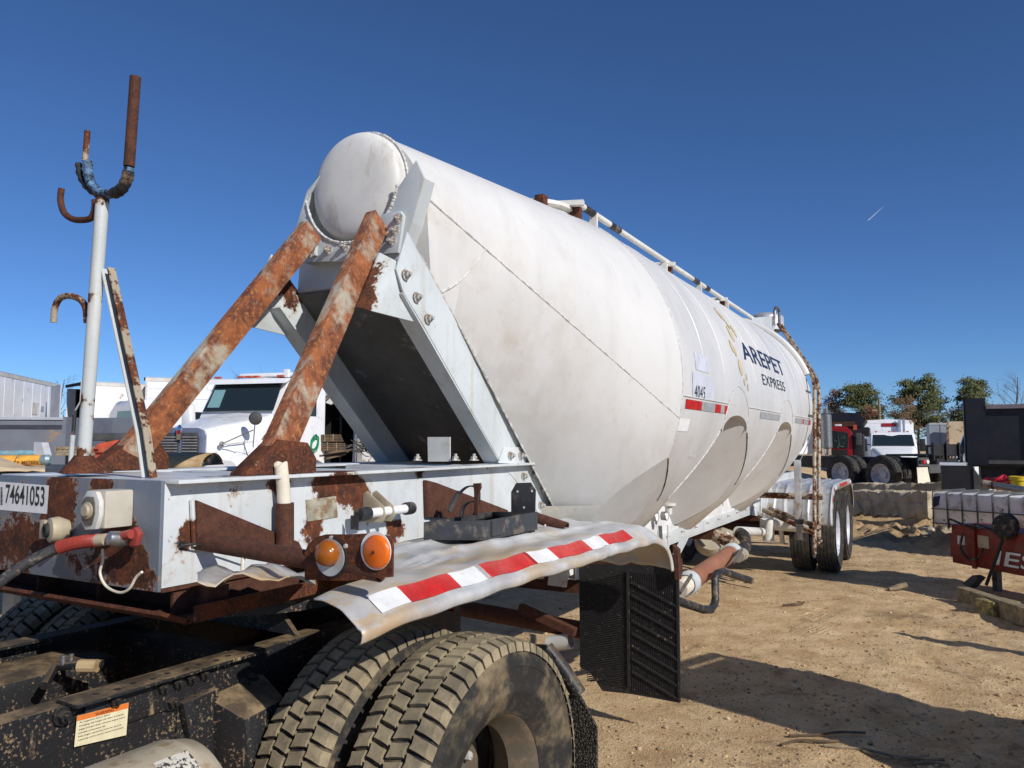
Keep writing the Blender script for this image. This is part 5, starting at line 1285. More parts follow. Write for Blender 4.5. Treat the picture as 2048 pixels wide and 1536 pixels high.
for s in (1, -1): quad('side_window', [(1.045*s,-2.35,2.30),(1.045*s,-3.2,2.30),(1.045*s,-3.2,2.88),(1.045*s,-2.45,2.88)][::s], M_glass, wt, .012)
quad('inner_window', [(.80,-1.735,2.46),(.5,-1.735,2.46),(.5,-1.955,2.86),(.78,-1.955,2.86)], M_teal, wt, .012)
vz = part('sun_visor', MB().prism([(1.0,-2.05,3.03),(1.0,-1.93,2.99),(1.0,-2.0,3.10),(1.0,-2.2,3.12)], (-2.0,0,0)), M_twhite, wt)
for x in (-.8,-.2,0,.2,.8): bxp('marker_lamp', wt, M_orange, x-.07, x+.07, -2.12, -2.03, 3.135, 3.175)
bxp('roof_beacon', wt, M_white, -.78, -.66, -2.5, -2.4, 3.16, 3.34, .01); bxp('roof_fairing', wt, M_twhite, -.95, .7, -3.5, -2.7, 3.21, 3.30, .03)
gr = part('grille', MB().prism([(.50,-.02,1.30),(.50,-.05,1.82),(.44,-.06,1.94),(.3,-.07,1.985),(-.3,-.07,1.985),(-.44,-.06,1.94),(-.50,-.05,1.82),(-.50,-.02,1.30)], (0,.10,0)), M_bluechrome, wt, bevel=.02)
for s in (1, -1):
    p_ = [(.045*s,.088,1.32),(.045*s,.058,1.89),(.36*s,.058,1.89),(.42*s,.065,1.80),(.42*s,.088,1.32)]
    ms = part('mesh', MB().prism(p_, (0,.006,0)), M_dgrey, gr)
    for k in range(9): bxp('mesh_bar', ms, M_alu, *sorted((.06*s, .40*s)), .095, .099, 1.36+k*.055, 1.372+k*.055)
part('badge', MB().prism([(.05,.10,1.75),(.06,.10,1.98),(.0,.10,2.05),(-.06,.10,1.98),(-.05,.10,1.75)], (0,.03,0)), M_chrome, gr, bevel=.01); part('badge_emblem', MB().lathe([(.0001,.0),(.045,0),(.045,-.006)], (0,.1315,1.9), (0,-1,0), 14), M_truckred, gr)
# far mirror, hood mirror on its tripod, hood vent and side emblem
part('door_mirror', MB().prism([(1.22,-1.72,2.08),(1.46,-1.72,2.08),(1.46,-1.72,2.5),(1.4,-1.72,2.58),(1.26,-1.72,2.54)], (0,-.2,0)), M_twhite, wt, bevel=.03)
hm = part('hood_mirror', MB().lathe([(.0001,-.06),(.08,-.05),(.13,0),(.135,.02),(.0001,.025)], (-1.18,-.62,2.18), (.3,-1,0), 22), M_dgrey, wt)
for a_, b_ in (((-1.18,-.62,2.1),(-1.16,-.6,1.6)), ((-1.16,-.6,1.95),(-.72,-.25,1.68)), ((-1.15,-.6,1.72),(-.72,-.25,1.66)), ((-1.12,-.6,1.25),(-1.0,-.5,1.72))): part('mirror_strut', MB().cyl(a_, b_, .012, 8), M_steel, hm)
part('strut_foot', MB().lathe([(.0001,.03),(.05,.02),(.055,0)], (-.70,-.24,1.67), (-1,.5,0), 14), M_steel, hm)
vent = part('hood_vent', MB().prism([(-.945,-1.25,1.82),(-.965,-1.65,1.82),(-.965,-1.65,2.02),(-.955,-1.5,2.0)], (-.012,0,0)), M_glass, wt)
part('side_emblem', MB().prism([(-.97,-1.68,1.72),(-.97,-1.74,1.72),(-.97,-1.76,1.92),(-.97,-1.72,2.02),(-.97,-1.68,1.92)], (-.016,0,0)), M_truckred, wt)
bxp('bumper', wt, M_chrome, -1.15, 1.15, -.08, .1, .5, .95, .03)
for s in (1, -1): truck_wheel(wt, s*1.0, -1.0, face=s); bxp('fuel_tank', wt, M_chrome, *sorted((s*.6, s*1.1)), -3.4, -2.2, .45, 1.0, .1)
for y in (-5.2, -6.4):
    for s in (1, -1): truck_wheel(wt, s*.95, y, face=s)
bxp('chassis', wt, M_dgrey, -.43, .43, -7, -.3, .7, .98)
# ---- white day cab left of it, seen past the pole
o_, rz = frame_at(296, 885, 22, 150)
dc = thing('day_cab_truck', 'white day cab truck half hidden behind the left rusty strut', 'truck', o_, rz, local=True)
loft('cab', [hsec(.1,1.14,1.75,1.0,.1,0), hsec(-.0,1.14,2.6,1.0,.16,.03), hsec(-.2,1.12,2.84,1.0,.2,.05), hsec(-1.6,1.12,2.86,1.0,.2,.05)][::1], M_twhite, dc)
for s in (1, -1): quad('rear_window', [(s*.3,-1.61,2.1),(s*.85,-1.61,2.1),(s*.85,-1.61,2.55),(s*.3,-1.61,2.55)][::s], M_glass if s > 0 else M_teal, dc, .012)
for s in (1, -1): quad('side_window', [(s*1.125,-.3,2.0),(s*1.125,-1.2,2.0),(s*1.125,-1.2,2.55),(s*1.125,-.4,2.55)][::s], M_teal, dc, .012); truck_wheel(dc, s*.95, .3, face=s); truck_wheel(dc, s*.9, -4, face=s)
bxp('hood', dc, M_twhite, -.8, .8, .1, 1.6, .9, 1.8, .12); bxp('chassis', dc, M_dgrey, -.42, .42, -5, .2, .7, .95); bxp('door_mirror', dc, M_dgrey, 1.2, 1.4, -.3, -.1, 1.95, 2.45, .02)
# ---- slate grey steel body at the left edge
a = W(125, 885, D=15); a.z = 0; v = W(125, 885, D=15)-Vector((0,0,H)); v.z = 0; v.normalize()
rz = YAW+R(8); gb = thing('steel_bin', 'slate grey steel truck body with a dark stripe at the left edge', 'truck body', a, rz, local=True)
bxp('side', gb, M_grey, -3.5, 0, 0, .05, .9, 2.14); bxp('end', gb, M_grey, .001, .05, .0, 2.4, .9, 2.2); bxp('stripe', gb, M_stripe, -3.5, -.02, -.012, -.001, 1.96, 2.04); bxp('top_rail', gb, M_boxg, -3.5, 0, -.03, .06, 2.141, 2.19)
bxp('floor', gb, M_dgrey, -3.5, 0, .05, 2.4, .85, .95); bxp('far_side', gb, M_grey, -3.5, 0, 2.41, 2.45, .9, 2.2); bxp('skid', gb, M_dgrey, -3.3, -.2, .2, 2.2, .0, .85)
p = W(430, 885, D=18.5); gb2 = thing('steel_box', 'low slate grey steel box between the pole and the white day cab', 'steel box', (W(128,885,D=18).x, W(128,885,D=18).y, 0), YAW, local=True)
bxp('front', gb2, M_grey, 0, 1.75, 0, .05, .5, 2.28); bxp('back', gb2, M_grey, 0, 1.75, 1.0, 1.05, .5, 2.28); bxp('left_end', gb2, M_grey, 0, .05, .051, .999, .5, 2.28); bxp('right_end', gb2, M_grey, 1.70, 1.75, .051, .999, .5, 2.28); bxp('skid', gb2, M_dgrey, .1, 1.6, .1, .9, 0, .5)
# ---- junk on the bench of deck between
jb = thing('flat_deck', 'low flat deck of grey planks with dark rubber top behind the pole', 'flat deck', (W(112,905,D=12).x, W(112,905,D=12).y, 0), YAW+R(4), local=True)
Lj = 1.0
for k in range(5): bxp('plank', jb, M_wood, .0+k*.20, .19+k*.20, 0, 1.2, 1.55+.004*(k % 2), 1.60+.004*(k % 2))
for k in range(3): bxp('slat', jb, M_wood, .0, 1.0, -.03, -.001, 1.50+k*.048, 1.54+k*.048)
bxp('deck_leg', jb, M_dgrey, .05, .15, .2, .3, 0, 1.5); bxp('deck_leg', jb, M_dgrey, .85, .95, .2, .3, 0, 1.5)
p0, p1 = W(186,878,D=12.5), W(243,872,D=12.5)
sl_ = thing('rubber_slab', 'dark rounded slab lying on stacked timbers behind the pole', 'slab', (p0.x, p0.y, 0), YAW, local=True)
wx = (Vector((p1.x,p1.y,0))-Vector((p0.x,p0.y,0))).length
bxp('slab', sl_, M_dgrey, -.1, wx+.1, 0, .9, p0.z-.03, p1.z+.05, .03); bxp('block', sl_, M_wood, .15, .5, .1, .8, p0.z-.16, p0.z-.032); bxp('stand', sl_, M_dgrey, 0, wx, .15, .85, 0, p0.z-.161)
p0, p1 = W(184,905,D=11.5), W(232,880,D=11.5)
rd = thing('red_implement', 'orange red steel frame behind the foot of the left strut', 'steel frame', (p0.x, p0.y, 0), YAW, local=True)
part('arm', MB().prism([(0,0,p0.z),(0,0,p0.z+.05),(.10,0,p0.z+.14),(.36,0,p1.z),(.40,0,p1.z-.02),(.28,0,p0.z)], (0,.3,0)), M_orange, rd, bevel=.01); bxp('foot', rd, M_orange, .02, .25, .05, .25, 0, p0.z-.001)
part('hole', MB().box(.03,.09,-.003,-.001,p0.z+.02,p0.z+.05), M_dark, rd)
# yellow lettered cylinder, blue tube, grey plate, tan mound
p0, p1 = W(14,921,D=6.2), W(84,920,D=6.2); dy = (p1-p0).normalized()
yc = thing('yellow_cylinder', 'yellow cylinder with stencilled letters strapped with black wire at the left edge', 'cylinder', (p0.x, p0.y, p0.z-.04), local=False)
M_yel = plain('yellow_paint', (232,172,72), .5, 0, .1, 10, .05, .15)
part('body', MB().tube([p0-dy*.15, p1], .042, 20), M_yel, yc); part('end_fitting', MB().tube([p1+dy*.001, p1+dy*.05, p1+dy*.075], [.040,.045,.03], 16), plain('grey_blue', (140,160,168), .4, .3, .1), yc)
part('wire', MB().tube([p0+dy*.10+Vector((.0,.0,.043)), p0+dy*.095+Vector((.02,-.03,.02)), p0+dy*.085+Vector((.02,-.04,-.03))], .004, 6), M_blk, yc)
v, f = fit_text('RACK METERS', .25, .026, .006); nrm = Vector((dy.y, -dy.x, 0)).normalized()*-1
nrm = nrm if nrm.dot(Vector((0,0,H))-p0) > 0 else -nrm
part('letters', MB().add([p0+dy*(.03+a_[0])+nrm*.0432+Vector((0,0,-.030+a_[1])) for a_ in v], f), M_brown, yc, recalc=False)
bt0, bt1 = W(-20,908,D=7.4), W(62,906,D=7.4)
bt = solo('blue_tube', MB().tube([bt0, bt1, bt1+(bt1-bt0).normalized()*.06], [.032,.03,.012], 16), plain('faded_blue', (126,164,178), .5, 0, .15, 9, .1, .25), 'faded blue tube above the yellow cylinder', 'tube')
gp = solo('grey_plate', MB().prism([W(x, y, D=7) for x, y in ((68,884),(83,885),(90,911),(67,909))], (.02,.05,0)), M_boxg, 'pale grey plate propped upright beside the blue tube', 'plate')
mr = []
for i in range(13):
    r_ = []
    for j in range(9):
        u, v_ = i/12, j/8; p = W(-60+150*u, 945, D=5.4+v_*2.2); p.z = 1.50+.10*math.exp(-((u-.3)/.3)**2)*math.sin(v_*math.pi)+.012*rr5.random(); r_.append(p)
    mr.append(r_)
tm = solo('tan_tarp', MB().grid(mr), plain('tan_canvas', (206,184,150), .85, 0, .1, 8, .2), 'sagging tan canvas sheet at the left edge below the yellow cylinder', 'tarp'); tm.modifiers.new('t', 'SOLIDIFY').thickness = .01
wb = thing('work_bench', 'dark steel bench carrying the yellow cylinder and canvas', 'bench', (W(20,930,D=6.2).x, W(20,930,D=6.2).y, 0), YAW, local=True)
bxp('top', wb, M_dgrey, -1.2, .55, -.7, 1.4, 1.44, 1.485)
for x in (-1.1, .45):
    for y in (-.6, 1.3): bxp('leg', wb, M_dgrey, x-.04, x+.04, y-.04, y+.04, 0, 1.44)
# ================================================================ right background
# white tractor seen from behind its right side, chrome stack behind the cab, heading left
p = W(1765, 885, D=20.6); q_ = W(1700, 885, D=21.55); d = Vector((q_.x-p.x, q_.y-p.y, 0)).normalized(); rz = math.atan2(d.y, d.x)-math.pi/2
gzr = gzs(p.x, p.y)+.02
rt_ = thing('stack_tractor', 'black semi tractor chassis with tandem wheels and chrome stack, seen from behind past the ladder', 'truck', (p.x, p.y, gzr), rz, local=True)
sd = 1 if (Vector((math.cos(rz), math.sin(rz), 0)).dot(Vector((-p.x,-p.y,0)))) > 0 else -1     # side facing the camera
for y in (0, 1.32):
    for x in (0, -.34, -1.7, -2.04): truck_wheel(rt_, sd*x, y, .5,   .27, M_rimw, face=sd)
bxp('chassis', rt_, M_blk, *sorted((-sd*.62, -sd*1.45)), -1.1, 7.5, .62, .95)
bxp('deck_plate', rt_, M_blk, *sorted((-sd*.35, -sd*1.8)), -1.0, .2, 1.0, 1.05); bxp('rear_beam', rt_, M_dgrey, *sorted((-sd*.25, -sd*1.75)), -1.15, -1.101, .58, .80)
bxp('brown_panel', rt_, M_blk, *sorted((-sd*.5, -sd*1.5)), -1.09, -1.05, 1.02, 1.32)
for k in range(3): bxp('post', rt_, M_blk, *sorted((-sd*(.45+k*.5), -sd*(.50+k*.5))), -1.15, -1.1, .90, 1.36)
lamp = bxp('tail_panel', rt_, M_dgrey, *sorted((sd*.16, -sd*.24)), -1.16, -1.12, .76, .98)
for k, m in enumerate((M_dark, M_red, M_wtape)): part('tail_lamp', MB().lathe([(.0001,-.03),(.05,-.025),(.055,0)], (sd*(.09-k*.13), -1.162, .87), (0,1,0), 16), m, lamp)
part('mud_flap', MB().prism([(sd*.16,-1.1,.74),(-sd*.24,-1.1,.74),(-sd*.27,-1.17,.18),(sd*.16,-1.12,.22)], (0,-.012,0)), plain('cream_flap', (226,220,200), .5, 0, .05, 4), rt_)
part('license_plate', MB().box(*sorted((-sd*1.0, -sd*1.3)), -1.165, -1.155, .46, .56), plain('plate_red', (150,60,66), .5, 0, .1), rt_)
stp = part('exhaust_stack', MB().tube([(-sd*2.0,3.7,.95),(-sd*2.0,3.7,1.2)], .07, 16), M_chrome, rt_)
part('muffler', MB().lathe([(.07,1.15),(.17,1.2),(.17,2.25),(.07,2.32),(.075,2.45)], (-sd*2.0,3.7,0), (0,0,1), 24), M_steel, stp); part('elbow', MB().tube(smooth_path([(-sd*2.0,3.7,2.40),(-sd*2.0,3.7,2.56),(-sd*2.03,3.66,2.66),(-sd*2.12,3.56,2.72)], 5), .068, 16), M_chrome, stp)
bxp('cab', rt_, M_twhite, *sorted((sd*.05, -sd*2.0)), 4.2, 6.2, .95, 2.2, .12); bxp('side_window', rt_, M_glass, *sorted((sd*.055, sd*.062)), 4.9, 5.7, 1.5, 2.0); bxp('step', rt_, M_boxg, *sorted((sd*.055, sd*.08)), 4.3, 4.8, 1.25, 1.45)
bxp('hood', rt_, M_twhite, *sorted((-sd*.2, -sd*1.8)), 6.21, 7.8, .9, 1.6, .15)
for x in (0, -1.9): truck_wheel(rt_, sd*x, 7.0, .5,   .27, M_rimw, face=sd)
# red dump truck behind it with a black body
p, q_ = W(1662, 885, D=27), W(1701, 885, D=27); wx = (q_-p).length; gr_ = gzs(p.x, p.y)
rd_ = thing('red_dump_truck', 'red dump truck with a black dump body and green leaves in its cab window', 'truck', (p.x, p.y, gr_), YAW-R(26), local=True)
cz = 885; zz = lambda yy: W(1680, yy, D=27).z-gr_
cs = lambda y, s_: [(0,y,.9),(wx,y,.9),(wx,y,zz(880)),(wx-.06*s_,y,zz(862)),(wx-.22,y,zz(854)+.02),(0,y,zz(853))]
loft('cab', [cs(0, 1), cs(1.6, 1)], M_truckred, rd_)
quad('side_window', [(.06,-.012,zz(896)),(wx-.14,-.012,zz(896)),(wx-.12,-.012,zz(866)),(.06,-.012,zz(861))], M_glass, rd_, .012)
bxp('lower_panel', rd_, M_blk, .02, wx-.16, -.03, -.013, .95, zz(899)); bxp('roof_light', rd_, M_white, .12, .34, .3, .5, zz(852), zz(848), .01)
g_ = MB(); r3 = random.Random(3)
for i in range(22):
    x = .1+r3.random()*(wx-.32); z = zz(895)+r3.random()*(zz(876)-zz(895)); g_.tube([(x, -.03, z), (x+r3.uniform(-.1,.1), -.035, z+r3.uniform(-.05,.12))], .011, 3, cap=False)
part('window_leaves', g_, plain('leaf_green', (84,106,88), .7), rd_, kind='stuff')
bxp('door_mirror', rd_, M_dgrey, wx+.12, wx+.3, -.1, -.02, zz(890), zz(866), .02); bxp('amber_lamp', rd_, M_orange, wx+.05, wx+.16, -.05, .02, zz(860), zz(850)); bxp('black_front', rd_, M_blk, wx+.01, wx+.36, .05, 1.5, .9, zz(868), .04)
bxp('bed', rd_, M_blk, -1.2, wx+.5, 1.7, 4.5, zz(872), zz(853)); part('dump_body', MB().prism([(-1.2,1.65,zz(852)),(wx+.25,1.65,zz(852)),(wx+.42,1.65,zz(838)),(wx+.18,1.65,zz(823)),(-1.2,1.65,zz(823))], (0,3,0)), M_navyb, rd_)
bxp('brown_panel', rd_, M_brown, -.1, wx+.05, 1.62, 1.649, zz(851), zz(841)); bxp('chassis', rd_, M_dgrey, .2, wx-.1, .3, 5, .5, .899)
for x in (.0, wx): truck_wheel(rd_, x, .6, .5, .27, M_rim, face=1)
# white truck facing the camera with a tall white body
o_, rz = frame_at(1795, 885, 36, -8); gw = gzs(o_.x, o_.y)-.0
wk = thing('white_truck', 'white truck with wide black windshield and tall white box facing the camera', 'truck', (o_.x, o_.y, -.62), rz, local=True)
loft('hood', [hsec(0,.62,1.62,.7,.15,.02), hsec(-.6,.85,1.9,.7,.2,.03), hsec(-1.2,1.0,2.1,.7,.2,.03)], M_twhite, wk)
loft('cab', [hsec(-1.2,1.02,2.12,.7,.1,.02), hsec(-1.6,1.0,2.78,.7,.16,.04), hsec(-3.0,1.02,2.84,.7,.16,.04)], M_twhite, wk)
quad('windshield', [(.9,-1.19,2.16),(-.9,-1.19,2.16),(-.86,-1.56,2.68),(.86,-1.56,2.68)], M_glass, wk, .03)
gq = bxp('grille', wk, M_dgrey, -.58, .58, .01, .05, 1.1, 1.55, .02)
for k in range(5): bxp('grille_bar', gq, M_chrome, -.56, .56, .051, .07, 1.16+k*.08, 1.2+k*.08)
bxp('bumper', wk, M_chrome, -1.1, 1.1, -.1, .12, .5, .9, .03)
for s in (1, -1): truck_wheel(wk, s*.95, -.6, face=s); bxp('door_mirror', wk, M_blk, *sorted((s*1.15, s*1.4)), -1.5, -1.35, 1.9, 2.5, .03); part('mirror_arm', MB().cyl((s*1.0,-1.45,2.2), (s*1.2,-1.43,2.25), .03, 6), M_blk, wk); bxp('headlamp', wk, M_wtape, *sorted((s*.68, s*.86)), -.12, -.02, 1.2, 1.38, .02)
for x in (-.7,-.1,.1,.7): bxp('marker_lamp', wk, M_orange, x-.05, x+.05, -1.75, -1.65, 2.82, 2.88)
tbx = bxp('grain_body', wk, M_twhite, -1.22, 1.22, -8.4, -3.25, 1.3, 3.35, .05)
part('gable', MB().prism([(-1.22,-3.24,3.3),(1.22,-3.24,3.3),(1.1,-3.24,3.44),(0,-3.24,3.5),(-1.1,-3.24,3.44)], (0,-.05,0)), M_twhite, wk); part('name_plate', MB().box(-.45,.25,-3.235,-3.225,3.12,3.3), M_truckred, tbx)
for x in (-.55, -.75): part('stack', MB().cyl((x,-3.1,2.6), (x,-3.1,3.5), .06, 10), M_chrome, wk)
# distant white trailers, tan tank, white cab, grate
far_specs = ((1712,1752,843,52,'far plain white box trailer left of the white truck'), (1858,1896,846,50,'far plain white box trailer right of the white truck'))
for px0, px1, py, D, lb in far_specs:
    p, q_ = W(px0, py, D=D), W(px1, py, D=D); wx = (q_-p).length
    tt = thing('far_trailer', lb, 'box trailer', (p.x, p.y, -.7), YAW-R(27), 'distant box trailers', local=True); zt = p.z+.7
    bxp('body', tt, M_boxg, 0, wx, 0, 8, 1.1, zt); bxp('top_rail', tt, M_cream2, 0, wx, -.02, -.001, zt-.12, zt); bxp('chassis', tt, M_dgrey, .2, wx-.2, .2, 7.8, .2, 1.099)
    bxp('door_seam', tt, M_dgrey, wx/2-.01, wx/2+.01, -.012, -.001, 1.1, zt-.13)
p, q_ = W(1897, 843, D=44), W(1940, 843, D=44); wx = (q_-p).length
tk = thing('tan_box_trailer', 'old tan box trailer with rust running down its corner', 'box trailer', (p.x, p.y, -.7), YAW-R(29), local=True)
bxp('body', tk, rusty('tan_rusty', (214,196,160), .3, 1.2, off=(2,1,2)), 0, wx, 0, 6, 1.1, p.z+.7); bxp('corner_post', tk, M_ladder, -.12, -.001, -.02, .2, .6, p.z+.72); bxp('chassis', tk, M_dgrey, .2, wx-.2, .2, 5.8, .2, 1.099)
o_, rz = frame_at(1921, 885, 32, 40)
wc = thing('white_cab', 'white truck cab with steep windshield partly behind the dark dump trailer', 'truck', (o_.x, o_.y, -.55), rz, local=True)
loft('cab', [hsec(0,.6,1.5,.7,.1,0), hsec(-.7,.8,1.8,.7,.1,0), hsec(-1.3,1.0,2.6,.7,.16,.03), hsec(-2.6,1.0,2.65,.7,.16,.03)], M_twhite, wc); quad('windshield', [(.72,-.72,1.84),(-.72,-.72,1.84),(-.86,-1.26,2.5),(.86,-1.26,2.5)], M_glass, wc, .03)
for s in (1, -1): truck_wheel(wc, s*.85, -.4, face=s)
bxp('bumper', wc, M_chrome, -.9, .9, -.05, .1, .5, .85, .03)
p, q_ = W(1852, 918, D=21), W(1916, 890, D=21); wx = math.hypot(q_.x-p.x, q_.y-p.y)
hr_ = thing('headache_rack', 'black steel grate rack on a truck bed in front of the white truck', 'rack', (p.x, p.y, p.z-.35), YAW-R(27), local=True); hz_ = q_.z-p.z+.35
bxp('frame_top', hr_, M_blk, 0, wx, 0, .06, hz_-.06, hz_); bxp('frame_bottom', hr_, M_blk, 0, wx, 0, .06, .2, .28); bxp('frame_end', hr_, M_blk, wx-.07, wx, .0, .05, .281, hz_-.061); bxp('frame_end', hr_, M_blk, 0, .07, 0, .05, .281, hz_-.061)
for k in range(10): part('slat', MB().beam((.1+k*wx/11,.03,.28), (.22+k*wx/11,.03,hz_-.06), .035, .02, (1,0,0)), M_blk, hr_)
bxp('bed', hr_, M_blk, -.4, wx+.2, .07, 2.2, -.3, .19)
# dark navy dump trailer on the right edge
p = W(1936, 885, D=15.2); dt = thing('dump_trailer', 'dark navy dump trailer at the right edge standing taller than the trucks', 'dump trailer', (p.x, p.y, gzs(p.x,p.y)), YAW-R(30), local=True)
zt = W(1936,797,D=15.2).z-gzs(p.x,p.y); z0 = W(1936,925,D=15.2).z-gzs(p.x,p.y)
bxp('side', dt, M_navyb, .0, 6, 0, .06, z0, zt-.18); bxp('tail_post', dt, M_navyb, -.02, .32, -.06, -.001, z0-.05, zt); bxp('tailgate', dt, M_navyb, -.05, -.021, .0, 2.4, z0, zt); bxp('top_rail', dt, plain('pale_rail', (120,110,116), .5), .33, 6, -.08, -.0, zt-.21, zt-.13); bxp('far_side', dt, M_navyb, 0, 6, 2.3, 2.36, z0, zt-.18); bxp('floor', dt, M_navyb, 0, 6, .06, 2.3, z0-.08, z0)
for x in (1.0, 1.9, 2.8): bxp('side_rib', dt, M_navyb, x, x+.1, -.05, -.001, z0+.02, zt-.22)
bxp('bottom_rail', dt, M_dgrey, .33, 6, -.06, -.001, z0-.02, z0+.05); bxp('chassis', dt, M_blk, .2, 6, .3, 2.1, .55, z0-.081)
for x in (1.3, 2.6): part('wheel', MB().lathe([(.0001,-.14),(.3,-.14),(.5,-.12),(.5,.12),(.3,.14),(.0001,.14)], (x, .2, .5), (0,1,0), 24), M_tyre2, dt)
# black wedge box before it
p, q_ = W(1888, 985, D=14.3), W(1940, 931, D=14.3); wx = math.hypot(q_.x-p.x, q_.y-p.y); hz_ = q_.z-p.z
wg = thing('black_bucket', 'black steel bucket with a grey triangular side plate on the yard edge', 'bucket', (p.x, p.y, p.z), YAW-R(28), local=True)
bxp('back', wg, M_blk, 0, wx, 0, .05, 0, hz_); bxp('floor', wg, M_blk, 0, wx, -.0, .6, -.04, -.001); bxp('left_side', wg, M_blk, -.03, -.001, 0, .6, 0, hz_)
part('side_plate', MB().prism([(wx,-.002,hz_-.03),(wx+.27,-.02,.02),(wx+.22,-.02,.0),(wx,-.002,.06)], (0,-.02,0)), M_dgrey, wg); bxp('lip', wg, M_twhite, -.05, wx-.1, .1, .35, hz_+.001, hz_+.05)
# pale steel pipe, red hose heap, yellow bucket
p, q_ = W(1982,970,D=12.4), W(2075,984,D=11.9); d = (q_-p).normalized()
sp_ = thing('steel_pipe', 'long pale steel pipe with rusty orange end on the white tote', 'pipe', (p.x, p.y, p.z-.06), local=False)
part('pipe', MB().tube([p, q_+d*.6], .058, 18), M_steel, sp_); part('rusty_end', MB().tube([p-d*.13, p-d*.001], .068, 18), M_ladder, sp_); part('collar', MB().tube([p+d*.02, p+d*.05], .066, 18), M_brown, sp_)
b = MB(); r4 = random.Random(6); c = W(1998,963,D=12.9)
for k in range(5): b.tube(smooth_path([c+Vector((r4.gauss(0,.13), r4.gauss(0,.1), r4.gauss(0,.03))) for _ in range(5)], 4), .022, 6)
solo('red_straps', b, plain('red_strap', (176,28,44), .5), 'tangle of red straps beside the yellow bucket', 'straps')
c = W(2040,979,D=12.6)
bk = thing('yellow_bucket', 'yellow plastic bucket on the tote at the right edge', 'bucket', c)
part('pail', MB().lathe([(.0001,.0),(.125,.0),(.145,.2),(.152,.2),(.15,.215),(.13,.215),(.12,.02),(.0001,.02)], c, (0,0,1), 24), M_yel if False else plain('bright_yellow', (226,196,40), .4, 0, .08), bk); part('rim', MB().lathe([(.147,.15),(.156,.15),(.156,.17),(.147,.17)], c, (0,0,1), 24), plain('bright_yellow', (226,196,40), .4), bk)
# concrete blocks
def rough_block(label, c0, c1, back, z0, z1, seed, n=(44,12)):
    r = random.Random(seed); d = (c1-c0); L = d.length; d.normalize(); bkv = Vector((-d.y, d.x, 0)); bkv = bkv if bkv.dot(Vector((c0.x,c0.y,0))) > 0 else -bkv
    bm = bmesh.new(); bmesh.ops.create_cube(bm, size=1); bmesh.ops.subdivide_edges(bm, edges=bm.edges, cuts=11, use_grid_fill=True); bmesh.ops.subdivide_edges(bm, edges=[e_ for e_ in bm.edges if abs(e_.verts[0].co.x-e_.verts[1].co.x) > .01], cuts=4)
    from mathutils import noise as mn
    for v in bm.verts:
        x, y, z = v.co+Vector((.5,.5,.5)); p = c0+d*(x*L)+bkv*(y*back)+Vector((0,0,z0+z*(z1-z0)-c0.z))
        nz = mn.fractal(p*4+Vector((seed,0,0)), .8, 2, 5)*.045+mn.fractal(p*9, .7, 2, 4)*.03
        cr = -.03*math.exp(-((z-.62+.03*math.sin(x*9))/.025)**2) if y < .02 else 0
        e = (abs(x-.5) > .49)+(y < .01)+(abs(z-.5) > .49)
        sh = -.012*max(0, e-1)
        v.co = p+(Vector((p.x, p.y, 0)).normalized())*-(nz+cr+sh)+Vector((0,0,nz*.7*(1 if z > .01 else 2.2)))-T_(c0)
    bmesh.ops.recalc_face_normals(bm, faces=bm.faces); me = bpy.data.meshes.new('concrete_block'); bm.to_mesh(me); bm.free()
    for p in me.polygons: p.use_smooth = True
    me.set_sharp_from_angle(angle=R(40)); me.materials.append(M_conc)
    o = bpy.data.objects.new('concrete_block', me); col.objects.link(o); o.location = T_(c0); return tag(o, label, 'concrete block', 'concrete blocks')
T_ = lambda c: Vector((c.x, c.y, 0))
ca, cb_ = W(1640, 1045, D=15.8), W(1857, 1058, D=13.4)
za, zb = W(1857,1054,D=13.4).z, W(1857,1000,D=13.4).z
rough_block('long rough tan concrete block beside the rear tyres', ca, cb_, .6, za+.02, zb, 3)
ca2, cb2 = W(1640, 1000, D=17.2), W(1890, 1002, D=14.9)
rough_block('rear concrete block behind the long rough one', ca2, cb2, .6, .12, zb+.06, 8)
solo('timber_plank', MB().box(0,1.6,0,.3,0,.10,M=Matrix.Translation(W(1690,1068,D=14.6)) @ Matrix.Rotation(YAW-R(14),4,'Z')), M_wood, 'old plank wedged under the long rough concrete block', 'plank')
# rubble
def rock(label, px, py, D, s, seed, m=None, name='rubble_rock', cat='rock', grp='rubble by the blocks'):
    from mathutils import noise as mn
    bm = bmesh.new(); bmesh.ops.create_icosphere(bm, subdivisions=3, radius=1)
    c = W(px, py, D=D)
    for v in bm.verts: k = 1+.35*mn.noise(v.co*1.3+Vector((seed,0,0)))+.15*mn.noise(v.co*3.5+Vector((0,seed,0))); v.co = Vector((v.co.x*s[0], v.co.y*s[1], v.co.z*s[2]))*k
    me = bpy.data.meshes.new(name); bm.to_mesh(me); bm.free(); me.set_sharp_from_angle(angle=R(25)); me.materials.append(m or M_conc)
    o = bpy.data.objects.new(name, me); col.objects.link(o); o.location = c; return tag(o, label, cat, grp)
rock('pale broken rock under the end of the long concrete block', 1857, 1066, 13.1, (.2,.2,.14), 2)
rock('small square rubble lump under the white tote', 1893, 1060, 12.6, (.13,.13,.14), 7)
rock('flat rubble lump left of the board', 1822, 1078, 13.0, (.16,.14,.06), 5)
solo('grey_board', MB().prism([W(x, y, D=12.6) for x, y in ((1832,1072),(1846,1078),(1902,1082),(1902,1092),(1838,1090))], (.1,.3,.0)), M_wood, 'grey board lying in front of the rubble', 'board')
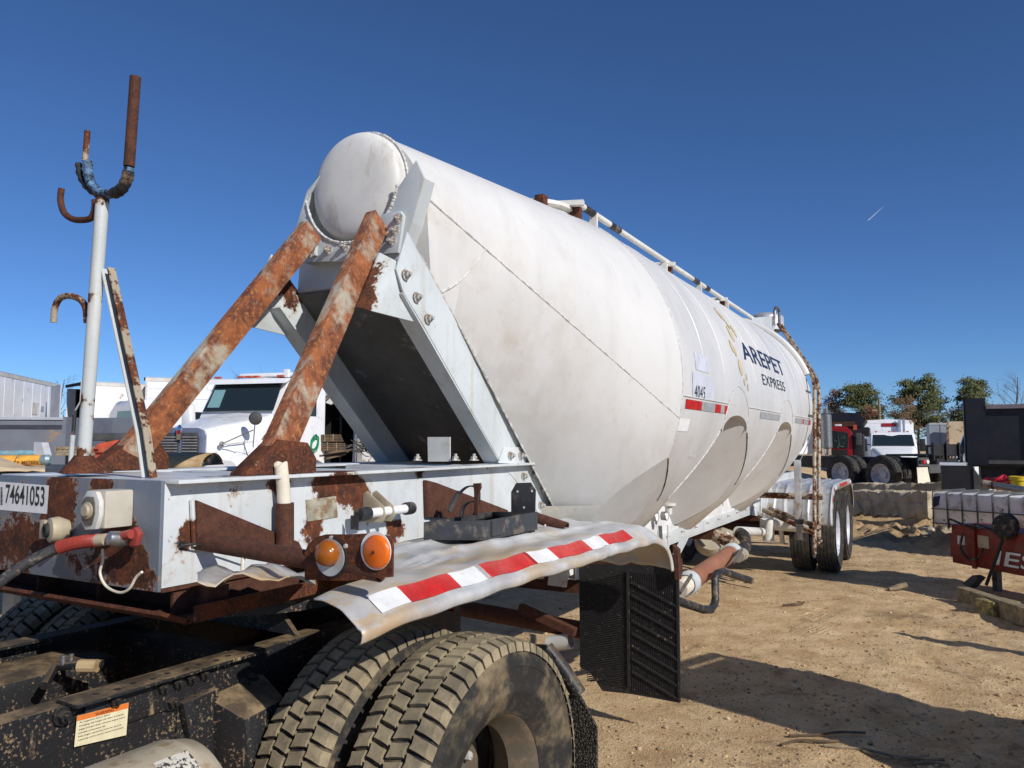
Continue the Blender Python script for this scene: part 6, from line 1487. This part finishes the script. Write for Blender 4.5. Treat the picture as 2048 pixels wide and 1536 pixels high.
# white tote with its cage
p, q_ = W(1866, 1052, D=11.6), W(2075, 1062, D=10.4); d = Vector((q_.x-p.x, q_.y-p.y, 0)); L = d.length; rz = math.atan2(d.y, d.x)
hz_ = W(1866,984,D=11.6).z-p.z
tt = thing('caged_tote', 'dirty white plastic tote in a dark wire cage lying on its side', 'tote', (p.x, p.y, p.z), rz, local=True)
M_tote = plain('tote_plastic', (224,222,218), .45, 0, .06, 4, .06, .22, (160,140,120))
part('tank', MB().box(0, L, 0, 1.0, 0, hz_), M_tote, tt, bevel=.07)
nb = 7
for k in range(nb):
    x = .02+k*(L-.04)/(nb-.5); part('cage_bar', MB().tube(smooth_path([(x,-.012,-.02),(x,-.014,hz_*.5),(x,-.014,hz_-.06),(x,.03,hz_+.012),(x,.3,hz_+.014),(x,.9,hz_+.014)], 3), .011, 6), M_dgrey, tt)
for z in (hz_*.10, hz_*.52): part('cage_rail', MB().cyl((-.0,-.028,z), (L,-.028,z), .009, 6), M_dgrey, tt)
part('blue_blot', MB().prism([(.02,-.0135+.012,hz_*.85),(.02,-.0015,hz_*.55),(.10,-.0015,hz_*.62),(.13,-.0015,hz_*.9)], (0,-.001,0)), M_navy, tt)
for k, (x, z) in enumerate(((.12,.2),(.33,.25),(.5,.3),(.7,.62),(.72,.2))): part('bolt_hole', MB().lathe([(.0001,0),(.012,0)], (x*L, -.0018, z*hz_), (0,-1,0), 8), M_dark, tt)
# red machine with big white letters
p, q_ = W(1905, 1125, D=9.3), W(2080, 1140, D=8.2); d = Vector((q_.x-p.x, q_.y-p.y, 0)); L = d.length*1.9; rz = math.atan2(d.y, d.x)
hz_ = W(1905,1048,D=9.3).z-p.z
M_mred = plain('machine_red', (128,42,30), .45, 0, .14, 5, .1, .25, (110,70,52))
rm = thing('red_machine', 'faded red machine with big white letters at the right edge', 'machine', (p.x, p.y, p.z), rz, local=True)
part('panel', MB().prism([(0,0,0),(L,0,-.02),(L,0,hz_-.03),(.0,0,hz_)], (0,.5,0)), M_mred, rm, bevel=.012)
part('front_hinge', MB().box(-.045,-.001,.02,.08,hz_*.15,hz_*.75), M_mred, rm, bevel=.006); bxp('upright', rm, M_mred, .31, .36, -.03, -.001, -.02, hz_+.03)
bxp('notice', rm, M_cream2, .09, .20, -.004, -.001, hz_*.5, hz_*.72); bxp('notice', rm, M_beige, .38, .53, -.004, -.001, hz_*.5, hz_*.80)
v, f = fit_text('IES', .50, hz_*.36, .012); v = v+np.array([[0,0]]); v[:,0] += v[:,1]*.25
part('letters', MB().add([(.60+a_[0], -.0045, hz_*.14+a_[1]) for a_ in v], f), M_wtape, rm, recalc=False)
v2, f2 = fit_text('IES', .52, hz_*.40, .03); v2[:,0] += v2[:,1]*.25
part('letter_outline', MB().add([(.59+a_[0], -.0025, hz_*.125+a_[1]) for a_ in v2], f2), M_ink, rm, recalc=False)
for k, pts in enumerate(([(.0,-.02,hz_*.9),(.02,-.04,hz_*1.12),(.25,-.05,hz_*1.02),(.45,-.03,hz_*.98)], [(.34,-.05,hz_*.95),(.42,-.05,hz_*1.08),(.6,-.05,hz_*1.0),(.8,-.03,hz_*.92)], [(.22,-.05,hz_*.8),(.2,-.07,hz_*.45),(.3,-.07,hz_*.2),(.42,-.06,hz_*.25),(.5,-.05,hz_*.5)])):
    part('hydraulic_hose', MB().tube(smooth_path(pts, 6), .013, 8), M_rubber, rm)
part('seat_pad', MB().lathe([(.0001,-.05),(.12,-.04),(.15,0),(.13,.05),(.0001,.06)], (.78,-.02,hz_*1.10), (.2,-1,.25), 20), M_rubber, rm, bevel=0)
part('lever', MB().tube([(.80,-.06,hz_*1.0),(.72,-.10,hz_*.4),(.58,-.12,-.16)], .018, 8), M_blk, rm)
part('shadow_mast', MB().box(L-.25, L-.05, .1, .4, hz_-.02, 1.9), M_mred, rm, bevel=.01); bxp('shadow_cover', rm, M_mred, L*.62, L-.26, .08, .95, hz_-.015, 1.75-p.z, .03)  # unseen tall mast and cover, added to cast the shade by the rear tyres
for x in (.36, 1.05, L-.2): bxp('leg', rm, M_dgrey, x, x+.07, .2, .27, -p.z+gzs(p.x,p.y)-.1, -.001)
part('foot_pedal', MB().prism([(.25,-.12,-.20),(.40,-.12,-.08),(.47,-.12,-.10),(.34,-.12,-.24)], (0,.12,0)), M_dgrey, rm)
part('bolt_boss', MB().lathe([(.0001,-.02),(.022,-.02),(.025,.01)], (.60,-.02,-.09), (0,1,0), 12), M_brown, rm)
# timbers
tp, tq = W(1925,1180,D=8.4), W(2090,1222,D=6.9)
solo('timber_beam', MB().beam(Vector((tp.x,tp.y,gzs(tp.x,tp.y)+.08)), Vector((tq.x,tq.y,gzs(tq.x,tq.y)+.10)), .12, .17), M_wood, 'long weathered timber beam lying on the dirt at the right edge', 'timber')
c = W(1996,1226,Z=0); c.z = gzs(c.x, c.y)
solo('timber_block', MB().box(-.16,.16,-.12,.12,-.02,.14,M=Matrix.Translation(c) @ Matrix.Rotation(YAW+R(10),4,'Z')), plain('painted_timber', (122,112,78), .8, 0, .25, 12, .3, .4, (180,160,90)), 'short square timber block in front of the long beam', 'timber', bevel=.012)
c = W(1796,1180,Z=0); c.z = gzs(c.x, c.y)
solo('wood_chunk', MB().tube([c+Vector((-.09,-.06,.02)), c+Vector((0,0,.045)), c+Vector((.09,.05,.075))], [.02,.034,.03], 7), M_wood, 'pale broken wood chunk alone on the dirt', 'wood chunk')
c = W(1592,1210,Z=0); c.z = gzs(c.x, c.y)
solo('bark_strip', MB().tube(smooth_path([c+Vector((-.12,-.06,.01)), c+Vector((0,0,.025)), c+Vector((.05,.09,.02)), c+Vector((.0,.17,.01))], 5), .014, 6), M_darkwood, 'curved dark bark strip on the dirt', 'bark')
rs = random.Random(12); 
for k, (px, py, ln) in enumerate(((1760,1500,.55),(1800,1512,.42),(1838,1520,.3),(1660,1472,.5),(1625,1490,.35))):
    c = W(px, py, Z=0); a = rs.uniform(-.9, .5)+YAW; pts = []
    for i in range(4): x, y = c.x+math.cos(a)*ln*(i/3-.5)+rs.gauss(0,.02), c.y+math.sin(a)*ln*(i/3-.5)+rs.gauss(0,.02); pts.append(Vector((x, y, gzs(x, y)+.012+.01*rs.random())))
    solo('dry_twig', MB().tube(smooth_path(pts, 4), .008, 6), M_wood if k < 3 else M_darkwood, 'dry twig on the dirt in the foreground, '+('longest pale one','pale one in the middle of three','short pale one nearest the right','dark one along the shadow edge','dark short one left of the shadow edge')[k], 'twig', 'dry twigs')
# unseen stacked pallets, added beyond the right edge to shade the dirt in view
A0 = W(1400,1340,Z=0); c = Vector((A0.x, A0.y, 0))+Vector((sund.x, sund.y, 0)).normalized()*3.55; rz = math.atan2(sund.y, sund.x)
for k in range(14):
    pk = thing('shadow_pallet', 'added grey slatted shadow caster in the tall stack beyond the right edge, lowest of the stack', 'shadow_pallet', (c.x+rs.gauss(0,.02), c.y+rs.gauss(0,.02), gzs(c.x,c.y)+k*.15), rz+rs.gauss(0,.03), 'added shadow pallets', local=True) if k == 0 else None
    if k == 0:
        p0k = pk
        for j in range(7): bxp('slat', pk, M_wood, -.6+j*.18, -.48+j*.18, -.55, .55, .115, .135)
        for y in (-.5, 0, .5): bxp('runner', pk, M_wood, -.6, .6, y-.045, y+.045, .02, .114)
        for j in range(3): bxp('bottom_slat', pk, M_wood, -.6+j*.54, -.48+j*.54, -.55, .55, .0, .019)
    else:
        o = copy_tree(p0k); o['label'] = 'added grey slatted shadow caster in the tall stack beyond the right edge, '+('second','third','fourth','fifth','sixth','seventh','eighth','ninth','tenth','eleventh','twelfth','thirteenth','topmost')[k-1]+(' from the ground' if k < 13 else ' of the stack'); o.location = (c.x+rs.gauss(0,.03), c.y+rs.gauss(0,.03), gzs(c.x,c.y)+k*.1365); o.rotation_euler.z = rz+rs.gauss(0,.04)
c2 = W(1800,1262,Z=0)+Vector((sund.x, sund.y, 0)).normalized()*3.3  # unseen post put in for the thin shadow on the dirt
solo('shadow_post', MB().tube([(c2.x,c2.y,0),(c2.x,c2.y,1.95)], .07, 10), M_wood, 'unseen round post added beyond the right edge to cast a thin shadow', 'post')
# ================================================================ trees
def leaf_mat(name, c1, c2):
    t = NT(name); n = t.noise(1.2, 4); oi = t.noise(9, 2); cc = t.mix(t.ramp(n, .35, .65), s2l(c1), s2l(c2)); return t.out(t.mix(t.math('MULTIPLY', oi, .5), cc, s2l(c2)), .8, 0, None, .2)
M_pine = leaf_mat('pine_needles', (46,58,36), (104,108,70)); M_brownleaf = leaf_mat('winter_leaves', (96,78,58), (128,106,80)); M_bark = plain('bark', (98,84,70), .9, 0, .25, 4, .3)
def branches(b, base, h, seed, lean=0, n=16, r0=.18, spread=.35, up=.55, sub=5, lev=2, z0=.3):
    r = random.Random(seed); tips = []
    top = base+Vector((lean, 0, h)); P = [base.lerp(top, i/6)+Vector((r.gauss(0,.05)*i, r.gauss(0,.05)*i, 0))*.5 for i in range(7)]
    b.tube(P, [r0*(1-.85*i/6) for i in range(7)], 8)
    def grow(p, d, ln, rad, lv):
        q1 = p+d*ln*.5+Vector((0,0,ln*.06)); q2 = p+d*ln+Vector((0,0,ln*.2*up)); b.tube([p, q1, q2], [rad, rad*.7, rad*.3], 5, cap=False); tips.append((q2, ln)); tips.append((q1, ln))
        if lv > 0:
            for _ in range(sub):
                k = r.uniform(.35, 1); s_ = p.lerp(q2, k); d2 = (d+Vector((r.gauss(0,.55), r.gauss(0,.55), r.gauss(.12,.4)))).normalized(); grow(s_, d2, ln*r.uniform(.35,.6), rad*.45, lv-1)
    for i in range(n):
        k = z0+(1-z0)*(i+.5)/n; a = r.uniform(0, 6.283); p = base.lerp(top, k); d = Vector((math.cos(a), math.sin(a), up*r.uniform(.3,1.4))).normalized()
        grow(p, d, h*spread*(1-.65*((k-z0)/(1-z0))**1.4)*r.uniform(.7,1.15), r0*.32*(1.2-k), lev-1)
    return tips
def tree(label, px, ytop, D, width, seed, kind, m=None, z0=.3, name='pine_tree', n=16):
    p = W(px, ytop, D=D); base = Vector((p.x, p.y, 0)); base.z = 0 if D > 60 else gzs(p.x, p.y); h = p.z-base.z
    t = thing(name, label, 'tree', base, 0, 'trees beyond the yard'); b = MB(); r = random.Random(seed+50)
    tips = branches(b, base, h*.96, seed, r.uniform(-.3,.3), n=n+(14 if kind == 'pine' else 0), r0=h*.018, spread=width/h/2*.95, up=.25 if kind == 'pine' else .9, sub=4, lev=2 if kind != 'bare' else 3, z0=z0)
    part('trunk', b, M_bark, t, smooth=60)
    if kind == 'bare': return t
    pts = []
    for q_, ln in tips:
        k = 46 if kind == 'pine' else 20
        if r.random() < .08: continue
        sp = h*.036*r.uniform(.6,1.3)
        for _ in range(k): pts.append((q_+Vector((r.gauss(0,sp*1.2), r.gauss(0,sp*1.2), r.gauss(0,sp*.55))), r.uniform(.5,1)))
    V = []; Fc = []
    for q_, s_ in pts:
        s_ *= h*.013; u = Vector((r.gauss(0,1), r.gauss(0,1), r.gauss(0,1))).normalized(); w_ = u.orthogonal().normalized(); i = len(V)
        V += [tuple(q_+u*s_*1.5), tuple(q_+w_*s_*.7), tuple(q_-u*s_*1.5), tuple(q_-w_*s_*.7)]; Fc.append((i,i+1,i+2,i+3))
    c = MB(); c.v = V; c.f = Fc; part('crown', c, m or M_pine, t, recalc=False); return t
tree('dark pine with a broad rough crown, left of the utility pole', 1722, 768, 82, 4.7, 1, 'pine', z0=.32, n=20)
tree('bare brownish tree leaning out of the left pine', 1668, 785, 84, 3.4, 2, 'leafy', M_brownleaf, name='bare_tree', z0=.3)
tree('tallest dark pine with layered crown in the middle of the trees', 1832, 760, 80, 6.0, 3, 'pine', z0=.25, n=24)
tree('brown winter tree below the tallest pine', 1800, 800, 76, 3.4, 4, 'leafy', M_brownleaf, name='winter_tree', z0=.2)
tree('narrow dark pine right of the tallest pine', 1945, 758, 78, 4.6, 5, 'pine', z0=.2, n=22)
tree('bare leafless tree at the right edge of the sky', 2028, 748, 70, 5.6, 6, 'bare', name='bare_tree', z0=.35, n=18)
tree('low reddish shrub tree beside the utility pole', 1735, 818, 70, 2.2, 8, 'leafy', plain('red_leaf', (120,76,52), .8, 0, .2, 2), name='winter_tree', z0=.15)
for k, (px, yt, lb) in enumerate(((122,752,'small bare treetop showing between the left trailers'),(478,742,'bare treetop left behind the white tractor roof'),(540,747,'bare treetop right behind the white tractor roof'))): tree(lb, px, yt, 60, 4.5, 20+k, 'bare', name='bare_tree', z0=.4, n=14)
for k, (px, yt) in enumerate(((1560,800),(1640,812),(1900,832),(1990,830))): tree('low grey tree on the skyline, '+('hidden leftmost','left one by the ladder','between the two right pines','under the bare tree')[k], px, yt, 110, 9, 30+k, 'leafy', M_brownleaf, name='winter_tree', z0=.15)
p = W(1758, 800, D=66); up2 = thing('utility_pole', 'slim utility pole with a crossarm among the trees', 'utility pole', (p.x, p.y, 0))
part('pole', MB().tube([(p.x,p.y,0),(p.x,p.y,p.z)], [.14,.10], 10), M_wood, up2); c0 = W(1744,821,D=66); c1 = W(1760,821,D=66); part('crossarm', MB().beam(c0, c1, .1, .12), M_wood, up2)
for k, yy in enumerate((812, 817, 822)):
    a, b_ = W(1600, yy+3, D=66), W(2060, yy-6, D=62); P = [a.lerp(b_, i/16)-Vector((0,0,.5*math.sin(math.pi*i/16))) for i in range(17)]
    solo('power_line', MB().tube(P, .018, 4), M_blk, 'thin power line on the utility pole, '+('highest','middle','lowest')[k]+' of the three', 'power line', 'power lines')
# ================================================================ loose stones and clods on the dirt
def scatter():
    r = np.random.default_rng(4); N = 21000
    u = r.random(N); D = 2.6+12*u**1.3; pxs = r.uniform(1040, 2150, N)
    V = []; Fc = []; ico = [(0,0,1),(.89,0,.45),(.28,.85,.45),(-.72,.53,.45),(-.72,-.53,.45),(.28,-.85,.45),(.7,.4,-.35),(-.3,.8,-.35),(-.9,-.2,-.35),(0,-.9,-.35)]
    tri = [(0,1,2),(0,2,3),(0,3,4),(0,4,5),(0,5,1),(1,6,2),(2,7,3),(3,8,4),(4,9,5),(5,9,1),(1,9,6),(2,6,7),(3,7,8),(4,8,9)]
    ico = np.array(ico)
    rtv = np.array([_rt.x,_rt.y]); fwv = np.array([_fw.x,_fw.y])
    P = np.outer(D*(pxs-1024)/F, rtv)+np.outer(D, fwv); Zs = gz(P[:,0], P[:,1])
    S = np.minimum(.0025+.0033*r.exponential(1, N), .024); cl = vnoise(P[:,0]*1.2, P[:,1]*1.2, 21); keep = (cl > -.1) | (r.random(N) < .35)
    for i in np.nonzero(keep)[0]:
        a = r.random()*6.28; sc = S[i]*np.array([1,.6+.5*r.random(),.4+.35*r.random()]); q_ = ico*sc*(.8+.4*r.random((10,1))); ca_, sa_ = math.cos(a), math.sin(a)
        x = q_[:,0]*ca_-q_[:,1]*sa_+P[i,0]; y = q_[:,0]*sa_+q_[:,1]*ca_+P[i,1]; z = q_[:,2]+Zs[i]+S[i]*.2; o = len(V)
        V += list(zip(x.tolist(), y.tolist(), z.tolist())); Fc += [(t_[0]+o, t_[1]+o, t_[2]+o) for t_ in tri]
    me = bpy.data.meshes.new('loose_stones'); me.from_pydata(V, [], Fc)
    t = NT('stones'); n = t.noise(5, 3); n2 = t.noise(22, 2); cc = t.mix(t.ramp(n2, .35, .65), s2l((150,124,92)), s2l((206,184,150))); cc = t.mix(t.math('MULTIPLY', t.ramp(n, .5, .6), .5), cc, s2l((92,72,52)))
    me.materials.append(t.out(cc, .95, 0, None, .15)); o = bpy.data.objects.new('loose_stones', me); col.objects.link(o); tag(o, 'loose stones and dirt clods scattered over the sandy yard', 'stones', kind='stuff')
scatter()
a, b_ = W(1736, 441, D=2300), W(1768, 412, D=2300)
solo('contrail', MB().tube([a, a.lerp(b_, .5), b_], [.9,.7,.1], 6), M_white, 'thin white contrail high in the blue sky', 'contrail')
